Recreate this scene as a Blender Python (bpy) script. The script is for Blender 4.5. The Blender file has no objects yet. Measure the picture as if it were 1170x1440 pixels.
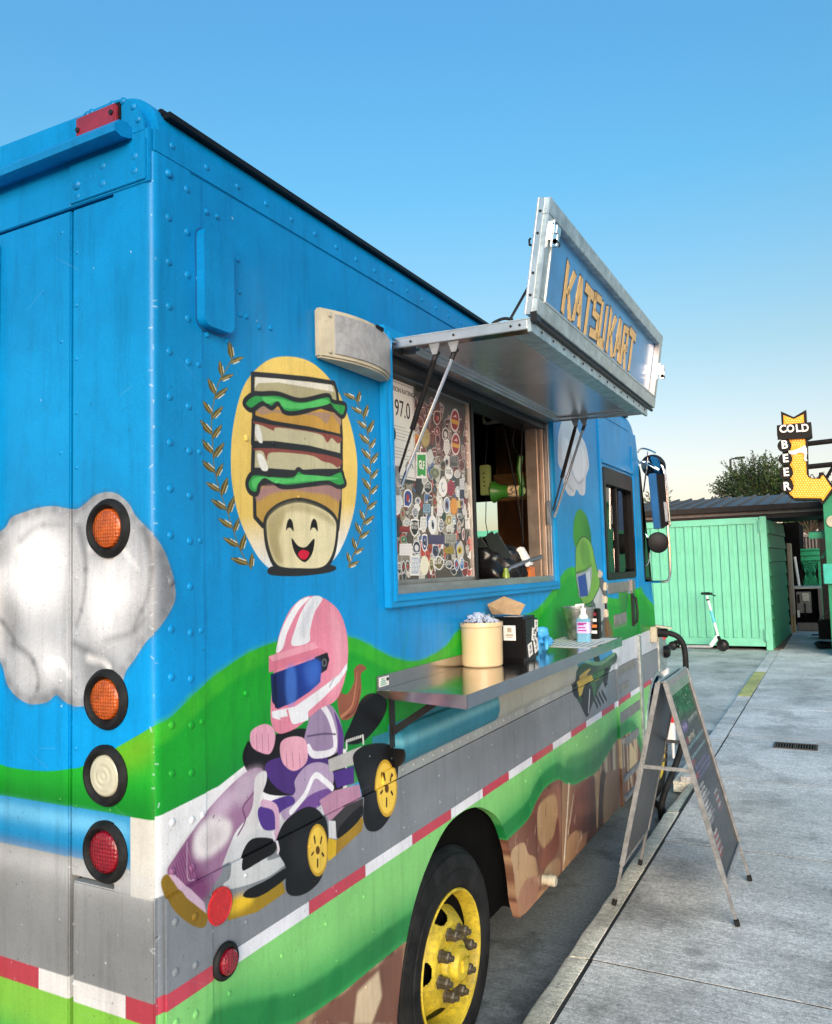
import bpy, bmesh, math, random
import numpy as np
from mathutils import Vector, Matrix
from mathutils.geometry import tessellate_polygon
R = math.radians
rnd = random.Random(7)
sc = bpy.context.scene
COL = sc.collection

# ------------------------------------------------------------ camera, sky, sun, exposure
RC = np.array([[0.8829, 0.4687, -0.0280], [-0.0578, 0.0494, -0.9971], [-0.4660, 0.8820, 0.0707]])
_u, _s, _v = np.linalg.svd(RC); RC = _u @ _v          # world -> camera axes (right, down, forward)
CAM = np.array([1.327, -1.275, 1.84]); FOC = 1120.0
cd = bpy.data.cameras.new('camera'); cam = bpy.data.objects.new('camera', cd); COL.objects.link(cam)
cd.sensor_width = 36; cd.sensor_fit = 'AUTO'; cd.lens = 1120 / 1440 * 36
cd.clip_start = 0.05; cd.clip_end = 3000
mw = Matrix.Identity(4)
for i in range(3):
    mw[i][0] = RC[0][i]; mw[i][1] = -RC[1][i]; mw[i][2] = -RC[2][i]; mw[i][3] = CAM[i]
cam.matrix_world = mw
sc.camera = cam
sc.render.resolution_x = 832; sc.render.resolution_y = 1024
SUN_EL, SUN_AZ = 18.0, 150.0      # azimuth measured from +Y towards +X
w = bpy.data.worlds.new('World'); sc.world = w; w.use_nodes = True
nt = w.node_tree; nt.nodes.clear()
wo = nt.nodes.new('ShaderNodeOutputWorld'); bg = nt.nodes.new('ShaderNodeBackground')
sky = nt.nodes.new('ShaderNodeTexSky'); sky.sky_type = 'NISHITA'; sky.sun_disc = False
sky.sun_elevation = R(SUN_EL); sky.sun_rotation = R(SUN_AZ); sky.air_density = 1.0; sky.dust_density = 2.0; sky.ozone_density = 5.0
bg.inputs[1].default_value = 0.1
geo = nt.nodes.new('ShaderNodeTexCoord'); sx_ = nt.nodes.new('ShaderNodeSeparateXYZ'); nt.links.new(geo.outputs['Generated'], sx_.inputs[0])
rp = nt.nodes.new('ShaderNodeValToRGB'); nt.links.new(sx_.outputs[2], rp.inputs[0]); e_ = rp.color_ramp.elements      # haze tint by height above the horizon (halved, doubled below)
e_[0].position = 0.0; e_[0].color = (.78, .46, .325, 1); e_[1].position = .62; e_[1].color = (.36, .595, .545, 1)
for p_, c_ in ((.14, (.74, .45, .30, 1)), (.25, (.59, .4725, .315, 1)), (.44, (.365, .555, .45, 1))):
    k_ = e_.new(p_); k_.color = c_
tm = nt.nodes.new('ShaderNodeVectorMath'); tm.operation = 'MULTIPLY'; nt.links.new(sky.outputs[0], tm.inputs[0]); nt.links.new(rp.outputs[0], tm.inputs[1])
t2 = nt.nodes.new('ShaderNodeVectorMath'); t2.operation = 'SCALE'; t2.inputs['Scale'].default_value = 2.1; nt.links.new(tm.outputs[0], t2.inputs[0])
nt.links.new(t2.outputs[0], bg.inputs[0]); nt.links.new(bg.outputs[0], wo.inputs[0])
sl = bpy.data.lights.new('sun', 'SUN'); so = bpy.data.objects.new('sun', sl); COL.objects.link(so)
sl.energy = 1.15; sl.angle = R(45); sl.color = (1, .93, .85)
dv = Vector((math.sin(R(SUN_AZ)) * math.cos(R(SUN_EL)), math.cos(R(SUN_AZ)) * math.cos(R(SUN_EL)), math.sin(R(SUN_EL))))
so.rotation_euler = dv.to_track_quat('Z', 'Y').to_euler(); so.location = (0, 0, 30)
vs = sc.view_settings; vs.view_transform = 'Standard'; vs.look = 'None'; vs.exposure = 1.46; vs.gamma = 1; vs.use_curve_mapping = False

# ------------------------------------------------------------ survey: photo measurements onto real planes
def ray(px, py): return RC.T @ np.array([px - 585.0, py - 720.0, FOC])
def S(px, py, x=0.0):
    r = ray(px, py); return CAM + r * ((x - CAM[0]) / r[0])
def B(px, py, y=0.0):
    r = ray(px, py); return CAM + r * ((y - CAM[1]) / r[1])
def G(px, py, z=0.0):
    r = ray(px, py); return CAM + r * ((z - CAM[2]) / r[2])

# ------------------------------------------------------------ helpers
WP = {}      # world position of every parent
def thing(name, label, cat, loc, group=None):
    o = bpy.data.objects.new(name, None); COL.objects.link(o); o.location = loc; o.empty_display_size = .1
    o['label'] = label; o['category'] = cat
    if group: o['group'] = group
    WP[o] = Vector(loc); return o
def obj(name, bm, mat, parent=None, smooth=False, bevel=0, label=None, kind=None, mats=None):
    if bm.faces and len(bm.faces) < 60000: bmesh.ops.recalc_face_normals(bm, faces=bm.faces[:])
    if bevel:
        es = [e for e in bm.edges if len(e.link_faces) == 2 and e.calc_face_angle(0) > .6]
        bmesh.ops.bevel(bm, geom=es, offset=bevel, segments=2, affect='EDGES', clamp_overlap=True)
    c = Vector((0, 0, 0))
    if bm.verts:
        lo = Vector([min(v.co[i] for v in bm.verts) for i in range(3)]); hi = Vector([max(v.co[i] for v in bm.verts) for i in range(3)])
        c = (lo + hi) / 2
        if parent is None and kind != 'structure': c.z = lo.z
    bmesh.ops.translate(bm, verts=bm.verts[:], vec=-c)
    me = bpy.data.meshes.new(name); bm.to_mesh(me); bm.free()
    if smooth:
        for p in me.polygons: p.use_smooth = True
        if smooth != 'all':
            try: me.set_sharp_from_angle(angle=R(35))
            except Exception: pass
    for m in (mats or [mat]): me.materials.append(m)
    o = bpy.data.objects.new(name, me); COL.objects.link(o)
    if parent is not None:
        o.parent = parent; o.location = c - WP[parent]
    else: o.location = c
    WP[o] = c
    if label: o['label'] = label
    if kind: o['kind'] = kind
    return o
def tag(o, label, cat, group=None):
    o['label'] = label; o['category'] = cat
    if group: o['group'] = group
    return o
def inst(o, pos, parent, rot=None):
    c = o.copy(); COL.objects.link(c); c.parent = parent; c.location = Vector(pos) - WP[parent]
    if rot: c.rotation_euler = rot
    WP[c] = Vector(pos); return c
def copy_tree(root, loc, label, rotz=0, group=None):
    r = root.copy(); COL.objects.link(r); r.location = loc; r.rotation_euler = (0, 0, rotz); r['label'] = label
    for ch in list(root.children):
        c = ch.copy(); COL.objects.link(c); c.parent = r
        for g in list(ch.children):
            d = g.copy(); COL.objects.link(d); d.parent = c
    return r
def BM(): return bmesh.new()
def box(bm, x0, x1, y0, y1, z0, z1, mi=0):
    vs_ = [bm.verts.new((x, y, z)) for x in (x0, x1) for y in (y0, y1) for z in (z0, z1)]
    fs = []
    for q in ((0, 1, 3, 2), (4, 6, 7, 5), (0, 4, 5, 1), (2, 3, 7, 6), (0, 2, 6, 4), (1, 5, 7, 3)):
        f = bm.faces.new([vs_[i] for i in q]); f.material_index = mi; fs.append(f)
    return vs_
def hexa(bm, bot, top, mi=0):
    a = [bm.verts.new(p) for p in bot]; b = [bm.verts.new(p) for p in top]; n = len(a)
    bm.faces.new(a[::-1]).material_index = mi; bm.faces.new(b).material_index = mi
    for i in range(n): bm.faces.new([a[i], a[(i + 1) % n], b[(i + 1) % n], b[i]]).material_index = mi
def bar(bm, p, q, w, t, up=(0, 0, 1), mi=0):
    p = Vector(p); q = Vector(q); d = (q - p).normalized(); u = Vector(up)
    s = d.cross(u)
    if s.length < 1e-4: s = d.cross(Vector((1, 0, 0)))
    s.normalize(); u = s.cross(d).normalized()
    o = [s * a * w / 2 + u * b * t / 2 for a, b in ((-1, -1), (1, -1), (1, 1), (-1, 1))]
    hexa(bm, [p + k for k in o], [q + k for k in o], mi)
def tube(bm, pts, r, n=10, caps=True, mi=0):
    pts = [Vector(p) for p in pts]; rings = []; prev = None
    for i, p in enumerate(pts):
        d = (pts[min(i + 1, len(pts) - 1)] - pts[max(i - 1, 0)]).normalized()
        if prev is None:
            u = d.orthogonal().normalized()
        else:
            u = (prev - d * prev.dot(d)); u = u.normalized() if u.length > 1e-5 else d.orthogonal().normalized()
        prev = u; v = d.cross(u); rr = r[i] if isinstance(r, (list, tuple)) else r
        rings.append([bm.verts.new(p + (u * math.cos(a) + v * math.sin(a)) * rr) for a in [2 * math.pi * k / n for k in range(n)]])
    for a, b in zip(rings, rings[1:]):
        for k in range(n): bm.faces.new([a[k], a[(k + 1) % n], b[(k + 1) % n], b[k]]).material_index = mi
    if caps:
        bm.faces.new(rings[0][::-1]).material_index = mi; bm.faces.new(rings[-1]).material_index = mi
def lathe(bm, prof, org, axis, n=32, mi=0, close=False):
    # prof: (radius, distance along the axis)
    org = Vector(org); ax = Vector(axis).normalized(); u = ax.orthogonal().normalized(); v = ax.cross(u); rings = []
    for r, t in prof:
        if r < 1e-6: rings.append([bm.verts.new(org + ax * t)])
        else: rings.append([bm.verts.new(org + ax * t + (u * math.cos(2 * math.pi * k / n) + v * math.sin(2 * math.pi * k / n)) * r) for k in range(n)])
    if close: rings.append(rings[0])
    for a, b in zip(rings, rings[1:]):
        for k in range(n):
            va = [a[k % len(a)], a[(k + 1) % len(a)]] if len(a) > 1 else [a[0]]
            vb = [b[(k + 1) % len(b)], b[k % len(b)]] if len(b) > 1 else [b[0]]
            if len(va) + len(vb) > 2:
                try: bm.faces.new(va + vb).material_index = mi
                except ValueError: pass
AX = {'x': lambda a, b, t: (t, a, b), 'y': lambda a, b, t: (a, t, b), 'z': lambda a, b, t: (a, b, t)}
def prism(bm, outer, t0, t1, ax='x', holes=(), mi=0):
    f = AX[ax]; loops = [list(outer)] + [list(h) for h in holes]
    tri = tessellate_polygon([[Vector((p[0], p[1], 0)) for p in l] for l in loops])
    flat = [p for l in loops for p in l]
    A = [bm.verts.new(f(p[0], p[1], t0)) for p in flat]; Bv = [bm.verts.new(f(p[0], p[1], t1)) for p in flat]
    for t in tri:
        try:
            bm.faces.new([A[i] for i in t]).material_index = mi; bm.faces.new([Bv[i] for i in t[::-1]]).material_index = mi
        except ValueError: pass
    k = 0
    for l in loops:
        n = len(l)
        for i in range(n):
            a, b = k + i, k + (i + 1) % n
            bm.faces.new([A[a], A[b], Bv[b], Bv[a]]).material_index = mi
        k += n
def rrect(a0, a1, b0, b1, r, n=5):
    out = []
    for cx, cy, s in ((a1 - r, b1 - r, 0), (a0 + r, b1 - r, 90), (a0 + r, b0 + r, 180), (a1 - r, b0 + r, 270)):
        for k in range(n + 1):
            t = R(s + 90 * k / n); out.append((cx + r * math.cos(t), cy + r * math.sin(t)))
    return out
def circ(a, b, r, n=24, r2=None):
    return [(a + r * math.cos(2 * math.pi * k / n), b + (r2 or r) * math.sin(2 * math.pi * k / n)) for k in range(n)]
def text_bm(txt, size, bold=0.0, depth=.002, align='CENTER', sx=1.0):
    cu = bpy.data.curves.new('t', 'FONT'); cu.body = txt; cu.size = size; cu.offset = bold; cu.extrude = depth / 2
    cu.align_x = align; cu.align_y = 'CENTER'; cu.resolution_u = 3
    o = bpy.data.objects.new('t', cu); COL.objects.link(o); bpy.context.view_layer.update()
    dg = bpy.context.evaluated_depsgraph_get(); me = bpy.data.meshes.new_from_object(o.evaluated_get(dg))
    bm = BM(); bm.from_mesh(me); bpy.data.objects.remove(o); bpy.data.curves.remove(cu); bpy.data.meshes.remove(me)
    bmesh.ops.scale(bm, vec=(sx, 1, 1), verts=bm.verts[:]); return bm
def place(bm, org, u, v):
    u = Vector(u).normalized(); v = Vector(v).normalized(); n = u.cross(v)
    m = Matrix((( u.x, v.x, n.x, org[0]), (u.y, v.y, n.y, org[1]), (u.z, v.z, n.z, org[2]), (0, 0, 0, 1)))
    bmesh.ops.transform(bm, matrix=m, verts=bm.verts[:]); return bm
def spline(pts, closed=True, k=5):
    P = np.array(pts, float); n = len(P); out = []
    rng = range(n) if closed else range(n - 1)
    for i in rng:
        if closed: a, b, c, d = P[(i - 1) % n], P[i], P[(i + 1) % n], P[(i + 2) % n]
        else: a, b, c, d = P[max(i - 1, 0)], P[i], P[i + 1], P[min(i + 2, n - 1)]
        for j in range(k):
            t = j / k
            out.append(.5 * ((2 * b) + (c - a) * t + (2 * a - 5 * b + 4 * c - d) * t * t + (3 * b - a - 3 * c + d) * t ** 3))
    if not closed: out.append(P[-1])
    return np.array(out)

# ------------------------------------------------------------ materials
def lin(h):
    c = [((h >> s) & 255) / 255 for s in (16, 8, 0)]
    return tuple(x / 12.92 if x <= .04045 else ((x + .055) / 1.055) ** 2.4 for x in c)
def mat(name, col, rough=.5, metal=0, var=.12, vs_=8, bump=.0, bs=40, coat=0, trans=0, spec=None, alpha=1, ior=1.45, rv=.1, emis=None, es=0, dirt=0, stretch=None, dth=.56):
    m = bpy.data.materials.new(name); m.use_nodes = True; n = m.node_tree; p = n.nodes['Principled BSDF']
    if isinstance(col, int): col = lin(col)
    tc = n.nodes.new('ShaderNodeTexCoord'); mp = n.nodes.new('ShaderNodeMapping'); n.links.new(tc.outputs['Object'], mp.inputs[0])
    if stretch: mp.inputs['Scale'].default_value = stretch
    nz = n.nodes.new('ShaderNodeTexNoise'); nz.inputs['Scale'].default_value = vs_; nz.inputs['Detail'].default_value = 8; nz.inputs['Roughness'].default_value = .65
    n.links.new(mp.outputs[0], nz.inputs[0])
    cr = n.nodes.new('ShaderNodeMapRange'); cr.inputs[1].default_value = .38; cr.inputs[2].default_value = .62
    cr.inputs[3].default_value = 1 - var; cr.inputs[4].default_value = 1 + var; n.links.new(nz.outputs[0], cr.inputs[0])
    mx = n.nodes.new('ShaderNodeVectorMath'); mx.operation = 'SCALE'; mx.inputs[0].default_value = col; n.links.new(cr.outputs[0], mx.inputs['Scale'])
    out = mx.outputs[0]
    if dirt:
        n2 = n.nodes.new('ShaderNodeTexNoise'); n2.inputs['Scale'].default_value = vs_ * 4.3; n2.inputs['Detail'].default_value = 12; n2.inputs['Roughness'].default_value = .8
        n.links.new(mp.outputs[0], n2.inputs[0])
        r2 = n.nodes.new('ShaderNodeMapRange'); r2.inputs[1].default_value = dth; r2.inputs[2].default_value = dth + .18; r2.inputs[3].default_value = 0; r2.inputs[4].default_value = dirt
        n.links.new(n2.outputs[0], r2.inputs[0])
        mm = n.nodes.new('ShaderNodeMix'); mm.data_type = 'RGBA'; n.links.new(r2.outputs[0], mm.inputs[0]); n.links.new(out, mm.inputs[6]); mm.inputs[7].default_value = (.035, .03, .025, 1); out = mm.outputs[2]
    n.links.new(out, p.inputs['Base Color'])
    rr = n.nodes.new('ShaderNodeMapRange'); rr.inputs[3].default_value = max(0, rough - rv); rr.inputs[4].default_value = min(1, rough + rv); n.links.new(nz.outputs[0], rr.inputs[0]); n.links.new(rr.outputs[0], p.inputs['Roughness'])
    p.inputs['Metallic'].default_value = metal; p.inputs['Coat Weight'].default_value = coat; p.inputs['Coat Roughness'].default_value = .12
    p.inputs['Transmission Weight'].default_value = trans; p.inputs['IOR'].default_value = ior; p.inputs['Alpha'].default_value = alpha
    if spec is not None: p.inputs['Specular IOR Level'].default_value = spec
    if emis: p.inputs['Emission Color'].default_value = (*emis, 1); p.inputs['Emission Strength'].default_value = es
    if bump:
        nb = n.nodes.new('ShaderNodeTexNoise'); nb.inputs['Scale'].default_value = bs; nb.inputs['Detail'].default_value = 6; n.links.new(mp.outputs[0], nb.inputs[0])
        b = n.nodes.new('ShaderNodeBump'); b.inputs['Strength'].default_value = bump; b.inputs['Distance'].default_value = .004; n.links.new(nb.outputs[0], b.inputs['Height']); n.links.new(b.outputs[0], p.inputs['Normal'])
    return m
BLUE = (.001, .225, .51)
def thin_glass(name, tint):
    m = bpy.data.materials.new(name); m.use_nodes = True; n = m.node_tree; n.nodes.clear()
    o = n.nodes.new('ShaderNodeOutputMaterial'); t = n.nodes.new('ShaderNodeBsdfTransparent'); g = n.nodes.new('ShaderNodeBsdfGlossy'); x = n.nodes.new('ShaderNodeMixShader'); f = n.nodes.new('ShaderNodeFresnel')
    t.inputs[0].default_value = (*tint, 1); g.inputs['Roughness'].default_value = .02; f.inputs[0].default_value = 1.5
    n.links.new(f.outputs[0], x.inputs[0]); n.links.new(t.outputs[0], x.inputs[1]); n.links.new(g.outputs[0], x.inputs[2]); n.links.new(x.outputs[0], o.inputs[0]); return m
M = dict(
 alu=mat('aluminium', (.55, .56, .56), .33, 1, .12, 6, .08, 120, dirt=.25),
 galv=mat('galvanised_sheet', (.50, .55, .54), .42, .9, .22, 22, .1, 60, dirt=.2),
 steel=mat('stainless_steel', (.42, .42, .43), .16, 1, .08, 5, .03, 150),
 chrome=mat('chrome', (.7, .7, .7), .12, 1, .05),
 dark_metal=mat('dark_metal', (.022, .022, .024), .42, .3, .2, spec=.3),
 black=mat('black_plastic', (.006, .006, .007), .42, 0, .2, spec=.18),
 rubber=mat('rubber', (.011, .0115, .012), .62, 0, .5, 12, .25, 80, dirt=.2, spec=.2),
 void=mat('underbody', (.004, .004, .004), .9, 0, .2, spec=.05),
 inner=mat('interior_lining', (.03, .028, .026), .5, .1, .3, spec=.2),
 wood=mat('interior_board', (.20, .095, .04), .35, 0, .35, 5, .1, 30, stretch=(1, 1, .4)),
 red_lens=mat('red_lens', (.38, .006, .012), .2, 0, .15, 30, coat=.6, spec=.8),
 dkred_lens=mat('dark_red_lens', (.2, .004, .012), .22, 0, .15, 30, coat=.6),
 refl=mat('red_reflector', (.46, .006, .008), .25, 0, .1, 60, .35, 500, coat=.6),
 amber=mat('amber_lens', (.38, .07, .005), .22, 0, .2, 40, coat=.6),
 cream_lens=mat('cream_lens', (.46, .45, .34), .25, 0, .08, 30, coat=.6),
 brick_red=mat('marker_red', (.20, .012, .026), .35, 0, .15, 20, coat=.4),
 cream=mat('cream_plastic', (.42, .38, .28), .5, 0, .15, 9, .05, 90, dirt=.35),
 grille=mat('speaker_grille', (.33, .33, .33), .55, .3, .15, 40, .25, 400, dirt=.2),
 bluep=mat('blue_paint', BLUE, .42, 0, .10, 3, .06, 60, coat=.08, spec=.3),
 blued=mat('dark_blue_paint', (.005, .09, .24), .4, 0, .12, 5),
 yellow=mat('yellow_paint', (.50, .375, .025), .52, 0, .3, 10, .25, 60, dirt=.6, dth=.48),
 nut=mat('rusty_steel', (.15, .125, .09), .5, .8, .4, 40, .3, 90, dirt=.6),
 tub=mat('beige_tub', (.62, .45, .25), .32, 0, .05, 5, coat=.2),
 clear=mat('clear_film', (.75, .8, .92), .08, 0, .05, trans=.55, ior=1.2, alpha=.8),
 kraft=mat('kraft_paper', (.40, .26, .14), .85, 0, .12, 30, .2, 90),
 paper=mat('white_paper', (.72, .70, .66), .7, 0, .05),
 glove=mat('blue_nitrile', (.06, .36, .70), .5, 0, .1, 20, .1),
 gel=mat('sanitizer_gel', (.35, .72, .95), .08, 0, .05, trans=.6, ior=1.3),
 white=mat('white_plastic', (.75, .75, .74), .35, 0, .04),
 glass=thin_glass('tinted_glass', (.72, .86, .82)),
 smoked=thin_glass('smoked_glass', (.12, .32, .22)),
 mirror=mat('mirror_glass', (.6, .62, .65), .03, 1, .0, rv=.01),
 mint=mat('mint_paint', lin(0x70bd9d), .5, 0, .08, 2.5, .05, 30, dirt=.10),
 mintd=mat('green_siding', lin(0x17704c), .6, 0, .15, 4, .1, 30, dirt=.25, stretch=(1, .2, 1)),
 teal=mat('teal_paint', lin(0x11805a), .5, 0, .12, 3),
 roofm=mat('roof_metal', (.085, .08, .078), .55, .2, .15, 3, dirt=.1),
 fascia=mat('brown_fascia', (.028, .022, .02), .6, 0, .15, spec=.2),
 beam=mat('grey_beam', (.16, .14, .13), .6, 0, .15),
 tan=mat('tan_enclosure', (.34, .29, .23), .5, 0, .08, 4, dirt=.15),
 grey=mat('grey_box', (.20, .20, .19), .45, .3, .2, 12, dirt=.3),
 concw=mat('far_render_wall', (.45, .42, .36), .8, 0, .1, 3),
 sign_y=mat('sign_yellow', lin(0xf2a41c), .4, 0, .1, 20),
 sign_b=mat('sign_black', (.012, .009, .008), .5, 0, .2, spec=.2),
 sign_w=mat('sign_white', (.8, .78, .74), .45, 0, .03),
 bulb=mat('bulb_glass', (1, .75, .25), .2, 0, .03),
 rust=mat('rusty_iron', (.085, .06, .045), .7, .3, .4, 60, .3, 80),
 frame=mat('worn_aluminium_frame', (.27, .275, .28), .5, .5, .25, 20, .15, 60, dirt=.6),
 boardb=mat('board_back', (.055, .057, .06), .42, 0, .12, 6),
 leafd=mat('foliage_dark', (.018, .042, .012), .6, 0, .5, 1.2),
 leafl=mat('foliage_light', (.06, .095, .02), .6, 0, .4, 1.2),
 bark=mat('bark', (.09, .065, .045), .9, 0, .3, 10, .5, 20),
 gold=mat('gold_letter', lin(0xc8a468), .45, 0, .12, 20),
 mega=mat('green_megaphone', (.03, .15, .015), .35, 0, .1),
 olive=mat('pale_green_plastic', (.20, .27, .09), .45, 0, .1),
 sign_blue=mat('sign_blue_vinyl', lin(0x1f6fa6), .3, 0, .22, 6, coat=.3),
 redp=mat('red_plastic', (.6, .02, .03), .4, 0, .1),
 orange=mat('orange_box', (.6, .16, .03), .5, 0, .1),
)
# ------------------------------------------------------------ painted artwork (flat print on the truck), rasterised here
CR = dict(p=(0, 0, 1), A=(0, 100, .3419), B=(0, 420, .27778), C=(0, 780, .27778), D=(0, 1100, .3419), E=(260, 380, .3125), F=(220, 820, .34735),
          I=(510, 820, .3419), J=(540, 1080, .25), K=(740, 560, .27778), N=(680, 840, .33333), R=(540, 500, .1111), Q=(540, 650, .11807),
          Z=(534, 1097, .3128), T=(780, 780, .15385), U=(790, 940, .13889), V=(930, 940, .18065))
class Canvas:
    def __init__(s, u0, v0, du, dv, res, fn, base):
        s.u0, s.v0, s.res, s.fn = u0, v0, res, fn; s.W = int(du * res); s.H = int(dv * res); s.du, s.dv = s.W / res, s.H / res
        s.a = np.empty((s.H, s.W, 3), np.float32); s.a[:] = np.array(base, np.float32)
        s.rng = np.random.RandomState(3)
    def tx(s, crop, pts):
        if crop == 'uv': q = np.array(pts, float)
        else:
            ox, oy, k = CR[crop]; q = np.array([s.fn(ox + x * k, oy + y * k) for x, y in pts])
        return (q - [s.u0, s.v0]) * s.res
    def cover(s, P, pad=2):
        x0 = int(max(0, np.floor(P[:, 0].min()) - pad)); x1 = int(min(s.W, np.ceil(P[:, 0].max()) + pad))
        y0 = int(max(0, np.floor(P[:, 1].min()) - pad)); y1 = int(min(s.H, np.ceil(P[:, 1].max()) + pad))
        if x1 <= x0 or y1 <= y0: return None
        ss = 3 if (y1 - y0) < 900 else 1
        m = np.zeros((y1 - y0, x1 - x0), np.float32); xs = np.arange(x0, x1, dtype=np.float32)
        Q = np.roll(P, -1, 0); dy = Q[:, 1] - P[:, 1]; dy[dy == 0] = 1e-9
        for j in range((y1 - y0) * ss):
            yy = y0 + (j + .5) / ss
            c = ((P[:, 1] <= yy) & (Q[:, 1] > yy)) | ((Q[:, 1] <= yy) & (P[:, 1] > yy))
            if not c.any(): continue
            X = np.sort(P[c, 0] + (yy - P[c, 1]) / dy[c] * (Q[c, 0] - P[c, 0])); row = m[j // ss]
            for k in range(0, len(X) - 1, 2):
                a = max(int(X[k]) - x0 - 1, 0); b = min(int(X[k + 1]) - x0 + 2, x1 - x0)
                if b > a: row[a:b] += (np.clip(xs[a:b] + 1 - X[k], 0, 1) - np.clip(xs[a:b] + 1 - X[k + 1], 0, 1)) / ss
        return x0, y0, m
    def blur(s, m, r):
        r = int(r)
        for _ in range(2):
            for ax in (0, 1):
                if m.shape[ax] < 2: continue
                c = np.cumsum(np.pad(m, [(r + 1, r) if a == ax else (0, 0) for a in (0, 1)]), axis=ax, dtype=np.float64)
                n = m.shape[ax]; k = 2 * r + 1
                m = ((c[k:k + n] - c[:n]) if ax == 0 else (c[:, k:k + n] - c[:, :n])) / k
        return m.astype(np.float32)
    def comp(s, x0, y0, m, col, a, col2=None, P0=None, P1=None):
        h, w_ = m.shape; reg = s.a[y0:y0 + h, x0:x0 + w_]; c = np.array(lin(col), np.float32) * .85
        if col2 is not None:
            d = P1 - P0; L = (d ** 2).sum(); yy, xx = np.mgrid[y0:y0 + h, x0:x0 + w_]
            t = np.clip(((xx - P0[0]) * d[0] + (yy - P0[1]) * d[1]) / L, 0, 1)[..., None].astype(np.float32)
            c = c * (1 - t) + np.array(lin(col2), np.float32) * .85 * t
        mm = np.clip(m, 0, 1)[..., None] * a; reg *= 1 - mm; reg += c * mm
    def fill(s, crop, pts, col, sm=True, blur=0, a=1, col2=None, g=None, clip=None):
        q = spline(pts) if sm else np.array(pts, float)
        P = s.tx(crop, q); r = s.cover(P, int(blur * 2.2) + 2)
        if r is None: return
        x0, y0, m = r
        if blur: m = s.blur(m, blur)
        if clip is not None:
            cx, cy, cm = clip; full = np.zeros_like(m); h, w_ = m.shape
            ax0, ay0 = max(x0, cx), max(y0, cy); ax1, ay1 = min(x0 + w_, cx + cm.shape[1]), min(y0 + h, cy + cm.shape[0])
            if ax1 > ax0 and ay1 > ay0: full[ay0 - y0:ay1 - y0, ax0 - x0:ax1 - x0] = cm[ay0 - cy:ay1 - cy, ax0 - cx:ax1 - cx]
            m = m * full
        G_ = s.tx(crop, g) if g else (None, None)
        s.comp(x0, y0, m, col, a, col2, G_[0], G_[1]); return r
    def line(s, crop, pts, col, wd, a=1, sm=True, closed=False, wd1=None, blur=0):
        # wd: width in crop units, taken to texture scale at the middle of the line
        q = spline(pts, closed) if sm and len(pts) > 2 else np.array(pts, float)
        if closed: q = np.vstack([q, q[:1]])
        P = s.tx(crop, q)
        if crop == 'uv': k = s.res
        else:
            i = len(q) // 2; t = s.tx(crop, [q[i], q[i] + [1, 0], q[i] + [0, 1]]); k = (np.linalg.norm(t[1] - t[0]) + np.linalg.norm(t[2] - t[0])) / 2
        W0 = wd * k / 2; W1 = (wd1 if wd1 is not None else wd) * k / 2; pad = max(W0, W1) + 2 + blur * 2
        n = len(P) - 1
        for i0 in range(0, n, 6):
            sg = P[i0:i0 + 7]
            x0 = int(max(0, sg[:, 0].min() - pad)); x1 = int(min(s.W, sg[:, 0].max() + pad)); y0 = int(max(0, sg[:, 1].min() - pad)); y1 = int(min(s.H, sg[:, 1].max() + pad))
            if x1 <= x0 or y1 <= y0: continue
            yy, xx = np.mgrid[y0:y1, x0:x1]; xx = xx + .5; yy = yy + .5; best = np.full(xx.shape, -1e9)
            for i in range(len(sg) - 1):
                A_, B_ = sg[i], sg[i + 1]; d = B_ - A_; L = max((d ** 2).sum(), 1e-9); t = np.clip(((xx - A_[0]) * d[0] + (yy - A_[1]) * d[1]) / L, 0, 1)
                ww = W0 + (W1 - W0) * (i0 + i + t) / n
                best = np.maximum(best, ww - np.hypot(xx - A_[0] - t * d[0], yy - A_[1] - t * d[1]))
            m = np.clip(best / (1 + blur) + .5, 0, 1).astype(np.float32); s.comp(x0, y0, m, col, a)
    def speckle(s, amt, n=1):
        for c0 in range(0, s.H, 256):
            b = s.a[c0:c0 + 256]; b *= (1 + s.rng.normal(0, amt, b.shape[:2])[..., None]).astype(np.float32)
    def image(s, name):
        im = bpy.data.images.new(name, s.W, s.H, alpha=False, float_buffer=False)
        x = np.clip(s.a, 0, 1); x = np.where(x <= .0031308, x * 12.92, 1.055 * np.power(np.maximum(x, 1e-9), 1 / 2.4) - .055)
        o = np.ones((s.H, s.W, 4), np.float32); o[..., :3] = x; im.pixels.foreach_set(o.ravel()); im.update(); im.pack(); return im

f_side = lambda px, py: (lambda q: (q[1], q[2]))(S(px, py))
f_back = lambda px, py: (lambda q: (-q[0], q[2]))(B(px, py))
lb = [.001, .228, .52]
cs = Canvas(-.1, .2, 6.0, 2.85, 560, f_side, lb)
cb = Canvas(-.15, .2, 1.55, 2.85, 560, f_back, lb)
UV = 'uv'
# airbrushed sky tone, both faces
for c in (cs, cb):
    U0, U1 = c.u0, c.u0 + c.du
    c.fill(UV, [(U0, 1.0), (U1, 1.0), (U1, 1.9), (U0, 1.9)], 0x0098e2, sm=False, blur=110, a=.6)
    c.fill(UV, [(U0, 2.5), (U1, 2.5), (U1, 3.2), (U0, 3.2)], 0x0078b8, sm=False, blur=90, a=.7)
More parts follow.
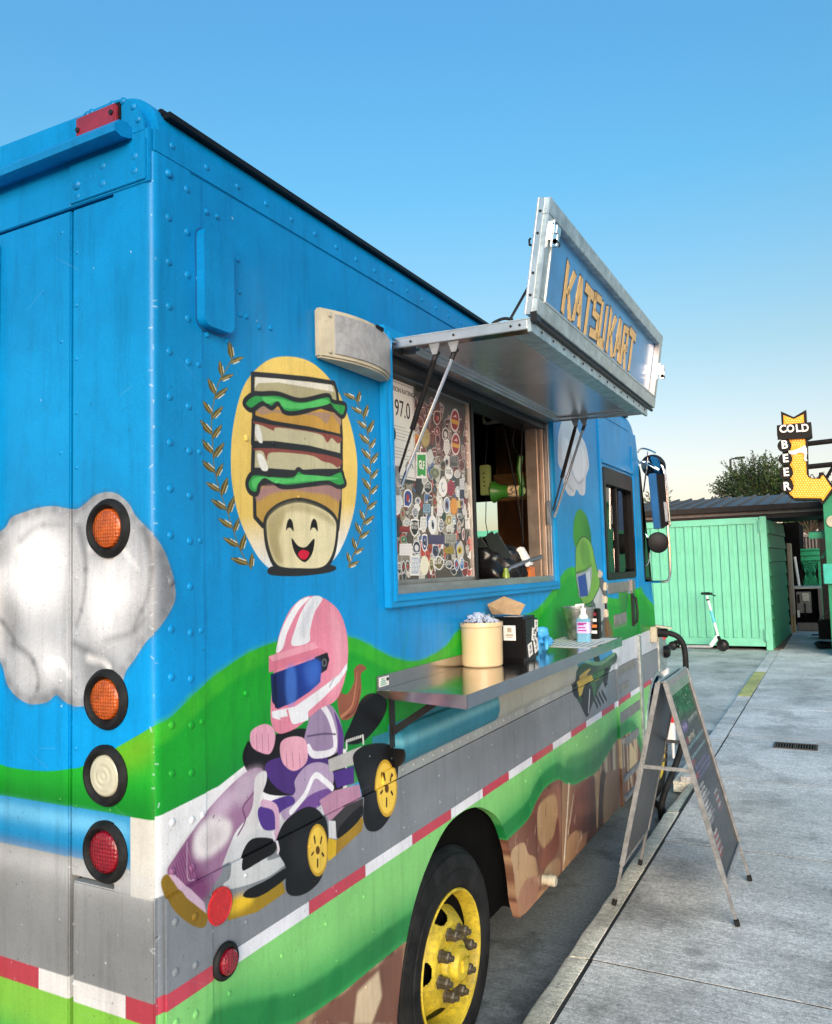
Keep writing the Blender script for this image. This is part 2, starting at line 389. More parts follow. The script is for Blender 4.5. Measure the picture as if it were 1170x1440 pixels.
# ---- side: hills
h1 = [(180, 1045), (217, 1021), (239, 1008), (270, 978), (290, 960), (324, 934), (352, 917), (387, 903), (440, 893), (489, 896), (508, 901), (533, 915), (560, 927), (590, 929), (623, 912), (640, 892), (652, 881), (680, 868), (712, 868), (749, 861), (770, 840), (780, 825), (789, 811), (797, 801), (806, 798), (820, 803), (835, 822), (850, 838), (868, 842), (880, 838), (900, 826), (906, 836), (925, 858), (940, 880)]
def down(c, pts, z):
    q = [tuple(c.fn(*p)) for p in spline(pts, False, 4)]
    return q + [(q[-1][0] + .8, q[-1][1]), (q[-1][0] + .8, z), (q[0][0] - .5, z)]
hill = down(cs, h1, 1.2)
hm = cs.cover(cs.tx(UV, hill)); cs.fill(UV, hill, 0x18a02c, sm=False)
cs.fill(UV, [(p[0], p[1] - .22) for p in hill[:-3]] + hill[-3:], 0x0c7a38, sm=False, blur=40, a=.85, clip=hm)
cs.line(UV, [(p[0], p[1] - .02) for p in hill[:-3]], 0x3fb82c, .05, a=.5, sm=False, blur=8)
for k in range(26):
    u = rnd.uniform(0, 4.6); cs.line(UV, [(u, 1.32), (u + .05, 1.45), (u + .12, 1.62)], 0x0e8a30, .02, a=.18, blur=6)
# white corner panel, white-grey road haze by the kart nose
cs.fill(UV, [(-.1, 1.15), (.75, 1.15), (.75, 1.31), (.45, 1.41), (.2, 1.34), (-.1, 1.315)], 0xe6e8ec, sm=False)
cs.fill(UV, [(.0, 1.14), (.8, 1.14), (.8, 1.2), (0, 1.2)], 0xa8adb4, sm=False, blur=14, a=.7)
# teal band behind the rub rail
cs.fill(UV, [(.9, 1.15), (4.3, 1.15), (4.3, 1.315), (.9, 1.315)], 0x2a7a92, sm=False)
cs.fill(UV, [(3.55, 1.15), (6, 1.15), (6, 1.315), (3.55, 1.315)], 0xc8d0da, sm=False)
cs.fill(UV, [(3.3, 1.19), (3.75, 1.19), (3.75, 1.315), (3.3, 1.315)], 0x3f8fc0, sm=False)
for a, b, k in ((1.0, 1.86, 0x2f7f98), (1.86, 3.0, 0xaab0a8), (3.0, 3.32, 0x2f7fa0), (3.32, 3.44, 0x20262c)):
    cs.fill(UV, [(a, 1.19), (b, 1.19), (b, 1.335), (a, 1.335)], k, sm=False)
cs.fill(UV, [(1.0, 1.265), (1.86, 1.265), (1.86, 1.285), (1.0, 1.285)], 0x84c8d8, sm=False, blur=5, a=.6)
cs.fill(UV, [(1.0, 1.15), (3.4, 1.15), (3.4, 1.195), (1.0, 1.195)], 0x9aa2a4, sm=False)
# grey road
cs.fill(UV, [(-.1, .9), (6, .9), (6, 1.155), (-.1, 1.155)], 0x7f868e, sm=False)
cs.fill(UV, [(.9, 1.06), (3.4, 1.06), (3.4, 1.12), (.9, 1.12)], 0x70777e, sm=False, blur=18, a=.6)
# red and white kerb stripe
bounds = [-.1, S(331.7, 1330)[1], S(432, 1275)[1], S(511.8, 1230)[1], S(577.6, 1186)[1], S(632.5, 1150)[1], S(677, 1121)[1], S(714, 1097)[1], S(746.7, 1070)[1], S(776, 1052)[1], S(801.7, 1034)[1], S(823, 1020)[1], S(845, 1005)[1], S(863, 996)[1], 3.93, 4.32, 4.62, 5.0, 5.4, 6]
for i in range(len(bounds) - 1):
    cs.fill(UV, [(bounds[i], .912), (bounds[i + 1], .912), (bounds[i + 1], .95), (bounds[i], .95)], 0xc0485a if i % 2 == 0 else 0xe6e9f2, sm=False)
# light green verge, darker towards its lower edge
cs.fill(UV, [(-.1, .2), (6, .2), (6, .914), (-.1, .914)], 0x84cf78, sm=False)
gb = [(300, 1470), (350, 1455), (410, 1440), (470, 1402), (520, 1362), (565, 1326), (600, 1300), (680, 1215), (712, 1181), (740, 1153), (752, 1128), (765, 1108), (783, 1096), (794, 1102), (807, 1103), (822, 1095), (837, 1086), (850, 1066), (865, 1042), (873, 1037), (885, 1030), (893, 1036), (899, 1052), (903, 1060), (930, 1060)]
gbs = [tuple(cs.fn(*p)) for p in spline(gb, False, 4)]
cs.fill(UV, [(p[0], p[1] + .12) for p in gbs] + [(6, .1), (-.1, .1)], 0x2c9a50, sm=False, blur=26, a=.95)
cs.line(UV, [(p[0], p[1] + .045) for p in gbs], 0x157a3c, .07, a=.8, sm=False, blur=10)
rockp = gbs + [(6, .6), (6, .1), (-.1, .1)]
rk = cs.cover(cs.tx(UV, rockp)); cs.fill(UV, rockp, 0x74503f, sm=False)
cs.fill('N', [(340, 720), (360, 670), (420, 650), (500, 600), (540, 550), (545, 580), (510, 650), (450, 720), (380, 760)], 0x1c7c44, blur=8, a=.7)
def rock(crop, pts, col, blur=2, a=1): cs.fill(crop, pts, col, sm=False, blur=blur, a=a, clip=rk)
rr_ = random.Random(11)
u = .3
while u < 5.6:       # tall rock columns with light and shade faces
    w_ = rr_.uniform(.10, .26); lean = rr_.uniform(-.03, .03)
    rock(UV, [(u, .2), (u + w_ * .92, .2), (u + w_ * .9 + lean, .7), (u + w_ * .5, .93), (u + lean, .8)], rr_.choice([0x7c5446, 0x8c6850, 0x6c463a, 0x846050]), 4)
    rock(UV, [(u + w_ * .08, .3), (u + w_ * .4, .26), (u + w_ * .45 + lean, .7), (u + w_ * .1 + lean, .72)], rr_.choice([0xcdb68e, 0xd6c39e, 0xb59874]), 5, .8)
    rock(UV, [(u + w_ * .88, .2), (u + w_, .2), (u + w_ + lean, .9), (u + w_ * .86 + lean, .85)], 0x4a302a, 4, .7)
    u += w_
for k in range(130):
    u = rr_.uniform(.3, 4.6); v0 = rr_.uniform(.25, .6); v1 = v0 + rr_.uniform(.08, .35); l = rr_.uniform(-.02, .02)
    col = rr_.choice([0x4a2a22, 0x3c2019, 0xd8c49c, 0xc09a78, 0x6c4034, 0xe0d0b0])
    cs.fill(UV, [(u, v0), (u + rr_.uniform(.01, .04), v0), (u + l + rr_.uniform(.005, .02), v1), (u + l, v1)], col, sm=False, blur=4, a=rr_.uniform(.3, .7), clip=rk)
dk_ = lambda c: (int(((c >> 16) & 255) * .86) << 16) | (int(((c >> 8) & 255) * .77) << 8) | int((c & 255) * .68)
def rk2(pts, c1, c2, g, blur=2, a=1):
    c1, c2 = dk_(c1), dk_(c2); cs.fill('Z', pts, c1, sm=True, blur=blur, a=a, col2=c2, g=g, clip=rk)
cs.fill('Z', [(560, 260), (700, 60), (1100, -60), (1120, 100), (800, 480), (620, 640), (590, 400)], 0x74503f, sm=False, clip=rk, blur=2, col2=0x84604c, g=[(600, 300), (1000, 100)])
rk2([(575, 275), (640, 200), (690, 150), (700, 330), (662, 330), (640, 282), (585, 320)], 0x7c5650, 0xa07c74, [(690, 160), (600, 300)])
rk2([(586, 322), (640, 280), (662, 330), (695, 352), (702, 430), (650, 452), (612, 540), (598, 420)], 0xe2d3bc, 0xcdb79c, [(600, 320), (690, 430)], 1.5)
rk2([(612, 540), (650, 452), (704, 430), (708, 500), (690, 560), (640, 612), (616, 600)], 0xb8948a, 0xc7a898, [(690, 440), (630, 600)])
rk2([(700, 560), (712, 500), (770, 465), (800, 420), (790, 460), (730, 540)], 0xc9ad92, 0xb0917c, [(700, 560), (790, 440)])
rk2([(690, 150), (702, 92), (795, 20), (812, 120), (795, 300), (745, 392), (712, 405), (696, 330)], 0x875c54, 0xa67f74, [(700, 200), (800, 150)])
rk2([(703, 150), (722, 98), (782, 66), (795, 160), (775, 255), (735, 305), (708, 262)], 0xd6c3a2, 0xbda585, [(710, 120), (770, 280)], 3)
rk2([(735, 305), (775, 255), (795, 165), (800, 300), (750, 385), (718, 396)], 0x7c4a42, 0x9c6c60, [(790, 200), (730, 390)], 3)
rk2([(745, 392), (795, 350), (810, 400), (760, 470), (720, 470)], 0xcabba0, 0xa88c78, [(750, 400), (800, 440)], 3)
rk2([(815, 10), (884, 10), (872, 130), (846, 200), (832, 400), (814, 420)], 0xb79c84, 0x8a6458, [(820, 100), (880, 120)])
cs.line('Z', [(846, 20), (838, 150), (828, 300), (822, 400)], 0xe6dac2, 9, a=.75, blur=2)
cs.line('Z', [(866, 70), (852, 170), (842, 240)], 0xd4bea0, 7, a=.6, blur=2)
rk2([(878, 50), (962, -10), (967, 190), (930, 232), (850, 244), (862, 150)], 0x87564c, 0x4c2822, [(900, 40), (930, 220)], 3)
rk2([(880, 110), (955, 90), (960, 140), (890, 160)], 0x9a6a5c, 0x7a4a40, [(880, 110), (950, 150)], 5, .7)
rk2([(842, 262), (882, 226), (915, 270), (926, 300), (880, 360), (822, 402), (832, 330)], 0xc2a888, 0x9a7a64, [(850, 250), (880, 360)], 2)
rk2([(930, 240), (966, 200), (975, 240), (930, 296)], 0x4a2c26, 0x6c463c, [(930, 240), (970, 260)], 3)
rk2([(963, -20), (988, -20), (978, 190), (969, 192)], 0xe0cfac, 0xc2a684, [(963, 0), (985, 0)], 1)
rk2([(988, -20), (1012, -20), (1004, 190), (978, 232)], 0x442a26, 0x5c3c34, [(988, 0), (1010, 0)], 2)
rk2([(1012, -20), (1078, -20), (1060, 130), (1004, 215)], 0xb59a7e, 0x8c6c5a, [(1012, 40), (1070, 60)], 2)
for a_, b_ in (((812, 20), (812, 420)), ((697, 160), (702, 345)), ((966, 0), (968, 200))): cs.line('Z', [a_, b_], 0x38221e, 4, a=.8, sm=False, blur=1)
for k in range(90):
    x = rr_.uniform(590, 1070); y = rr_.uniform(0, 600); l = rr_.uniform(20, 90)
    if y > 620 - (x - 600) * 1.05 or y < 260 - (x - 560) * .9: continue
    cs.line('Z', [(x, y), (x + rr_.uniform(-6, 6), y + l * .5), (x + rr_.uniform(-6, 6), y + l)], rr_.choice([0x5c3e36, 0xdccab0, 0x6c4c44, 0xc8b090]), rr_.uniform(2, 7), a=rr_.uniform(.15, .4), blur=3)
cs.line('p', [(600, 1320), (640, 1262)], 0x2a7c44, 1, a=.01)
rock('U', [(680, 720), (745, 860), (755, 960), (690, 1110), (680, 1000)], 0xcfb88c, 3)
rock('U', [(600, 720), (670, 680), (675, 740), (610, 770)], 0xa59d92, 1)
rock('p', [(430, 1440), (470, 1403), (520, 1365), (565, 1330), (560, 1440)], 0x7c5446, 3)
rock('p', [(495, 1440), (500, 1395), (530, 1365), (535, 1400), (520, 1440)], 0xd8c2a2, 3)
# ---- side: sandwich badge
cs.fill('E', [(470, 388), (380, 402), (300, 468), (250, 560), (215, 720), (207, 880), (220, 1010), (250, 1130), (300, 1240), (350, 1315), (420, 1362), (520, 1372), (610, 1350), (680, 1290), (730, 1190), (765, 1060), (776, 900), (765, 780), (735, 660), (690, 545), (630, 465), (560, 410)], 0xf0cf6e, col2=0xf2f2ee, g=[(480, 1080), (500, 1290)])
BK = 0x2a2c2e
def outl(crop, pts, col, wd=14, sm=False, col2=None, g=None):
    r = cs.fill(crop, pts, col, sm=sm, col2=col2, g=g); cs.line(crop, pts, BK, wd, sm=sm, closed=True); return r
outl('E', [(305, 468), (400, 475), (560, 490), (672, 508), (684, 545), (690, 600), (560, 590), (400, 585), (305, 560)], 0xb5ad86, 15)
cs.fill('E', [(318, 480), (420, 488), (660, 515), (672, 548), (560, 528), (420, 505), (330, 508), (314, 530)], 0xe8e4d4, sm=False)
outl('E', [(310, 590), (400, 600), (600, 610), (700, 640), (706, 750), (560, 715), (400, 690), (310, 662)], 0xc79a48, 14)
cs.fill('E', [(318, 600), (400, 625), (520, 640), (640, 640), (698, 660), (698, 700), (660, 650), (640, 690), (600, 660), (560, 650), (470, 650), (400, 640), (350, 650), (318, 630)], 0xa98a72, sm=True)
outl('E', [(276, 580), (310, 556), (345, 556), (420, 556), (520, 585), (640, 562), (665, 590), (720, 602), (722, 640), (706, 660), (670, 630), (640, 606), (520, 640), (450, 640), (420, 600), (390, 620), (350, 600), (300, 630), (268, 605)], 0x35a04e, 14, sm=True)
cs.fill('E', [(350, 570), (430, 580), (520, 600), (620, 580), (650, 600), (560, 620), (450, 620), (420, 590), (370, 600)], 0x58c468)
outl('E', [(308, 675), (400, 690), (560, 715), (705, 748), (705, 835), (560, 800), (400, 780), (305, 780)], 0xc6bf9c, 15)
cs.fill('E', [(314, 690), (350, 700), (400, 722), (420, 708), (600, 735), (640, 775), (660, 755), (690, 780), (698, 750), (560, 722), (400, 698), (312, 680)], 0x8c4a42)
cs.fill('E', [(318, 700), (335, 700), (350, 770), (335, 775), (316, 740)], 0xf0efe6)
outl('E', [(308, 800), (400, 790), (560, 808), (705, 840), (705, 905), (600, 905), (500, 912), (400, 905), (305, 900)], 0xc2bc98, 17)
cs.fill('E', [(312, 810), (350, 815), (370, 856), (390, 820), (560, 832), (620, 860), (660, 870), (690, 888), (700, 850), (560, 818), (400, 802), (314, 802)], 0x8c4a42)
cs.fill('E', [(325, 830), (350, 832), (375, 895), (345, 898)], 0xf0efe6)
outl('E', [(312, 960), (400, 960), (560, 965), (702, 960), (700, 1060), (690, 1165), (640, 1110), (520, 1060), (430, 1080), (350, 1150), (315, 1110)], 0xc09a4c, 15)
cs.fill('E', [(320, 990), (400, 968), (560, 975), (690, 965), (696, 1040), (640, 1010), (560, 1000), (470, 990), (380, 1010), (330, 1040)], 0xa8807c, blur=2)
outl('E', [(284, 940), (310, 912), (380, 918), (480, 922), (510, 896), (540, 910), (640, 920), (700, 900), (716, 935), (722, 965), (690, 975), (640, 955), (560, 965), (440, 975), (380, 940), (340, 960), (325, 1005), (295, 1000), (280, 970)], 0x35a04e, 14, sm=True)
cs.fill('E', [(300, 950), (340, 930), (480, 940), (520, 920), (690, 935), (640, 945), (540, 950), (420, 960), (360, 935), (330, 960), (312, 985)], 0x58c468)
cs.fill('E', [(370, 1355), (400, 1330), (520, 1322), (650, 1325), (682, 1342), (640, 1362), (520, 1376), (400, 1374)], BK)
outl('E', [(362, 1180), (368, 1110), (430, 1055), (520, 1035), (620, 1065), (680, 1120), (684, 1200), (665, 1290), (620, 1345), (520, 1352), (420, 1340), (378, 1270)], 0xe6d8a8, 15, sm=True, col2=0xece2b8, g=[(370, 1200), (560, 1200)])
cs.fill('E', [(372, 1180), (380, 1120), (440, 1070), (450, 1110), (425, 1200), (440, 1320), (400, 1290)], 0xb6a878, blur=3)
cs.fill('E', [(380, 1110), (440, 1062), (520, 1045), (610, 1075), (670, 1125), (672, 1150), (600, 1110), (500, 1085), (420, 1110), (378, 1160)], 0xb9ad80, blur=3, a=.8)
for x in (472, 581): cs.fill('E', [(x - 17, 1172), (x - 12, 1135), (x, 1118), (x + 13, 1135), (x + 17, 1175), (x + 4, 1160), (x - 8, 1160)], 0x141414)
cs.fill('E', [(480, 1205), (510, 1240), (545, 1245), (582, 1208), (575, 1270), (545, 1312), (515, 1300), (490, 1260)], 0x141414)
cs.fill('E', [(510, 1275), (530, 1258), (560, 1270), (545, 1300), (522, 1298)], 0xd81c40)
def laurel(stem, L, n, side0=1):
    q = spline(stem, False, 12); seg = np.cumsum([0] + [np.linalg.norm(q[i + 1] - q[i]) for i in range(len(q) - 1)])
    cs.line('E', stem, 0x7c6c34, 5)
    for k in range(n):
        s_ = seg[-1] * (.0 + .97 * k / (n - 1)); i = min(np.searchsorted(seg, s_), len(q) - 2); i = max(i, 0); d = q[i + 1] - q[i]; d = -d / np.linalg.norm(d)
        for sd in (-1, 1):
            a = R(38) * sd; t = np.array([d[0] * math.cos(a) - d[1] * math.sin(a), d[0] * math.sin(a) + d[1] * math.cos(a)])
            b0 = q[i] + d * (-20 * (sd > 0)); nn = np.array([-t[1], t[0]]); l = L * rr_.uniform(.85, 1.1)
            P_ = [b0, b0 + t * l * .35 + nn * l * .16, b0 + t * l * .7 + nn * l * .12, b0 + t * l, b0 + t * l * .7 - nn * l * .12, b0 + t * l * .35 - nn * l * .16]
            cs.fill('E', P_, 0x62541c); cs.line('E', [b0 + t * l * .1, b0 + t * l * .9], 0xa89a6a, 4)
            cs.line('E', [b0 + t * l * .2 + nn * l * .14, b0 + t * l * .6 + nn * l * .14], 0xf2ecd8, 4)
laurel([(212, 400), (190, 440), (155, 500), (130, 590), (120, 680), (125, 780), (130, 870), (150, 970), (185, 1070), (215, 1160), (250, 1260), (300, 1345)], 80, 12)
laurel([(768, 580), (792, 630), (815, 700), (830, 790), (835, 880), (835, 960), (825, 1050), (800, 1150), (775, 1240), (735, 1335)], 62, 12)
# ---- side: kart racer in a pink helmet
F = 'F'
def ff(pts, col, sm=True, **k): return cs.fill(F, pts, col, sm=sm, **k)
ff([(830, 470), (880, 445), (930, 470), (925, 530), (880, 600), (820, 650), (760, 640), (790, 560)], 0x0e0f12)
ff([(735, 440), (770, 450), (800, 400), (800, 350), (825, 328), (850, 345), (828, 370), (830, 430), (815, 500), (790, 545), (750, 552), (735, 500)], 0x8c5440)
cs.line(F, [(750, 540), (790, 500), (805, 430), (812, 360)], 0xb87a5c, 10, wd1=3)
cs.line(F, [(765, 545), (805, 510), (822, 430)], 0x5c3028, 4)
ff([(350, 700), (370, 650), (420, 640), (470, 620), (520, 600), (610, 590), (700, 640), (760, 700), (740, 850), (560, 860), (440, 850), (380, 770)], 0x17151a)   # cockpit
cs.line(F, [(372, 650), (355, 700), (372, 752), (420, 790)], 0x0e0d10, 16)
ff([(440, 740), (480, 710), (560, 700), (640, 690), (700, 720), (690, 790), (600, 850), (520, 850), (460, 800)], 0x4a2f78)
ff([(600, 620), (630, 520), (670, 475), (720, 510), (750, 580), (755, 660), (700, 700), (630, 700), (600, 660)], 0x9a86a8)
ff([(720, 520), (755, 600), (755, 680), (735, 700), (735, 600)], 0x5d3a86)
cs.line(F, [(660, 480), (700, 540), (722, 620), (715, 680), (640, 695), (615, 665)], 0xe8e6ee, 20)
cs.line(F, [(612, 620), (680, 610), (725, 612)], 0x5b4a6a, 5)
# body work
ff([(40, 1170), (70, 1110), (130, 1020), (190, 940), (250, 870), (320, 800), (380, 755), (420, 750), (440, 780), (410, 850), (400, 900), (360, 960), (320, 1010), (290, 1080), (250, 1180), (200, 1250), (150, 1290), (90, 1240)], 0x9a7496)
ff([(45, 1160), (100, 1070), (150, 1010), (140, 1100), (200, 1200), (190, 1290), (120, 1270), (60, 1220)], 0x6e2f62, blur=6, a=.85)
ff([(320, 800), (400, 750), (430, 770), (380, 860), (330, 900)], 0xb9a8bc, blur=5, a=.9)
ff([(250, 870), (300, 830), (330, 860), (290, 930), (240, 960), (215, 930)], 0xd7c4d8, blur=6, a=.6)
ff([(145, 1060), (160, 1000), (210, 950), (270, 950), (305, 980), (290, 1040), (240, 1090), (190, 1115), (155, 1105)], 0xe4dfe2, blur=4)
ff([(190, 1020), (250, 985), (285, 1010), (240, 1060), (190, 1080)], 0xc9c2c6, blur=6, a=.8)
cs.line(F, [(330, 1020), (360, 960), (350, 910), (385, 860), (425, 800)], 0x6d3f68, 6)
ff([(400, 790), (440, 760), (446, 800), (420, 880), (420, 960), (380, 1010), (340, 1040), (360, 970), (390, 900)], 0xd3d2d6)
# legs and hands
ff([(560, 800), (600, 745), (650, 725), (700, 740), (718, 790), (700, 840), (640, 880), (580, 930), (520, 960), (500, 900), (560, 850)], 0xb29dbd)
ff([(620, 860), (700, 830), (712, 850), (640, 920), (560, 970), (560, 930)], 0x6f4a92)
cs.line(F, [(545, 925), (600, 860), (640, 780), (680, 800), (712, 830)], 0xeeeef4, 18)
ff([(415, 910), (470, 880), (540, 860), (560, 890), (500, 930), (490, 990), (440, 1000), (415, 960)], 0x50358a)
cs.line(F, [(430, 890), (480, 910), (490, 980), (480, 1060)], 0xcfa8c4, 22)
ff([(715, 765), (800, 740), (800, 810), (730, 830)], 0x4c2f84, sm=False)
ff([(380, 610), (400, 585), (440, 570), (475, 590), (480, 640), (460, 690), (420, 685), (385, 660)], 0xe0a4bc)
for x in (405, 428, 452): cs.line(F, [(x, 610), (x + 2, 680)], 0xb06c8c, 3)
ff([(500, 660), (520, 630), (570, 620), (605, 640), (612, 710), (590, 745), (550, 760), (510, 725)], 0xe4a8bc)
for x in (525, 550, 578): cs.line(F, [(x, 690), (x + 4, 745)], 0xb06c8c, 3)
ff([(695, 715), (830, 660), (840, 690), (800, 735), (700, 765)], 0xb6b6b4, sm=False)
cs.line(F, [(770, 672), (770, 640), (836, 618), (838, 650)], 0xd6d6d2, 8, sm=False)
for i in range(8): cs.line(F, [(776 + i * 8, 660 - i * 3), (775 + i * 8, 636 - i * 3)], 0x1a1a1a, 3, sm=False)
ff([(660, 880), (720, 840), (820, 815), (830, 860), (760, 930), (690, 960)], 0xb98aa6, sm=False)
ff([(700, 960), (760, 900), (830, 870), (830, 930), (760, 1010), (720, 1030)], 0x38363a, sm=False)
# helmet
hel = [(482, 290), (500, 200), (540, 110), (590, 62), (640, 52), (690, 68), (740, 115), (768, 190), (776, 270), (770, 350), (750, 430), (720, 480), (660, 510), (600, 560), (560, 590), (500, 610), (470, 580), (462, 520), (470, 400)]
hr = ff(hel, 0xe088a0)
ff([(700, 90), (760, 200), (768, 300), (740, 420), (700, 470), (720, 300)], 0xeaa8b8, blur=8, a=.7, clip=hr)
ff([(484, 278), (510, 180), (560, 90), (600, 60), (620, 60), (575, 110), (530, 200), (512, 262)], 0xf0f0f4, sm=True)
ff([(548, 252), (560, 190), (590, 110), (630, 55), (672, 62), (640, 120), (622, 190), (616, 240)], 0xe6e8ee)
ff([(576, 200), (600, 120), (640, 70), (625, 130), (600, 220)], 0xc8ccd6, blur=3, a=.7)
ff([(455, 296), (640, 238), (656, 262), (692, 280), (600, 312), (455, 362)], 0xd87a92, sm=False)
ff([(455, 296), (640, 238), (656, 262), (470, 318)], 0xeaa0b2, sm=False)
ff([(640, 300), (692, 280), (700, 310), (690, 350), (664, 368)], 0x1c2026, sm=False)
ff([(462, 370), (640, 306), (668, 318), (664, 400), (620, 440), (560, 480), (490, 510), (468, 480)], 0x1c3f98, sm=False, col2=0x10204e, g=[(600, 380), (480, 480)])
ff([(600, 330), (655, 316), (660, 390), (620, 420)], 0x3c6cc8, blur=6, a=.8)
ff([(525, 352), (560, 342), (566, 470), (530, 490)], 0x4a80dc, blur=3, a=.6)
cs.line(F, [(480, 380), (484, 500)], 0x0a1436, 10)
cs.fill(F, [(680 + 10 * math.cos(t), 322 + 17 * math.sin(t)) for t in np.linspace(0, 6.2, 14)], 0x60646a)
cs.fill(F, [(680 + 5 * math.cos(t), 322 + 10 * math.sin(t)) for t in np.linspace(0, 6.2, 12)], 0x14161a)
ff([(466, 520), (560, 500), (660, 430), (740, 370), (772, 322), (772, 350), (740, 400), (670, 470), (614, 520), (615, 555), (560, 572), (470, 545)], 0xe8eaf0, sm=False)
ff([(500, 545), (535, 538), (552, 575), (520, 600)], 0xe08aa2, sm=False)
cs.line(F, [(540, 560), (530, 515)], 0xd87a92, 8); cs.line(F, [(720, 385), (700, 420)], 0xb8bcc8, 6)
# pods, bumper, wheels
ff([(290, 1190), (300, 1120), (340, 1060), (400, 1020), (470, 1010), (480, 1060), (440, 1120), (520, 1100), (532, 1120), (440, 1190), (300, 1236), (262, 1220)], 0xc8ccd0)
ff([(340, 1160), (345, 1100), (380, 1040), (440, 1030), (480, 1045), (470, 1090), (420, 1120), (370, 1150)], 0x121214)
ff([(15, 1215), (45, 1180), (110, 1270), (190, 1330), (180, 1390), (120, 1375), (50, 1310)], 0x866a20)
ff([(45, 1180), (70, 1180), (180, 1290), (190, 1335), (110, 1272)], 0xc8aec4, sm=False)
ff([(280, 1290), (350, 1270), (500, 1195), (515, 1250), (400, 1330), (280, 1365)], 0x9c8020, sm=False)
ff([(280, 1290), (330, 1262), (380, 1262), (380, 1290), (320, 1330), (280, 1330)], 0xe8c030, blur=4)
ff([(345, 1268), (360, 1240), (440, 1200), (520, 1150), (528, 1180), (470, 1230), (400, 1270)], 0x121214)
ff([(690, 1030), (722, 1040), (720, 1100), (690, 1125), (682, 1080)], 0xd8b428, sm=False)
ff([(722, 1040), (820, 940), (832, 960), (826, 1000), (740, 1080), (720, 1100)], 0xa08028, sm=False)
ff([(725, 1020), (740, 980), (820, 900), (828, 930), (800, 975), (735, 1030)], 0x161618)
ff([(690, 960), (718, 962), (722, 1035), (692, 1030)], 0xdadce0, sm=False)
def kwheel(tp, cx, cy, rx, ry):
    ff(tp, 0x141518); ff([(x * .5 + (cx - 60) * .5, y * .5 + cy * .5) for x, y in tp], 0x2c2e34, blur=8, a=.5)
    for sc_, cc in ((1, 0xc8a030), (.88, 0xecc850)): ff([(cx + rx * sc_ * math.cos(t), cy + ry * sc_ * math.sin(t)) for t in np.linspace(0, 6.1, 18)], cc)
    for a in range(5):
        t = R(72 * a + 20); cs.line(F, [(cx + rx * .45 * math.cos(t), cy + ry * .35 * math.sin(t)), (cx + rx * .6 * math.cos(t), cy + ry * .62 * math.sin(t))], 0x3a2408, 7)
    ff([(cx + rx * .2 * math.cos(t), cy + ry * .16 * math.sin(t)) for t in np.linspace(0, 6.1, 12)], 0x5c3a10)
kwheel([(800, 740), (800, 690), (850, 655), (930, 650), (968, 690), (966, 800), (950, 920), (900, 995), (850, 1000), (830, 950), (832, 860)], 926, 830, 42, 116)
kwheel([(480, 1060), (510, 980), (560, 930), (620, 905), (670, 935), (688, 1010), (680, 1120), (650, 1210), (580, 1262), (520, 1250), (515, 1150), (490, 1100)], 646, 1080, 42, 106)
cs.line(F, [(120, 1050), (122, 1190), (150, 1200)], 0xd8ccd8, 2.5, a=.8); cs.line(F, [(470, 1010), (486, 1070), (484, 1090)], 0xe4dce6, 10)
for k in range(9): cs.line(F, [(50 + k * 9, 1150 - k * 10), (80 + k * 9, 1240 - k * 6)], 0xc89abc, 2, a=.5)
# ---- side: white cloud, round trees, second racer in a green helmet
ck = cs.fill('K', [(190, 100), (165, 170), (160, 250), (163, 330), (186, 380), (190, 440), (215, 490), (243, 492), (254, 462), (275, 490), (297, 482), (302, 400), (318, 340), (302, 240), (272, 180), (235, 100)], 0xc9ced4)
for P_ in ([(240, 230), (232, 330), (250, 400), (285, 410), (300, 330), (285, 250)], [(185, 200), (180, 300), (205, 380), (225, 330), (215, 220)]): cs.fill('K', P_, 0xe2e6ea, blur=5, a=.8, clip=ck)
cs.line('K', [(225, 250), (228, 360), (262, 430), (290, 410)], 0x868c94, 5, a=.6, blur=5); cs.line('K', [(180, 350), (215, 440), (240, 470)], 0x7c828a, 6, a=.5, blur=6)
def oval(crop, pts, c1, c2, g): cs.fill(crop, pts, c1, col2=c2, g=g)
oval('K', [(265, 562), (243, 610), (238, 700), (252, 760), (290, 790), (325, 760), (328, 690), (310, 610), (288, 572)], 0x3f9c28, 0x18702a, [(270, 600), (320, 740)])
oval('K', [(468, 965), (516, 965), (512, 1050), (498, 1102), (476, 1056)], 0x3f9c40, 0x1d6e30, [(470, 980), (515, 1080)])
cs.fill('K', [(330, 1010), (375, 900), (400, 960), (405, 1080), (430, 1200), (330, 1210)], 0x5a6068)
for P_ in ([(355, 960), (375, 960), (395, 1030), (395, 1110), (370, 1130), (350, 1050)], [(335, 1190), (350, 1140), (385, 1150), (375, 1205)], [(340, 970), (360, 960), (372, 990), (360, 1040), (342, 1030)]): cs.line('K', P_, 0x24282c, 7, closed=True)
cs.fill('K', [(355, 960), (375, 960), (395, 1030), (395, 1110), (370, 1130), (350, 1050)], 0xb4b8bc); cs.fill('K', [(335, 1190), (350, 1140), (385, 1150), (375, 1205)], 0xa4a8ac)
cs.fill('K', [(340, 970), (360, 960), (372, 990), (360, 1040), (342, 1030)], 0xc4c8cc)
gh = cs.fill('K', [(250, 830), (252, 760), (275, 710), (300, 703), (330, 740), (350, 830), (372, 930), (355, 990), (325, 1035), (290, 1040), (268, 990), (252, 900)], 0x78b048)
cs.fill('K', [(285, 715), (270, 770), (290, 850), (325, 840), (315, 750)], 0x4d8c38, blur=5, a=.6, clip=gh)
cs.fill('K', [(252, 890), (300, 875), (325, 855), (333, 880), (328, 930), (318, 985), (272, 1010), (262, 960)], 0x9aa4ac)
cs.fill('K', [(260, 905), (300, 888), (314, 1000), (274, 1006)], 0x2848a0, sm=False); cs.fill('K', [(302, 884), (322, 870), (326, 930), (316, 984)], 0xc8d0dc, sm=False)
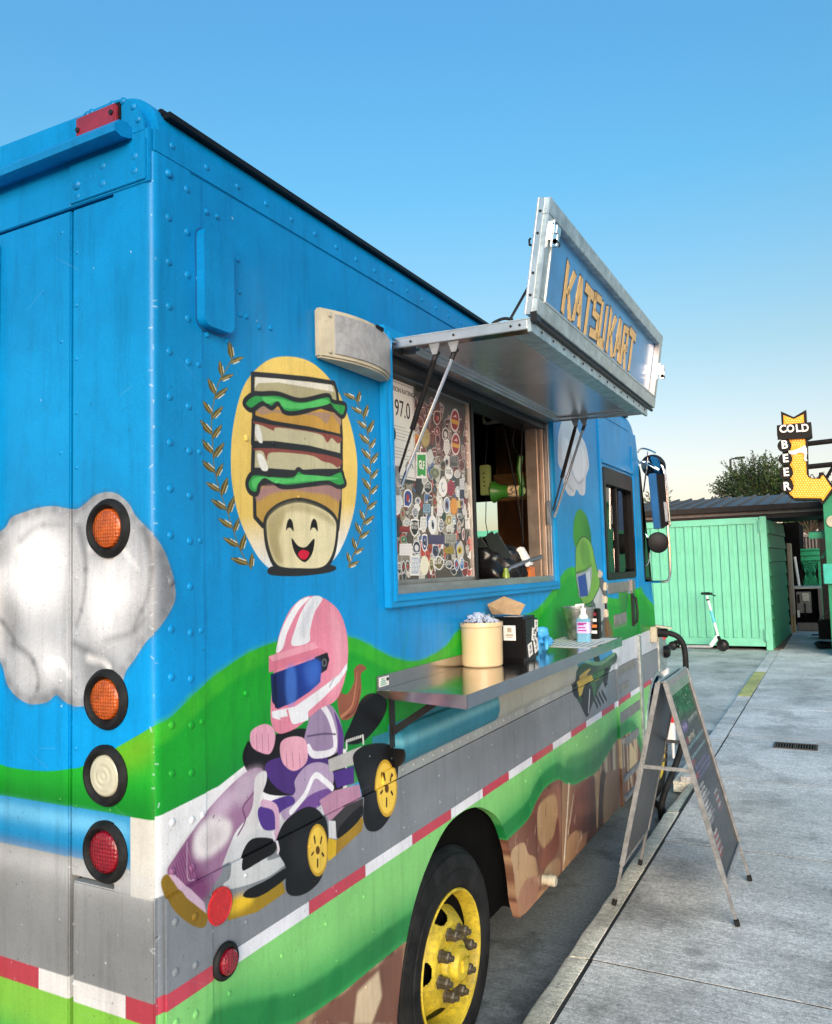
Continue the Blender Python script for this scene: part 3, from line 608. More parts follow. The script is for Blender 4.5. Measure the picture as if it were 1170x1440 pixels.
cs.line('K', [(250, 830), (252, 760), (275, 710), (300, 703), (330, 740), (350, 830), (372, 930), (355, 990), (325, 1035), (290, 1040), (268, 990), (252, 900)], 0x2c4a24, 3, closed=True)
cs.line('K', [(254, 884), (300, 868), (330, 842)], 0x4d7c34, 5)
for x, y in ((372, 880), (398, 945), (392, 1010), (400, 1080)): cs.fill('K', [(x - 8, y + 24), (x - 5, y - 12), (x + 6, y - 6), (x + 16, y + 6), (x + 8, y + 26)], 0xd8c8b0)
cs.fill('K', [(400, 1120), (425, 1130), (440, 1205), (402, 1205)], 0x7c5a20, blur=3, a=.7)
# second kart, low on the side
I = 'I'
cs.fill(I, [(850, 400), (850, 360), (880, 330), (950, 320), (1010, 285), (1022, 320), (1000, 380), (970, 430), (940, 500), (920, 550), (890, 500), (865, 450)], 0x2c4a34)
cs.fill(I, [(860, 440), (858, 400), (875, 370), (910, 350), (900, 380), (960, 365), (985, 330), (990, 360), (960, 400), (920, 410), (905, 450), (875, 470)], 0xb9a448)
for P_ in ([(915, 470), (925, 420), (950, 400), (955, 440), (940, 490)], [(940, 350), (990, 320), (1010, 330), (980, 380), (945, 400)]): cs.fill(I, P_, 0x3f6e44)
cs.fill(I, [(895, 500), (905, 430), (930, 410), (945, 460), (935, 510), (918, 550)], 0x16181a); cs.fill(I, [(985, 400), (990, 350), (1004, 340), (1006, 380), (996, 430)], 0x16181a)
cs.fill(I, [(852, 400), (862, 380), (878, 420), (885, 470), (870, 470), (856, 440)], 0x101214)
for k in range(4): cs.line(I, [(944 + k * 12, 470 - k * 8), (962 + k * 12, 510 - k * 10)], 0x1a1c1e, 7)
cs.line(I, [(930, 440), (925, 530)], 0xb8bcc0, 6); cs.line(I, [(890, 320), (950, 330), (1010, 290)], 0x7fae8c, 7, a=.6)
for crop, P_ in (('K', [(440, 1130), (510, 1115), (510, 1150), (440, 1172)]), ('K', [(418, 935), (540, 925), (540, 960), (418, 975)])):
    cs.fill(crop, P_, 0x6c8c68, sm=False, a=.75)
# the cloud that wraps the rear corner
cl = [(-140, 850), (-130, 780), (-70, 770), (0, 748), (17, 728), (36, 720), (55, 714), (78, 712), (106, 716), (120, 708), (133, 697), (150, 692), (167, 695), (183, 709), (192, 725), (206, 740), (219, 756), (231, 778), (239, 800), (244, 820), (245, 842), (236, 863), (219, 888), (205, 905), (190, 928), (178, 945), (168, 975), (140, 992), (119, 993), (103, 993), (89, 984), (80, 977), (67, 987), (44, 990), (25, 980), (11, 962), (4, 936), (-10, 920), (-60, 930)]
for c in (cb, cs):
    m = c.fill('p', cl, 0xb4b9c0)
    if m is None: continue
    for P_, col, a in (([(20, 750), (90, 740), (100, 830), (60, 860), (10, 840)], 0xf4f6fa, .9), ([(120, 800), (170, 790), (205, 830), (190, 890), (140, 900), (115, 860)], 0xf2f4f8, .9), ([(30, 930), (70, 910), (90, 950), (60, 970)], 0xeceef2, .8), ([(-60, 820), (0, 800), (10, 900), (-40, 900)], 0xdedede, .8)):
        c.fill('p', P_, col, blur=22, a=a, clip=m)
    for P_, a in (([(95, 760), (112, 760), (118, 860), (130, 900), (108, 890), (98, 830)], .28), ([(195, 740), (232, 780), (243, 840), (215, 890), (222, 820), (212, 780)], .8), ([(60, 725), (100, 718), (110, 745), (70, 740)], .45), ([(0, 830), (28, 850), (34, 900), (8, 910)], .6), ([(30, 920), (52, 925), (60, 945), (44, 950)], .6), ([(110, 905), (160, 925), (172, 960), (140, 990), (118, 960)], .6), ([(170, 860), (200, 840), (212, 885), (190, 915), (165, 900)], .45), ([(40, 965), (80, 960), (110, 980), (90, 995), (45, 995)], .6), ([(110, 720), (130, 710), (150, 700), (150, 780), (120, 770)], .35), ([(-20, 760), (10, 755), (20, 780), (-10, 800)], .5)):
        c.fill('p', P_, 0x3c4046, blur=13, a=min(1, a * .8), clip=m)
for c in (cb, cs):
    m = c.cover(c.tx('p', spline(cl)), 10)
    if m is None: continue
    ccx, ccy = 60, 850
    for k_, a_ in ((.99, .5), (.95, .35)):
        r_in = [(ccx + (x - ccx) * k_, ccy + (y - ccy) * k_) for x, y in cl]
        for i in range(len(r_in)):
            p0_, p1_ = r_in[i - 1], r_in[i]
            if abs(p0_[0] - p1_[0]) > 80: continue
            c.line('p', [p0_, p1_], 0x3c4046, 7, a=a_ * .5, sm=False, blur=10)
for c in (cb, cs):
    for P_, a_ in (([(112, 742), (120, 790), (118, 840), (108, 880)], .5), ([(205, 745), (214, 790), (208, 840), (190, 880)], .45), ([(20, 905), (45, 925), (55, 955), (50, 980)], .5), ([(104, 905), (135, 925), (150, 955), (142, 985)], .5), ([(150, 900), (185, 890), (205, 870)], .35), ([(-30, 860), (0, 870), (22, 900)], .5), ([(30, 760), (55, 740), (90, 738)], .3)):
        c.line('p', P_, 0x4a4e54, 9, a=a_, wd1=3, blur=7)
    for P_ in ([(128, 770), (165, 765), (195, 800)], [(25, 775), (60, 765), (92, 790)], [(65, 935), (85, 930), (98, 950)], [(125, 925), (150, 935), (160, 960)]): c.line('p', P_, 0xffffff, 10, a=.55, wd1=3, blur=8)
    rc = random.Random(2)
    for k in range(1500):
        x, y = rc.uniform(-120, 245), rc.uniform(700, 990)
        if not (lambda P: sum(((P[i - 1][1] > y) != (P[i][1] > y)) and x < (P[i][0] - P[i - 1][0]) * (y - P[i - 1][1]) / (P[i][1] - P[i - 1][1]) + P[i - 1][0] for i in range(len(P))) % 2)(cl): continue
        if (c is cs) != (x > 215): continue
        c.line('p', [(x, y), (x + .3, y + .3)], rc.choice([0x4c5056, 0x70757c, 0xffffff, 0x3a3e44]), rc.uniform(.5, 1.3), a=rc.uniform(.2, .6), sm=False)
# ---- rear face: hill, painted pipe, road, kerb stripe, verge
hb = [(-150, 1010), (-80, 1040), (0, 1074), (30, 1081), (67, 1084), (98, 1081), (120, 1076), (172, 1047), (217, 1020), (260, 985)]
hq = down(cb, [(x, y) for x, y in hb][::-1], 1.1)
q = [tuple(cb.fn(*p)) for p in spline(hb, False, 4)]; hq = q + [(-.3, q[-1][1]), (-.3, 1.2), (1.6, 1.2), (1.6, q[0][1])]
mb = cb.cover(cb.tx(UV, hq)); cb.fill(UV, hq, 0x1fa42c, sm=False)
cb.fill('p', [(150, 1060), (216, 1022), (216, 1060), (180, 1080)], 0x7cb01c, blur=14, a=.7, clip=mb)
cb.fill(UV, [(-.2, 1.2), (1.5, 1.2), (1.5, 1.38), (.6, 1.35), (.2, 1.37), (-.2, 1.37)], 0x0b6a20, sm=False, blur=14, a=.7, clip=mb)
zb = lambda px, py: cb.fn(px, py)[1]
cb.fill(UV, [(1.5, 1.205), (.07, 1.205), (.07, 1.317), (1.5, 1.317)], 0x1f86bc, sm=False)
cb.fill(UV, [(1.5, 1.27), (.07, 1.27), (.07, 1.30), (1.5, 1.30)], 0x7cc8ec, sm=False, blur=8, a=.8)
cb.fill(UV, [(1.5, 1.2), (.07, 1.2), (.07, 1.225), (1.5, 1.225)], 0x0d5a8e, sm=False, blur=6, a=.7)
cb.fill(UV, [(-.15, 1.145), (.07, 1.145), (.07, 1.317), (-.15, 1.317)], 0xc8c6be, sm=False)
cb.fill(UV, [(1.5, .9), (-.15, .9), (-.15, 1.15), (.07, 1.15), (.07, 1.205), (1.5, 1.205)], 0x8b8e90, sm=False)
cb.fill(UV, [(1.5, 1.15), (-.15, 1.15), (-.15, 1.2), (1.5, 1.2)], 0xb8babc, sm=False, blur=10, a=.7)
cb.fill(UV, [(1.5, .9), (-.15, .9), (-.15, 1.1), (1.5, 1.1)], 0x74777a, sm=False, blur=26, a=.7)
for a, b, k in ((-.15, .085, 0xa43c48), (.085, .37, 0xd0d0d0), (.37, .62, 0xa43c48), (.62, .9, 0xd0d0d0), (.9, 1.5, 0xa43c48)):
    cb.fill(UV, [(a, .89), (b, .89), (b, .94), (a, .94)], k, sm=False)
cb.fill(UV, [(1.5, .2), (-.15, .2), (-.15, .892), (1.5, .892)], 0x78b442, sm=False)
cb.fill(UV, [(1.5, .2), (-.15, .2), (-.15, .72), (.4, .8), (1.5, .78)], 0x2f9a48, sm=False, blur=16, a=.85)
cb.fill(UV, [(1.5, .2), (-.15, .2), (-.15, .6), (.4, .68), (1.5, .62)], 0x8a6255, sm=False, blur=3)
# wear: scratches, chips, bug specks
for c, n in ((cs, 520), (cb, 260)):
    for k in range(n):
        u = rnd.uniform(c.u0 + .1, c.u0 + min(c.du, 4.9)); v = rnd.uniform(.35, 1.3) if rnd.random() < .75 else rnd.uniform(1.3, 2.9)
        l = rnd.uniform(.001, .006); c.line(UV, [(u, v), (u + rnd.uniform(-l, l), v + rnd.uniform(-l, l))], rnd.choice([0x14181a, 0x24282a, 0xe8e8e8]), rnd.uniform(.0012, .003), a=rnd.uniform(.4, .9), sm=False)
    for k in range(60):
        u = rnd.uniform(c.u0 + .1, c.u0 + min(c.du, 4.5)); v = rnd.uniform(.5, 2.8); a = rnd.uniform(-.6, .6); l = rnd.uniform(.02, .09)
        c.line(UV, [(u, v), (u + l * math.cos(a), v + l * math.sin(a))], rnd.choice([0x9cb8c8, 0x20303c]), .0010, a=.2, sm=False)
for k in range(70):       # chipped corner
    v = rnd.uniform(.85, 2.75); c = rnd.choice((cs, cb)); c.line(UV, [(rnd.uniform(-.01, .012), v), (rnd.uniform(-.01, .012), v + rnd.uniform(-.01, .01))], 0xc8d8e0, rnd.uniform(.001, .004), a=.55, sm=False)
cs.speckle(.055); cb.speckle(.055)
IMS, IMB = cs.image('side_artwork'), cb.image('rear_artwork')

TRUCK = thing('food_truck', 'bright blue food truck with painted kart mural and open serving window', 'food truck', (-1.1, 2.6, 0))
def art_node(n, im, c, ia, ib, obj_tc):
    sp = n.nodes.new('ShaderNodeSeparateXYZ'); n.links.new(obj_tc, sp.inputs[0])
    off = TRUCK.location; src = [sp.outputs[0], sp.outputs[1], sp.outputs[2]]
    def m(src_, sign, o0, u0, du):
        a = n.nodes.new('ShaderNodeMath'); a.operation = 'MULTIPLY_ADD'; n.links.new(src_, a.inputs[0]); a.inputs[1].default_value = sign / du; a.inputs[2].default_value = (sign * o0 - u0) / du; return a.outputs[0]
    cb_ = n.nodes.new('ShaderNodeCombineXYZ')
    n.links.new(m(src[ia], -1 if ia == 0 else 1, off[ia], c.u0, c.du), cb_.inputs[0]); n.links.new(m(src[2], 1, off[2], c.v0, c.dv), cb_.inputs[1])
    t = n.nodes.new('ShaderNodeTexImage'); t.image = im; t.extension = 'EXTEND'; n.links.new(cb_.outputs[0], t.inputs[0]); return t.outputs[0], sp
def paint_mat():
    m = mat('truck_paint', (1, 1, 1), .38, 0, .07, 1.6, 0, coat=.05, dirt=0, spec=.27)
    n = m.node_tree; p = n.nodes['Principled BSDF']
    tc = n.nodes.new('ShaderNodeTexCoord'); tc.object = TRUCK
    a, sp = art_node(n, IMS, cs, 1, 2, tc.outputs['Object']); b, _ = art_node(n, IMB, cb, 0, 2, tc.outputs['Object'])
    sm = n.nodes.new('ShaderNodeMath'); sm.operation = 'ADD'; n.links.new(sp.outputs[0], sm.inputs[0]); n.links.new(sp.outputs[1], sm.inputs[1])
    gt = n.nodes.new('ShaderNodeMath'); gt.operation = 'GREATER_THAN'; gt.inputs[1].default_value = -(-1.1 * -1) * -1 * 1 - 2.6 + 0.0
    gt.inputs[1].default_value = 0 - (TRUCK.location[0] + TRUCK.location[1]); n.links.new(sm.outputs[0], gt.inputs[0])
    mx = n.nodes.new('ShaderNodeMix'); mx.data_type = 'RGBA'; n.links.new(gt.outputs[0], mx.inputs[0]); n.links.new(b, mx.inputs[6]); n.links.new(a, mx.inputs[7])
    nz = n.nodes.new('ShaderNodeTexNoise'); nz.inputs['Scale'].default_value = 2.2; nz.inputs['Detail'].default_value = 9; nz.inputs['Roughness'].default_value = .7; n.links.new(tc.outputs['Object'], nz.inputs[0])
    mr = n.nodes.new('ShaderNodeMapRange'); mr.inputs[1].default_value = .36; mr.inputs[2].default_value = .64; mr.inputs[3].default_value = .84; mr.inputs[4].default_value = 1.10; n.links.new(nz.outputs[0], mr.inputs[0])
    mm = n.nodes.new('ShaderNodeVectorMath'); mm.operation = 'SCALE'; n.links.new(mx.outputs[2], mm.inputs[0]); ms_ = n.nodes.new('ShaderNodeMapping'); ms_.inputs['Scale'].default_value = (9, 9, .7); n.links.new(tc.outputs['Object'], ms_.inputs[0])
    ns_ = n.nodes.new('ShaderNodeTexNoise'); ns_.inputs['Scale'].default_value = 3; ns_.inputs['Detail'].default_value = 8; ns_.inputs['Roughness'].default_value = .75; n.links.new(ms_.outputs[0], ns_.inputs[0])
    mq = n.nodes.new('ShaderNodeMapRange'); mq.inputs[1].default_value = .5; mq.inputs[2].default_value = .75; mq.inputs[3].default_value = 1.0; mq.inputs[4].default_value = .72; n.links.new(ns_.outputs[0], mq.inputs[0])
    ml_ = n.nodes.new('ShaderNodeMath'); ml_.operation = 'MULTIPLY'; n.links.new(mr.outputs[0], ml_.inputs[0]); n.links.new(mq.outputs[0], ml_.inputs[1]); n.links.new(ml_.outputs[0], mm.inputs['Scale']); n.links.new(mm.outputs[0], p.inputs['Base Color'])
    # gentle sheet-metal waves and orange peel
    mp = n.nodes.new('ShaderNodeMapping'); mp.inputs['Scale'].default_value = (1, 1, .5); n.links.new(tc.outputs['Object'], mp.inputs[0])
    w1 = n.nodes.new('ShaderNodeTexNoise'); w1.inputs['Scale'].default_value = 3.5; w1.inputs['Detail'].default_value = 2; n.links.new(mp.outputs[0], w1.inputs[0])
    b1 = n.nodes.new('ShaderNodeBump'); b1.inputs['Strength'].default_value = .5; b1.inputs['Distance'].default_value = .02; n.links.new(w1.outputs[0], b1.inputs['Height'])
    w2 = n.nodes.new('ShaderNodeTexNoise'); w2.inputs['Scale'].default_value = 180; w2.inputs['Detail'].default_value = 3; n.links.new(tc.outputs['Object'], w2.inputs[0])
    b2 = n.nodes.new('ShaderNodeBump'); b2.inputs['Strength'].default_value = .12; b2.inputs['Distance'].default_value = .001; n.links.new(w2.outputs[0], b2.inputs['Height']); n.links.new(b1.outputs[0], b2.inputs['Normal'])
    n.links.new(b2.outputs[0], p.inputs['Normal'])
    return m
PAINT = paint_mat()
# ------------------------------------------------------------ setting
def conc_mat(name, col, seed, stain=.5, wet=True, br=.18):
    m = bpy.data.materials.new(name); m.use_nodes = True; n = m.node_tree; p = n.nodes['Principled BSDF']
    ge = n.nodes.new('ShaderNodeNewGeometry'); mp = n.nodes.new('ShaderNodeMapping'); mp.inputs['Location'].default_value = (seed, seed * 2, 0); n.links.new(ge.outputs['Position'], mp.inputs[0])
    def nz(sc_, det=8, ro=.65, src=mp):
        t = n.nodes.new('ShaderNodeTexNoise'); t.inputs['Scale'].default_value = sc_; t.inputs['Detail'].default_value = det; t.inputs['Roughness'].default_value = ro; n.links.new(src.outputs[0], t.inputs[0]); return t.outputs[0]
    def mr(src, a, b, c, d):
        t = n.nodes.new('ShaderNodeMapRange'); n.links.new(src, t.inputs[0])
        for i, v in enumerate((a, b, c, d)): t.inputs[i + 1].default_value = v
        return t.outputs[0]
    def spot(px_, py_, rx_, ry_, s0):
        q0 = n.nodes.new('ShaderNodeVectorMath'); q0.operation = 'SUBTRACT'; n.links.new(wob.outputs[0], q0.inputs[0]); q0.inputs[1].default_value = (px_, py_, 0)
        q1 = n.nodes.new('ShaderNodeVectorMath'); q1.operation = 'MULTIPLY'; n.links.new(q0.outputs[0], q1.inputs[0]); q1.inputs[1].default_value = (1 / rx_, 1 / ry_, 0)
        q2 = n.nodes.new('ShaderNodeVectorMath'); q2.operation = 'LENGTH'; n.links.new(q1.outputs[0], q2.inputs[0]); return mr(q2.outputs['Value'], .55, 1.1, 1 - s0, 1)
    def mul(a, b):
        t = n.nodes.new('ShaderNodeMath'); t.operation = 'MULTIPLY'; n.links.new(a, t.inputs[0]); n.links.new(b, t.inputs[1]); return t.outputs[0]
    big = nz(.9, 9, .7); fine = nz(55, 8, .85); st = nz(2.3, 10, .75); broom = n.nodes.new('ShaderNodeMapping'); broom.inputs['Scale'].default_value = (2.2, 60, 1); n.links.new(ge.outputs['Position'], broom.inputs[0]); bz = nz(2.5, 4, .6, broom)
    pt = nz(26, 9, .85); spk = nz(240, 3, .6)
    wn = n.nodes.new('ShaderNodeTexNoise'); wn.inputs['Scale'].default_value = 5; wn.inputs['Detail'].default_value = 6; n.links.new(ge.outputs['Position'], wn.inputs[0]); wa = n.nodes.new('ShaderNodeVectorMath'); wa.operation = 'MULTIPLY_ADD'; n.links.new(wn.outputs['Color'], wa.inputs[0]); wa.inputs[1].default_value = (.22, .22, 0); n.links.new(ge.outputs['Position'], wa.inputs[2]); wob = n.nodes.new('ShaderNodeVectorMath'); wob.operation = 'SUBTRACT'; n.links.new(wa.outputs[0], wob.inputs[0]); wob.inputs[1].default_value = (.11, .11, 0)
    v = mul(mr(big, .40, .62, .76, 1.16), mr(fine, .40, .60, .70, 1.3)); v = mul(v, mr(st, .50, .62, 1, 1 - stain)); v = mul(v, mr(bz, .38, .62, .84, 1.12)); v = mul(v, mr(pt, .57, .66, 1, .35))
    v = mul(v, mr(spk, .40, .60, .75, 1.22))
    for sp0 in SPOTS: v = mul(v, spot(*sp0))
    sv = n.nodes.new('ShaderNodeVectorMath'); sv.operation = 'SCALE'; sv.inputs[0].default_value = col; n.links.new(v, sv.inputs['Scale']); n.links.new(sv.outputs[0], p.inputs['Base Color'])
    p.inputs['Roughness'].default_value = .8; n.links.new(mr(big, .3, .7, .6, .92), p.inputs['Roughness'])
    b1 = n.nodes.new('ShaderNodeBump'); b1.inputs['Strength'].default_value = .35; b1.inputs['Distance'].default_value = .003; n.links.new(fine, b1.inputs['Height'])
    b2 = n.nodes.new('ShaderNodeBump'); b2.inputs['Strength'].default_value = .4; b2.inputs['Distance'].default_value = .003; n.links.new(bz, b2.inputs['Height']); n.links.new(b1.outputs[0], b2.inputs['Normal']); n.links.new(b2.outputs[0], p.inputs['Normal'])
    return m
SPOTS = ((.42, 2.75, .26, .16, .30), (.78, 2.9, .30, .10, .22), (.62, 2.05, .12, .07, .18), (.30, 2.85, .09, .3, .25), (1.0, 3.3, .4, .22, .12), (1.15, 2.35, .2, .3, .14), (.45, 3.9, .10, .06, .3), (.72, 2.32, .07, .06, .35), (.66, 2.47, .06, .05, .35), (1.12, 2.55, .14, .05, .2), (.9, 4.6, .3, .2, .12), (.23, 2.6, .06, .12, .3), (.8, 1.75, .10, .07, .25), (.55, 1.8, .09, .06, .22))
CONC = [conc_mat('sidewalk_concrete_' + a, c, s_, .32) for a, c, s_ in (('plain', (.65, .595, .56), 3), ('pale', (.68, .625, .59), 17), ('worn', (.61, .555, .52), 41))]
KERB = conc_mat('kerb_concrete', (.88, .76, .61), 9, .22)
ROAD = conc_mat('street_surface', (.30, .275, .255), 5, .45)
APR = conc_mat('apron_concrete', (.54, .50, .46), 29, .35)
bm = BM()     # ground sheet, street level under the truck, rising to the apron beyond it
ys = [-400, -3, 5.4, 7.4, 12, 60, 1500]; zs = [0, 0, 0, .11, .125, .125, .125]; xs = [-600, -8, .4, 12, 600]
g = [[bm.verts.new((x, y, z)) for x in xs] for y, z in zip(ys, zs)]
for i in range(len(ys) - 1):
    for j in range(len(xs) - 1):
        f = bm.faces.new([g[i][j], g[i][j + 1], g[i + 1][j + 1], g[i + 1][j]]); f.material_index = 1 if i >= 3 else 0
obj('ground', bm, None, kind='structure', mats=[ROAD, APR])
SW = obj('sidewalk', (lambda b: (box(b, .258, 14, -6, 15.2, -.1, .1382), b)[1])(BM()), conc_mat('joint_filler', (.03, .028, .026), 2), kind='structure')
# slabs
XR = lambda y: .297 - .008 * (y + 1) / 3
jt = [2.2 + 1.63 * k for k in range(-5, 9)]
for i, (a, b) in enumerate(zip(jt, jt[1:])):
    xe = [XR((a + b) / 2) - .003, 2.35, 4.4, 6.5]
    for j, (c, d) in enumerate(zip(xe, xe[1:])):
        bm = BM(); box(bm, c + .005, d - .006, a + .006, b - .006, .05, .14 + rnd.uniform(-.0003, .0003))
        obj('slab', bm, CONC[(i * 3 + j * 2) % 3], SW)
KB = obj('kerb', (lambda b: (box(b, .19, .29, -6, 5.2, -.1, .10), b)[1])(BM()), KERB, kind='structure')
def kerb_piece(y0, y1, z0=.14, z1=.14):
    bm = BM(); n = max(2, int((y1 - y0) / .12)); pr = None
    for i in range(n + 1):
        y = y0 + (y1 - y0) * i / n; z = z0 + (z1 - z0) * i / n; j = rnd.uniform(-.004, .004); xr = XR(y) - .006
        ring = [bm.verts.new(p) for p in ((.168 + j, y, -.05), (.170 + j, y, z - .03), (.176 + j, y, z - .012), (.19 + j, y, z - .003), (xr - .012, y, z), (xr - rnd.uniform(0, .004), y, z - .008), (xr, y, -.05))]
        if pr:
            for k in range(6): bm.faces.new([pr[k], pr[k + 1], ring[k + 1], ring[k]])
        else: bm.faces.new(ring[::-1])
        pr = ring
    bm.faces.new(pr); return obj('kerbstone', bm, KERB, KB, smooth=True)
for a, b in ((-6, -1.06), (-1.05, 2.19), (2.2, 4.4)): kerb_piece(a, b)
kerb_piece(4.41, 5.35, .14, .10)
# flush strip between slabs and apron beyond the kerb, yellow worn patch
ST = obj('gutter_strip', (lambda b: (box(b, .06, .235, 5.36, 15, .02, .10), b)[1])(BM()), KERB, kind='structure')
yy = [5.37, 6.8, 8.3, 9.45, 11.9, 13.4, 14.9]
YEL = conc_mat('worn_yellow_paint', (.50, .46, .16), 51, .4)
for i, (a, b) in enumerate(zip(yy, yy[1:])):
    bm = BM(); o_ = -.008 * (i + 1); hexa(bm, [(XR(a) - .165, a, .03), (XR(a) - .008, a, .03), (XR(b) - .008, b - .008, .03), (XR(b) - .165, b - .008, .03)], [(XR(a) - .165, a, .139), (XR(a) - .008, a, .14), (XR(b) - .008, b - .008, .14), (XR(b) - .165, b - .008, .139)])
    obj('strip_slab', bm, CONC[i % 3], ST, bevel=.004)
bm = BM(); o_ = .0; hexa(bm, [(.105 + o_, 9.5, .1405), (.255 + o_, 9.5, .1415), (.25 + o_, 11.85, .1415), (.10 + o_, 11.85, .1405)], [(.105 + o_, 9.5, .1445), (.255 + o_, 9.5, .1445), (.25 + o_, 11.85, .1445), (.10 + o_, 11.85, .1445)])
obj('yellow_marking', bm, YEL, ST)
# drain grate
D = thing('drain_grate', 'rusty rectangular drain grate set in the concrete sidewalk', 'drain', (.88, 6.78, .142))
bm = BM(); prism(bm, [(.70, 6.66), (1.06, 6.66), (1.06, 6.9), (.70, 6.9)], .1425, .1475, 'z', holes=[[(.72, 6.685), (.875, 6.685), (.875, 6.875), (.72, 6.875)], [(.885, 6.685), (1.04, 6.685), (1.04, 6.875), (.885, 6.875)]])
obj('grate_frame', bm, M['rust'], D)
bm = BM(); box(bm, .72, 1.04, 6.685, 6.875, .1425, .1432); obj('pit', bm, M['void'], D)
gb_ = None
for k in range(14):
    x = .733 + k * .0222 + (.006 if k > 6 else 0)
    if gb_ is None:
        bm = BM(); box(bm, x - .004, x + .004, 6.686, 6.874, .1434, .1468); gb_ = obj('grate_bar', bm, M['rust'], D)
        x0_ = WP[gb_].x
    else: inst(gb_, (x, WP[gb_].y, WP[gb_].z), D)

# ------------------------------------------------------------ truck body
bmW = 2.2
bm = BM()    # roof with rounded cove
pro = [(0, 2.805)] + [(-.13 + .13 * math.cos(t), 2.865 + .108 * math.sin(t)) for t in np.linspace(0, math.pi / 2, 9)] + [(-1.1, 3.0)] + [(-2.07 - .13 * math.sin(t), 2.865 + .108 * math.cos(t)) for t in np.linspace(0, math.pi / 2, 9)] + [(-2.2, 2.805)]
prism(bm, pro, .0, 4.62, 'y'); roof = obj('roof', bm, PAINT, TRUCK, bevel=.022, smooth=True)
bm = BM()    # front roof cap, rounded down to the windscreen
rings = []
for i in range(7):
    t = i / 6; y = 4.6 + .36 * math.sin(t * math.pi / 2); dz = .20 * (1 - math.cos(t * math.pi / 2)); sx = 1 - .05 * t * t
    rings.append([bm.verts.new((-1.1 + (x + 1.1) * sx, y - (0 if z > 2.9 else 0), max(z - dz * ((z - 2.6) / .4), 2.66) if k not in (0, len(pro) - 1) else 2.70 + (.105) * (1 - t))) for k, (x, z) in enumerate(pro)])
for a, b in zip(rings, rings[1:]):
    for k in range(len(pro) - 1): bm.faces.new([a[k], a[k + 1], b[k + 1], b[k]])
bm.faces.new(rings[-1])
obj('roof_cap', bm, PAINT, TRUCK, smooth=True)
bm = BM(); tube(bm, [(-.02, .045, 2.921), (-.02, 4.6, 2.921)], .012, 8); box(bm, -.035, .012, .045, 4.6, 2.904, 2.917); obj('rain_gutter', bm, M['black'], TRUCK)
bm = BM(); box(bm, -.002, .004, .004, 4.62, 2.806, 2.862); obj('cove_strip', bm, PAINT, TRUCK, bevel=.002)
# side wall, upper, with window openings
win = (1.075, 2.735, 1.77, 2.60)
dwin = rrect(3.83, 4.655, 1.73, 2.47, .04)
bm = BM(); outer = [(.04, 1.1512), (5.30, 1.1512), (5.26, 1.45), (5.2, 1.68), (4.97, 1.69), (4.93, 2.60), (4.86, 2.808), (.04, 2.808)]
prism(bm, outer, -.035, 0, 'x', holes=[[(win[0], win[2]), (win[1], win[2]), (win[1], win[3]), (win[0], win[3])], dwin])
obj('side_panel', bm, PAINT, TRUCK)
ar = [S(*p) for p in ((732, 1296), (725, 1270), (722, 1243), (718, 1212), (712.5, 1185), (700, 1152.5), (680, 1137), (660, 1136), (640, 1147.5), (622.5, 1167.5), (602.5, 1207.5), (585, 1255), (572.5, 1305), (562.5, 1367), (556, 1430))]
arch = spline([(p[1], p[2]) for p in ar], False, 4).tolist(); arch = [tuple(p) for p in arch]
fa = [(5.2 + .47 * math.cos(t), .43 + .52 * math.sin(t)) for t in np.linspace(0, math.pi, 16)]
low = [(.04, 1.15), (.04, .33)] + [(arch[-1][0], .33)] + arch[::-1] + [(2.11, .30), (3.98, .305), (4.0, .42)] + [(4.62, .42), (4.64, .3)] + [(4.73, .3)] + fa[::-1][0:11]
# rear quarter
bm = BM(); prism(bm, [(.04, 1.15), (.04, .33), (arch[-1][0], .33)] + arch[::-1][:-1] + [(2.10, .31), (2.16, .30), (3.93, .30), (3.93, 1.15)], -.03, .006, 'x')
obj('lower_side_panel', bm, PAINT, TRUCK)
bm = BM(); prism(bm, [(3.945, .31), (4.60, .31), (4.60, 1.15), (3.945, 1.15)], -.03, .004, 'x'); obj('lower_side_panel', bm, PAINT, TRUCK, bevel=.003)
bm = BM(); prism(bm, [(4.615, 1.15), (4.615, .3), (4.70, .3)] + fa[::-1][:9] + [(5.30, .94), (5.30, 1.15)], -.03, .004, 'x'); obj('lower_side_panel', bm, PAINT, TRUCK)
# full height mouldings by the cab
for y, z0, z1, n_ in ((3.78, 1.3, 2.80, 0), (4.70, 1.2, 2.7, 0)):
    bm = BM(); box(bm, -.002, .010, y - .022, y + .022, z0, z1); obj('pillar_moulding', bm, PAINT, TRUCK, bevel=.003)
bm = BM(); box(bm, 0, .016, 3.925, 3.965, .28, 1.28); obj('door_track', bm, PAINT, TRUCK, bevel=.004)
bm = BM(); box(bm, 0, .018, 4.60, 4.66, .35, 1.31); obj('door_jamb', bm, M['galv'], TRUCK, bevel=.004)
# rub rail and rivet strip
bm = BM(); prism(bm, [(0, 1.195), (.018, 1.197), (.032, 1.212), (.040, 1.24), (.040, 1.275), (.032, 1.30), (.018, 1.317), (0, 1.32)], 1.03, 3.93, 'y'); obj('rub_rail', bm, PAINT, TRUCK, smooth=True)
bm = BM(); box(bm, .0, .009, .95, 3.9, 1.155, 1.196); obj('rivet_strip', bm, PAINT, TRUCK, bevel=.002)
# grey rub strips on the cab door
for z0, z1, y0, y1 in ((1.10, 1.16, 3.98, 4.5), (.99, 1.04, 4.0, 4.28), (.79, .86, 3.98, 4.58), (.62, .68, 4.1, 4.5), (1.43, 1.5, 3.96, 4.3), (1.64, 1.71, 3.85, 4.6)):
    bm = BM(); box(bm, 0, .007, y0, y1, z0, z1); obj('rub_strip', bm, M['grey'], TRUCK, bevel=.002)
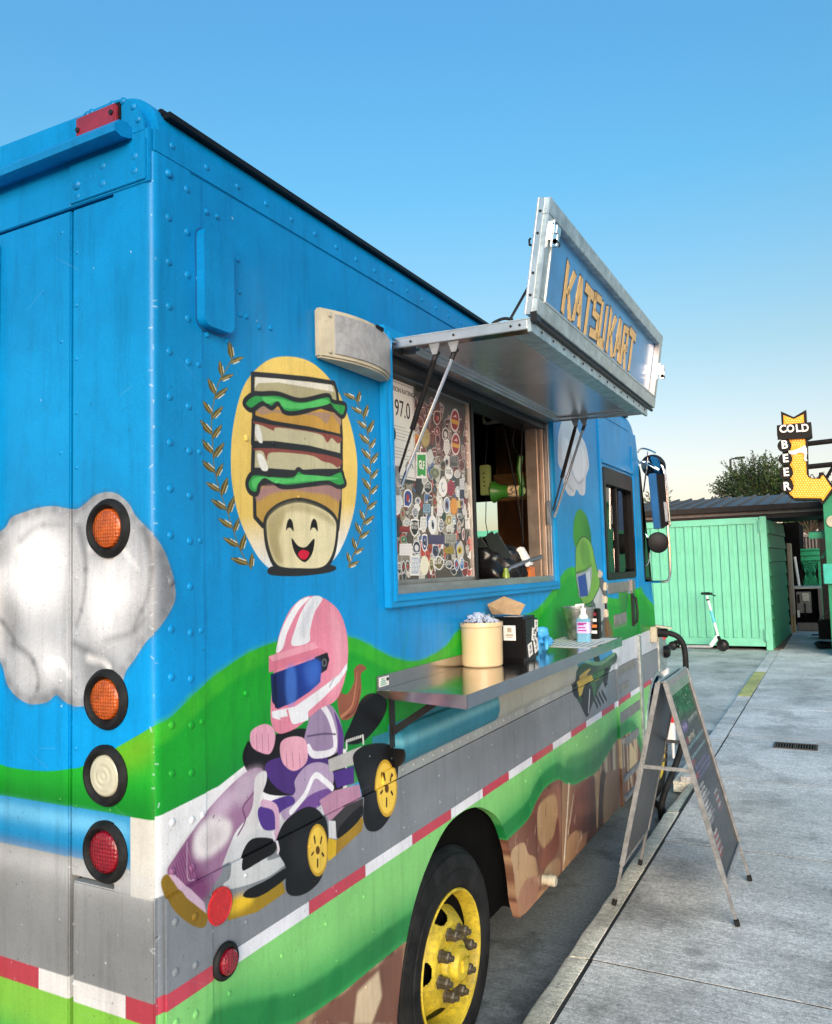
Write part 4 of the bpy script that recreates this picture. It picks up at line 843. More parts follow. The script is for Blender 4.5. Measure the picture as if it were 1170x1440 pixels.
# corner posts
def corner(xc, sgn, y0=0):
    bm = BM(); r = .020; pts = [(xc, .12)] + [(xc - sgn * (r - r * math.cos(a)), r - r * math.sin(a)) for a in np.linspace(0, math.pi / 2, 8)] + [(xc - sgn * .12, 0)]
    pts = pts[:-1] if False else pts
    off = [(x + sgn * .003 * (1 if y > .001 else 0), y - .003 * (1 if abs(x - xc) > .001 else 0)) for x, y in pts]
    inn = [(x - sgn * .02, y + .02) for x, y in pts]
    A = [[bm.verts.new((x, y, z)) for z in (.33, 2.806)] for x, y in off]
    for a, b in zip(A, A[1:]): bm.faces.new([a[0], b[0], b[1], a[1]])
    bmesh.ops.recalc_face_normals(bm, faces=bm.faces[:])
    return bm
bm = corner(0, 1)
me_ = bmesh.ops.solidify(bm, geom=bm.faces[:], thickness=.006); obj('corner_post', bm, PAINT, TRUCK, smooth=True)
bm = BM(); box(bm, -.001, .0028, .118, .155, 1.16, 2.80); obj('corner_plate', bm, PAINT, TRUCK, bevel=.001)
bm = BM(); box(bm, .004, .0095, .02, .165, .34, 1.148); obj('corner_plate', bm, PAINT, TRUCK, bevel=.002)
# rear wall
bm = BM(); box(bm, -.262, -.03, .0, .03, 1.165, 2.728); obj('rear_panel', bm, PAINT, TRUCK, bevel=.0025)
bm = BM(); box(bm, -.252, .0, -.004, .03, .34, 1.155); obj('rear_panel', bm, PAINT, TRUCK, bevel=.003)
bm = BM(); box(bm, -1.093, -.268, -.002, .03, .34, 2.728); rdoor = obj('rear_door', bm, PAINT, TRUCK, bevel=.003)
bm = BM(); box(bm, -1.932, -1.107, -.002, .03, .34, 2.728); obj('rear_door', bm, PAINT, TRUCK, bevel=.003)
bm = BM(); box(bm, -2.2, -1.94, .0, .03, .34, 2.80); obj('rear_panel', bm, PAINT, TRUCK, bevel=.0025)
bm = BM(); box(bm, -.56, -.53, -.022, .0, .5, 2.70); obj('door_rail', bm, PAINT, rdoor, bevel=.004)
bm = BM(); box(bm, -1.94, -.003, -.006, .02, 2.732, 2.86); obj('rear_header', bm, PAINT, TRUCK, bevel=.002)
gp = [(-.010, 2.738), (-.262, 2.738), (-.262, 2.835), (-.010, 2.835)]
bm = BM(); prism(bm, gp, -.010, -.0062, 'y'); gus = obj('gusset_plate', bm, PAINT, TRUCK, bevel=.0015)
arcp = [(-.22, 2.955)] + [(-.115 + .10 * math.sin(a), 2.855 + .10 * math.cos(a)) for a in np.linspace(0, math.pi / 2, 9)] + [(-.22, 2.855)]
bm = BM(); prism(bm, arcp, -.007, -.001, 'y'); obj('cove_end_plate', bm, PAINT, TRUCK, bevel=.0015)
bm = BM()
pr_ = [(0, 2.868), (-.02, 2.878), (-.042, 2.872), (-.055, 2.856), (-.052, 2.842), (-.035, 2.836), (-.012, 2.842), (0, 2.848)]
prism(bm, [(p[0] - .003, p[1]) for p in pr_], -2.15, -.055, 'x'); obj('drip_rail', bm, PAINT, TRUCK, smooth=True)
bm = BM(); prism(bm, [(-.228, 2.885), (-.095, 2.885), (-.095, 2.938), (-.228, 2.938)], -.022, -.007, 'y'); mk = obj('marker_lamp', bm, M['brick_red'], TRUCK, bevel=.004)
bm = BM(); prism(bm, [(-.234, 2.879), (-.089, 2.879), (-.089, 2.944), (-.234, 2.944)], -.010, -.006, 'y'); obj('gasket', bm, M['black'], mk)
for x, z in ((-.218, 2.905), (-.105, 2.915)):
    bm = BM(); lathe(bm, [(0, .0), (.006, 0), (.006, .003), (0, .003)], (x, -.026, z), (0, 1, 0), 10); obj('screw', bm, M['dark_metal'], mk)
bm = BM(); box(bm, -2.2, -2.16, .03, 4.9, .33, 1.2); box(bm, -2.2, -2.17, .03, 3.8, 1.2, 2.80); box(bm, -2.2, -2.17, 3.8, 4.9, 2.45, 2.80); obj('far_side_panel', bm, PAINT, TRUCK)
bm = BM(); box(bm, -2.1, -.06, .04, 4.7, .36, 1.0); obj('chassis', bm, M['void'], TRUCK)
bm = BM(); box(bm, -1.9, -.3, 4.7, 5.2, .3, .95); box(bm, -1.4, -.8, 1.2, 1.7, .28, .5); bar(bm, (-2.0, 1.44, .4), (-.2, 1.44, .4), .12, .12); bar(bm, (-2.0, 5.2, .4), (-.2, 5.2, .4), .1, .1)
obj('axle', bm, M['void'], TRUCK)
bm = BM(); box(bm, -2.1, -.1, -.12, -.01, .42, .55); obj('rear_bumper', bm, M['dark_metal'], TRUCK, bevel=.01)
# front: nose, windscreen frame
bm = BM()
def plan(z):
    t = max(0, (z - 1.0) / 1.7); k = -.31 * t if z > 1.65 else -.28 * max(0, (z - 1.0) / 1.7)
    return [(0, 5.29 + k), (-.03, 5.42 + k), (-.12, 5.56 + k), (-.32, 5.66 + k), (-1.1, 5.7 + k), (-1.88, 5.66 + k), (-2.08, 5.56 + k), (-2.17, 5.42 + k), (-2.2, 5.29 + k)]
zz = [.42, .95, 1.0, 1.35, 1.68]; rr0 = [[bm.verts.new((x, y, z)) for x, y in plan(z)] for z in zz]
for a, b in zip(rr0, rr0[1:]):
    for k in range(8): bm.faces.new([a[k], a[k + 1], b[k + 1], b[k]])
obj('nose_panel', bm, M['bluep'], TRUCK, smooth=True)
bm = BM(); A = plan(1.68); Bt = [(x * .985 - .01, 4.93 + (y - 5.29) * .75) for x, y in plan(1.0)]
for k in range(8):
    bm.faces.new([bm.verts.new((A[k][0], A[k][1], 1.69)), bm.verts.new((A[k + 1][0], A[k + 1][1], 1.69)), bm.verts.new((Bt[k + 1][0], Bt[k + 1][1], 2.62)), bm.verts.new((Bt[k][0], Bt[k][1], 2.62))])
bmesh.ops.remove_doubles(bm, verts=bm.verts[:], dist=1e-4); obj('windscreen', bm, M['glass'], TRUCK, smooth='all')
bm = BM()
for k in (4,): bar(bm, (A[k][0], A[k][1] + .005, 1.69), (Bt[k][0], Bt[k][1] + .005, 2.62), .05, .03)
tube(bm, [(a[0], a[1] + .004, 1.69) for a in A], .016, 6); tube(bm, [(a[0], a[1] + .004, 2.62) for a in Bt], .016, 6)
obj('windscreen_frame', bm, M['black'], TRUCK)
# quarter window at the cab corner
qw = [(4.955, 1.705), (5.19, 1.70), (5.15, 1.9), (5.05, 2.25), (4.95, 2.56), (4.93, 2.58)]
qc = (sum(p[0] for p in qw) / 6, sum(p[1] for p in qw) / 6)
bm = BM(); prism(bm, [(qc[0] + (a - qc[0]) * .93, qc[1] + (b - qc[1]) * .97) for a, b in qw], -.01, .001, 'x'); qf = obj('quarter_window', bm, M['smoked'], TRUCK)
bm = BM(); prism(bm, qw, -.012, .006, 'x', holes=[[(qc[0] + (a - qc[0]) * .80, qc[1] + (b - qc[1]) * .95) for a, b in qw]]); obj('rubber_seal', bm, M['black'], qf)
# cab door window
bm = BM(); prism(bm, dwin, -.05, .008, 'x', holes=[rrect(3.875, 4.61, 1.775, 2.36, .035)]); dw = obj('cab_window', bm, M['black'], TRUCK)  # black frame made deeper along the top to stand in for the shadowed gap
bm = BM(); prism(bm, rrect(3.87, 4.615, 1.77, 2.365, .035), -.03, -.026, 'x'); obj('pane', bm, M['glass'], dw)
bm = BM(); box(bm, -.026, -.012, 4.22, 4.25, 1.775, 2.36); obj('divider', bm, M['black'], dw)
bm = BM(); box(bm, .0, .014, 3.80, 4.70, 2.49, 2.515); obj('drip_moulding', bm, PAINT, TRUCK, bevel=.003)
bm = BM(); tube(bm, [(.008, 4.50, 1.60), (.03, 4.50, 1.585), (.035, 4.505, 1.5), (.03, 4.51, 1.42), (.008, 4.51, 1.405)], .009, 8); box(bm, 0, .012, 4.47, 4.54, 1.39, 1.62); obj('door_handle', bm, M['dark_metal'], TRUCK)
bm = BM(); box(bm, 0, .02, 4.45, 4.49, 1.62, 1.72); obj('latch', bm, M['steel'], TRUCK, bevel=.003)
# step sill
bm = BM(); box(bm, -.25, .02, 3.99, 4.62, .42, .455); box(bm, -.25, .024, 3.99, 4.62, .30, .33); obj('door_step', bm, M['frame'], TRUCK, bevel=.004)
# fender flare, bumper end
bm = BM(); prism(bm, [(a, b) for a, b in [(5.2 + .50 * math.cos(t), .43 + .55 * math.sin(t)) for t in np.linspace(0, math.pi, 18)]] + [(a, b) for a, b in fa[::-1]], -.02, .012, 'x'); obj('wheel_arch_trim', bm, M['galv'], TRUCK)
bm = BM(); box(bm, -.3, .03, 5.66, 5.74, .34, .62); box(bm, -2.0, -.2, 5.72, 5.8, .40, .62); fb = obj('front_bumper', bm, M['white'], TRUCK, bevel=.01)
bm = BM(); box(bm, -.28, .034, 5.655, 5.745, .50, .58); obj('red_tape', bm, M['redp'], fb)
bm = BM(); box(bm, -.02, .012, 5.305, 5.62, .95, 1.31); obj('fender_skin', bm, M['galv'], TRUCK, bevel=.01)
bm = BM(); box(bm, -.05, .006, 5.62, 5.72, .62, .95); box(bm, .004, .02, 5.66, 5.72, .2, .62); obj('fender_end', bm, M['white'], TRUCK, bevel=.01)
bm = BM(); lathe(bm, [(0, 0), (.05, 0), (.05, .03), (.035, .05), (0, .05)], (.006, 5.52, 1.10), (1, 0, 0), 18); obj('side_knob', bm, M['black'], TRUCK, smooth=True)
bm = BM(); box(bm, 0, .02, 5.5, 5.6, 1.20, 1.27); obj('side_marker', bm, M['redp'], TRUCK, bevel=.004)
# wheel wells
for yc, r_ in ((1.50, .60), (5.2, .50)):
    bm = BM(); a_ = [(yc + r_ * math.cos(t), .34 + r_ * math.sin(t)) for t in np.linspace(0, math.pi, 14)]
    for k in range(13):
        p, q_ = a_[k], a_[k + 1]; bm.faces.new([bm.verts.new((-.032, p[0], p[1])), bm.verts.new((-.032, q_[0], q_[1])), bm.verts.new((-.6, q_[0], q_[1])), bm.verts.new((-.6, p[0], p[1]))])
    bm.faces.new([bm.verts.new((-.6, p[0], p[1])) for p in a_]); bmesh.ops.remove_doubles(bm, verts=bm.verts[:], dist=1e-4); obj('wheel_well', bm, M['void'], TRUCK)

# rivets
def rivet_bm(r, h=.45):
    b = BM(); lathe(b, [(r * 1.15, 0), (r * 1.1, r * .25), (r * .95, r * .5), (r * .6, r * .75), (0, r * .85)], (0, 0, 0), (1, 0, 0), 12); return b
rv = None; rvb = None; nr = 0
def rivet(pos, rear=False, s=1.0):
    global rv, rvb, nr
    if rear:
        if rvb is None:
            b = rivet_bm(.0095); bmesh.ops.rotate(b, verts=b.verts[:], cent=(0, 0, 0), matrix=Matrix.Rotation(R(-90), 3, 'Z')); bmesh.ops.translate(b, verts=b.verts[:], vec=pos); rvb = obj('rivet', b, PAINT, TRUCK, smooth=True); c = rvb
        else: c = inst(rvb, pos, TRUCK)
    else:
        if rv is None:
            b = rivet_bm(.0095); bmesh.ops.translate(b, verts=b.verts[:], vec=pos); rv = obj('rivet', b, PAINT, TRUCK, smooth=True); c = rv
        else: c = inst(rv, pos, TRUCK)
    c.scale = (s, s, s); nr += 1
z = 2.77
while z > .36:
    lo_ = .0095 if z < 1.15 else .0028
    rivet((lo_ if z < 1.15 else .003, .048, z)); rivet((lo_ if z < 1.15 else .003, .108, z - .012)); z -= .105
z = 2.55
while z > 1.2: rivet((.003, .142, z), s=.8); z -= .21
y = .06
while y < 3.6: rivet((.0045, y, 2.842), s=.85); y += .115
for p, s_ in (((-.235, 2.78), 1.3), ((-.235, 2.752), 1.1), ((-.15, 2.805), 1.3), ((-.15, 2.762), 1.3), ((-.045, 2.80), 1.3), ((-.045, 2.765), 1.3), ((-.19, 2.785), .7), ((-.175, 2.787), .7), ((-.205, 2.948), .8), ((-.19, 2.95), .8), ((-.12, 2.948), .8), ((-.085, 2.944), .9), ((-.05, 2.92), .9), ((-.035, 2.885), .9)):
    rivet((p[0], -.008, p[1]), True, s_)
for z in np.arange(2.62, .5, -.13): rivet((-.248, -.001 if z > 1.16 else -.004, z), True, .5)
for z in np.arange(2.68, .5, -.27): rivet((-.11, -.0005 if z > 1.16 else -.004, z), True, .5); rivet((-.30, -.002, z), True, .6)
# small rivets joined
sr = BM()
def small(pos, r=.005, ax='x'):
    q = lathe(sr, [(r * 1.15, 0), (r, r * .4), (r * .6, r * .7), (0, r * .8)], pos, (1, 0, 0) if ax == 'x' else (0, -1, 0), 8)
for y in np.arange(1.0, 3.85, .075): small((.009, y, 1.176), .0055)
for y in np.arange(.25, 3.8, .15): small((0.0, y, 1.36), .004) if y > 1.05 else None
for y in np.arange(.3, 3.9, .26):
    for z in (1.10, .99): small((.006, y + rnd.uniform(-.02, .02), z + rnd.uniform(-.01, .01)), .005)
for y in np.arange(.22, 3.9, .20):
    z = .86
    if not (.95 < y < 2.1): small((.006, y, z), .005); small((.006, y + .05, .74), .004); small((.006, y, .60), .004)
for (px, py) in ((305, 305), (290, 298), (337, 442), (346, 445), (364, 460), (380, 461), (336, 410), (334, 365), (291, 471), (319, 479), (346, 615), (346, 617), (384, 623), (345, 975), (390, 680), (420, 700), (566, 855)): 
    p = S(px, py); small((0.0, p[1], p[2]), .007)
for z in np.arange(1.4, 2.78, .11): small((.010, 3.78, z), .004); 
obj('small_rivets', sr, PAINT, TRUCK, kind='stuff')
# vent cover (blue box) high on the side
bm = BM(); vy0, vy1, vz1, vz0 = S(284, 400, .02)[1], S(330, 400, .028)[1], S(300, 322, .028)[2], S(300, 460, .028)[2]; prism(bm, rrect(vy0, vy1, vz0, vz1, .024, 6), .003, .028, 'x'); obj('vent_cover', bm, PAINT, TRUCK, bevel=.007, smooth=True)
bm = BM(); prism(bm, rrect(vy0 - .005, vy1 + .004, vz0 - .006, vz1 + .004, .028, 6), .0, .0035, 'x'); obj('vent_shadow_plate', bm, M['blued'], TRUCK)  # dark plate behind the cover, standing in for the shadow round its edge
# lamps on the rear
def lamp(x, z, lens, r0=.067, nm='tail_lamp'):
    bm = BM(); lathe(bm, [(r0, 0), (r0 + .001, .006), (r0 - .006, .016), (r0 - .013, .018), (r0 - .018, .012), (r0 - .021, .003), (r0 - .021, 0)], (x, 0, z), (0, -1, 0), 40)
    l = obj(nm, bm, M['rubber'], TRUCK, smooth=True)
    bm = BM(); rl = r0 - .0215; prof = [(rl, .001), (rl, .008), (rl * .93, .0125), (rl * .6, .0150), (0, .016)]
    if lens == 'cream_lens': prof = [(rl, .001), (rl, .009), (rl * .86, .0125), (rl * .8, .0115), (rl * .74, .0128), (rl * .55, .0135), (rl * .5, .0118), (rl * .44, .0135), (rl * .25, .0142), (rl * .2, .0125), (rl * .14, .0140), (0, .0142)]
    lathe(bm, prof, (x, 0, z), (0, -1, 0), 40); obj('lens', bm, LM[lens], l, smooth='all')
def lens_mat(key, scale):
    m = M[key]; n = m.node_tree; p = n.nodes['Principled BSDF']; tc = n.nodes.new('ShaderNodeTexCoord'); v = n.nodes.new('ShaderNodeTexVoronoi'); v.inputs['Scale'].default_value = scale; v.inputs['Randomness'].default_value = .1
    n.links.new(tc.outputs['Object'], v.inputs[0]); b = n.nodes.new('ShaderNodeBump'); b.inputs['Strength'].default_value = .9; b.inputs['Distance'].default_value = .004; n.links.new(v.outputs['Distance'], b.inputs['Height']); n.links.new(b.outputs[0], p.inputs['Normal']); return m
LM = {'amber_lens': lens_mat('amber', 130), 'dkred_lens': lens_mat('dkred_lens', 120), 'cream_lens': M['cream_lens'], 'red_lens': M['red_lens']}
for (px, py), k in (((155, 743), 'amber_lens'), ((152, 983), 'amber_lens'), ((151, 1090), 'cream_lens'), ((151, 1197), 'dkred_lens')):
    p = B(px, py); lamp(p[0], p[2], k)
p = S(305, 1273); bm = BM(); lathe(bm, [(0.0, .006), (.042, .006), (.042, .011), (.037, .013), (.035, .0115), (0, .012)], (0, p[1], p[2]), (1, 0, 0), 36); obj('reflector', bm, M['refl'], TRUCK, smooth=True)
p = S(312, 1350); bm = BM(); lathe(bm, [(.042, .009), (.042, .014), (.037, .020), (.031, .020), (.028, .012), (.028, .006)], (0, p[1], p[2]), (1, 0, 0), 32); ml = obj('side_marker_lamp', bm, M['rubber'], TRUCK, smooth=True)
bm = BM(); lathe(bm, [(.028, .008), (.028, .024), (.024, .028), (.020, .027), (.018, .029), (.010, .030), (0, .031)], (0, p[1], p[2]), (1, 0, 0), 30); obj('lens', bm, M['dkred_lens'], ml, smooth=True)
# speaker by the window: curved front, grille
sy0, sy1, sz0, sz1 = .625, 1.005, 2.465, 2.615
def spk(off, y0, y1, z0, z1, inner=None):
    b = BM(); n = 14; fr = [(.022 + off + .052 * (1 - ((2 * (y0 + (y1 - y0) * k / n - sy0) / (sy1 - sy0) - 1.1) / 1.1) ** 2), y0 + (y1 - y0) * k / n) for k in range(n + 1)]
    pts = [(0 if inner is None else fr[0][0] - .004, y0)] + [(a, y) for a, y in fr] + [(0 if inner is None else fr[-1][0] - .004, y1)]
    if inner is not None:
        pts = fr + [(a - .005, y) for a, y in fr[::-1]]
    prism(b, pts, z0, z1, 'z'); return b
SP = obj('speaker', spk(0, sy0, sy1, sz0, sz1), M['cream'], TRUCK, bevel=.006, smooth=True)
obj('speaker_grille', spk(.0045, sy0 + .045, sy1 - .012, sz0 + .016, sz1 - .014, 1), M['grille'], SP, smooth=True)
for y, z in ((.652, 2.595), (.652, 2.485)):
    bm = BM(); lathe(bm, [(0, 0), (.007, 0), (.006, .003), (0, .003)], (.040, y, z), (1, 0, 0), 12); obj('screw', bm, M['cream'], SP)
bm = BM(); box(bm, .066, .080, .86, .90, 2.600, 2.612); obj('badge', bm, M['black'], SP)
# fuel cap / small pipe on the rocker
p = S(762, 1236); bm = BM(); lathe(bm, [(.022, 0), (.022, .03), (.026, .032), (.026, .06), (.02, .066), (0, .066)], (.004, p[1], p[2]), (1, 0, 0), 18); obj('drain_cap', bm, M['cream'], TRUCK, smooth=True)
# power inlet and cable
p = S(918, 890); iy, iz = p[1] - .05, 1.29
bm = BM(); box(bm, 0, .05, iy - .06, iy + .05, iz - .07, iz + .05); pi_ = obj('power_inlet', bm, M['cream'], TRUCK, bevel=.006)
bm = BM(); bar(bm, (.03, iy, iz + .055), (.15, iy + .03, iz + .035), .10, .012); obj('inlet_lid', bm, M['cream'], pi_, bevel=.003)

# wheels
def wheel(yc, xf, name='wheel'):
    zc = .40; bm = BM()
    prof = [(.245, -.20), (.30, -.215), (.36, -.20), (.388, -.17), (.396, -.13), (.398, -.115), (.392, -.110), (.392, -.102), (.399, -.098), (.400, -.065), (.393, -.062), (.393, -.054), (.396, -.05), (.384, -.030), (.375, -.022), (.372, -.023), (.368, -.015), (.345, -.004), (.325, 0), (.318, -.003), (.314, .001), (.29, .003), (.265, -.002), (.250, -.012), (.242, -.02)]
    lathe(bm, [(r, t) for r, t in prof], (xf, yc, zc), (1, 0, 0), 72); w_ = obj(name, bm, M['rubber'], TRUCK, smooth=True)
    bm = BM(); lathe(bm, [(.236, -.19), (.236, -.03), (.246, -.022), (.250, -.008), (.246, -.003), (.240, -.006), (.232, -.022), (.226, -.05), (.222, -.11), (.216, -.14)], (xf, yc, zc), (1, 0, 0), 64); obj('rim', bm, M['yellow'], w_, smooth=True)
    # dished disc with hand holes
    bm = BM(); NR, NT = 46, 260; r0, r1 = .05, .222
    def dish(r):
        t = (r - .13) / .09
        return -.012 if r < .128 else -.012 - .105 * (max(0, min(1, t)) ** 1.6)
    gr = [[None] * NT for _ in range(NR + 1)]; HC = [(.176, R(72 * k + 28)) for k in range(5)]
    def hole(r, a):
        for hr, ha in HC:
            da = (a - ha + math.pi) % (2 * math.pi) - math.pi
            if (da * r / .040) ** 2 + ((r - hr) / .030) ** 2 < 1: return True
        return False
    for i in range(NR + 1):
        r = r0 + (r1 - r0) * i / NR
        for j in range(NT):
            a = 2 * math.pi * j / NT; gr[i][j] = bm.verts.new((xf + dish(r), yc + r * math.cos(a), zc + r * math.sin(a)))
    for i in range(NR):
        for j in range(NT):
            if not hole(r0 + (r1 - r0) * (i + .5) / NR, 2 * math.pi * (j + .5) / NT): bm.faces.new([gr[i][j], gr[i + 1][j], gr[i + 1][(j + 1) % NT], gr[i][(j + 1) % NT]])
    for f in bm.faces[:]: pass
    bmesh.ops.delete(bm, geom=[v for v in bm.verts if not v.link_faces], context='VERTS')
    obj('disc', bm, M['yellow'], w_, smooth='all')
    bm = BM(); lathe(bm, [(.0, -.35), (.2, -.35), (.2, -.16), (0, -.16)], (xf, yc, zc), (1, 0, 0), 24); obj('brake_drum', bm, M['void'], w_)
    bm = BM(); lathe(bm, [(.085, -.012), (.083, .004), (.078, .010), (.060, .012), (.056, .030), (.050, .036), (0, .036)], (xf, yc, zc), (1, 0, 0), 32); hb_ = obj('hub', bm, M['yellow'], w_, smooth=True)
    bm = BM(); box(bm, xf + .034, xf + .046, yc - .022, yc + .022, zc - .022, zc + .022); box(bm, xf + .034, xf + .040, yc + .02, yc + .05, zc - .012, zc + .012); obj('hub_bracket', bm, M['yellow'], w_, bevel=.003)
    nut = None
    for k in range(8):
        a = R(45 * k + 12); pos = (xf - .012, yc + .108 * math.cos(a), zc + .108 * math.sin(a))
        if nut is None:
            bm = BM(); lathe(bm, [(.025, 0), (.024, .006), (.0205, .008), (.0205, .034), (.017, .039), (.011, .039), (.011, .052), (0, .052)], pos, (1, 0, 0), 6)
            lathe(bm, [(.021, 0), (.021, .007), (.016, .010)], pos, (1, 0, 0), 16); nut = obj('lug_nut', bm, M['nut'], w_); off = WP[nut] - Vector(pos)
        else: inst(nut, Vector(pos) + off, w_)
    return w_
wheel(1.44, .0); wheel(5.2, .0)
bm = BM(); lathe(bm, [(.24, -.02), (.38, -.02), (.39, .1), (.39, .2), (.24, .22)], (-2.2, 1.44, .4), (1, 0, 0), 32); obj('wheel', bm, M['rubber'], TRUCK)
bm = BM(); lathe(bm, [(.05, -.02), (.38, -.02), (.39, .1), (.39, .2), (.05, .22)], (-2.2, 5.2, .4), (1, 0, 0), 32); obj('wheel', bm, M['rubber'], TRUCK)
# ------------------------------------------------------------ serving window
y0w, y1w, z0w, z1w = win
def frame_part(name, x0, x1, oy0, oy1, oz0, oz1, iy0, iy1, iz0, iz1, m, bev=.003, parent=None):
    bm = BM(); prism(bm, [(oy0, oz0), (oy1, oz0), (oy1, oz1), (oy0, oz1)], x0, x1, 'x', holes=[[(iy0, iz0), (iy1, iz0), (iy1, iz1), (iy0, iz1)]])
    return obj(name, bm, m, parent or TRUCK, bevel=bev)
WF = frame_part('window_frame', .0, .026, .995, 2.785, 1.712, 2.66, 1.045, 2.745, 1.755, 2.61, M['bluep'])
frame_part('inner_moulding', .024, .033, 1.018, 2.765, 1.732, 2.64, 1.036, 2.75, 1.748, 2.62, M['bluep'], .002, WF)
frame_part('aluminium_liner', -.095, .012, 1.045, 2.745, 1.755, 2.61, 1.062, 2.715, 1.772, 2.60, M['alu'], .002, WF)
bm = BM()
for a, b, x in ((2.655, 2.668, -.03), (2.69, 2.70, -.01)): box(bm, -.093, x, a, b, 1.772, 2.60)
obj('jamb_track', bm, mat('warm_lit_aluminium', (.48, .40, .33), .35, .8, .15, 10), WF, bevel=.002)  # aluminium tinted brown to carry the warm light on the right jamb
bm = BM()
for a, h in ((-.02, .012), (-.05, .006), (-.085, .012)): box(bm, a - .006, a + .006, 1.062, 2.715, 1.772, 1.772 + h)
box(bm, -.005, .012, 1.062, 2.715, 1.772, 1.785); obj('sill_track', bm, M['alu'], WF, bevel=.0015)
bm = BM(); box(bm, -.008, .0135, 1.95, 2.03, 1.7855, 1.790); obj('sill_latch', bm, M['black'], WF)
bm = BM(); box(bm, -.12, .0, 1.062, 2.715, 2.55, 2.60); box(bm, -.02, .02, 1.062, 2.715, 2.575, 2.60); obj('head_track', bm, M['dark_metal'], WF)
# sticker covered sliding pane
PX = -.07; sy = (1.10, 1.885); sz = (1.785, 2.55)
SPN = frame_part('sliding_window', PX - .012, PX + .012, 1.066, 1.90, 1.776, 2.565, 1.085, 1.872, 1.80, 2.548, M['alu'], .002)
bm = BM(); box(bm, PX - .004, PX, 1.084, 1.873, 1.799, 2.549); obj('pane', bm, mat('pane_backing', (.13, .12, .10), .3, 0, .3, 9), SPN)
bm = BM(); box(bm, PX - .02, PX + .018, 1.873, 1.90, 1.776, 2.565); obj('meeting_stile', bm, M['dark_metal'], SPN, bevel=.002)
f_pane = lambda px, py: (lambda q: (q[1], q[2]))(S(px, py, PX))
base_st = lin(0x4a453c)
cp = Canvas(1.05, 1.78, .86, .80, 1200, f_pane, base_st)
cp.rng = np.random.RandomState(9)
CRP = 'uv'
STK = []
def sticker(crop, x, y, w_, h, shape, c1, c2, deco):
    """one printed sticker: outline polygon in pane coordinates, printed colours and marks"""
    ox, oy, k = CR[crop]
    def cv(a, b): return f_pane(ox + (x + a * w_ / 2) * k, oy + (y + b * h / 2) * k)
    if shape == 'o': P = [cv(math.cos(t), math.sin(t)) for t in np.linspace(0, 2 * math.pi, 20)[:-1]]
    elif shape == 'r': P = [cv(a, b) for a, b in ((-1, -1), (1, -1), (1, 1), (-1, 1))]
    elif shape == 's': P = [cv(a, b) for a, b in ((-.8, -.9), (0, -1), (.8, -.9), (1, .2), (.5, .8), (0, 1), (-.5, .8), (-1, .2))]
    elif shape == 'h': P = [cv(a, b) for a, b in ((-1, -.5), (0, -1), (1, -.5), (1, .5), (0, 1), (-1, .5))]
    else:
        rs = random.Random(int(x * 7 + y)); P = [cv(rs.uniform(.7, 1) * math.cos(t), rs.uniform(.7, 1) * math.sin(t)) for t in np.linspace(0, 2 * math.pi, 15)[:-1]]
    cx, cz = np.mean([p[0] for p in P]), np.mean([p[1] for p in P])
    sc_ = lambda f: [(cx + (p[0] - cx) * f, cz + (p[1] - cz) * f) for p in P]
    cp.fill(CRP, P, c1, sm=False); cp.fill(CRP, sc_(.82), c2, sm=False)
    W_ = max(p[0] for p in P) - min(p[0] for p in P); H_ = max(p[1] for p in P) - min(p[1] for p in P)
    rs = random.Random(int(x * 13 + y * 3)); fg = c1 if c1 != c2 else 0x202020
    if deco == 't':
        for q in range(rs.randint(2, 3)):
            zz_ = cz + H_ * (.22 - .2 * q); u = cx - W_ * .3
            while u < cx + W_ * .3:
                cp.line(CRP, [(u, zz_ - H_ * .06), (u + W_ * rs.uniform(-.03, .06), zz_ + H_ * .06)], fg, max(.0022, W_ * .05), sm=False); u += W_ * rs.uniform(.09, .15)
    elif deco == 'b':
        for q in range(5):
            t = rs.uniform(0, 6.3); cp.fill(CRP, [(cx + W_ * .18 * math.cos(t + a) * rs.uniform(.4, 1.3), cz + H_ * .22 * math.sin(t + a) * rs.uniform(.5, 1.3)) for a in (0, 1.2, 2.5, 4, 5.2)], rs.choice([fg, 0x20242c, 0xb03838, 0x3a6a8c, fg]), sm=True)
    elif deco == 'k':
        cp.fill(CRP, [(cx + W_ * .25 * math.cos(t), cz + H_ * .22 * math.sin(t)) for t in np.linspace(0, 6, 12)], fg)
        cp.line(CRP, [(cx - W_ * .3, cz - H_ * .3), (cx + W_ * .3, cz - H_ * .3)], fg, .004, sm=False)
    elif deco == 'band':
        cp.fill(CRP, [(cx - W_ * .42, cz - H_ * .16), (cx + W_ * .42, cz - H_ * .16), (cx + W_ * .42, cz + H_ * .02), (cx - W_ * .42, cz + H_ * .02)], 0xe0a838, sm=False)
        cp.fill(CRP, [(cx - W_ * .2, cz + H_ * .12), (cx + W_ * .2, cz + H_ * .14), (cx + W_ * .1, cz + H_ * .26)], 0xe8d0d0, sm=False)
    STK.append((P, W_ * H_))
W_, K_, D_ = 0xf0efea, 0x1c1d20, 0x30343a
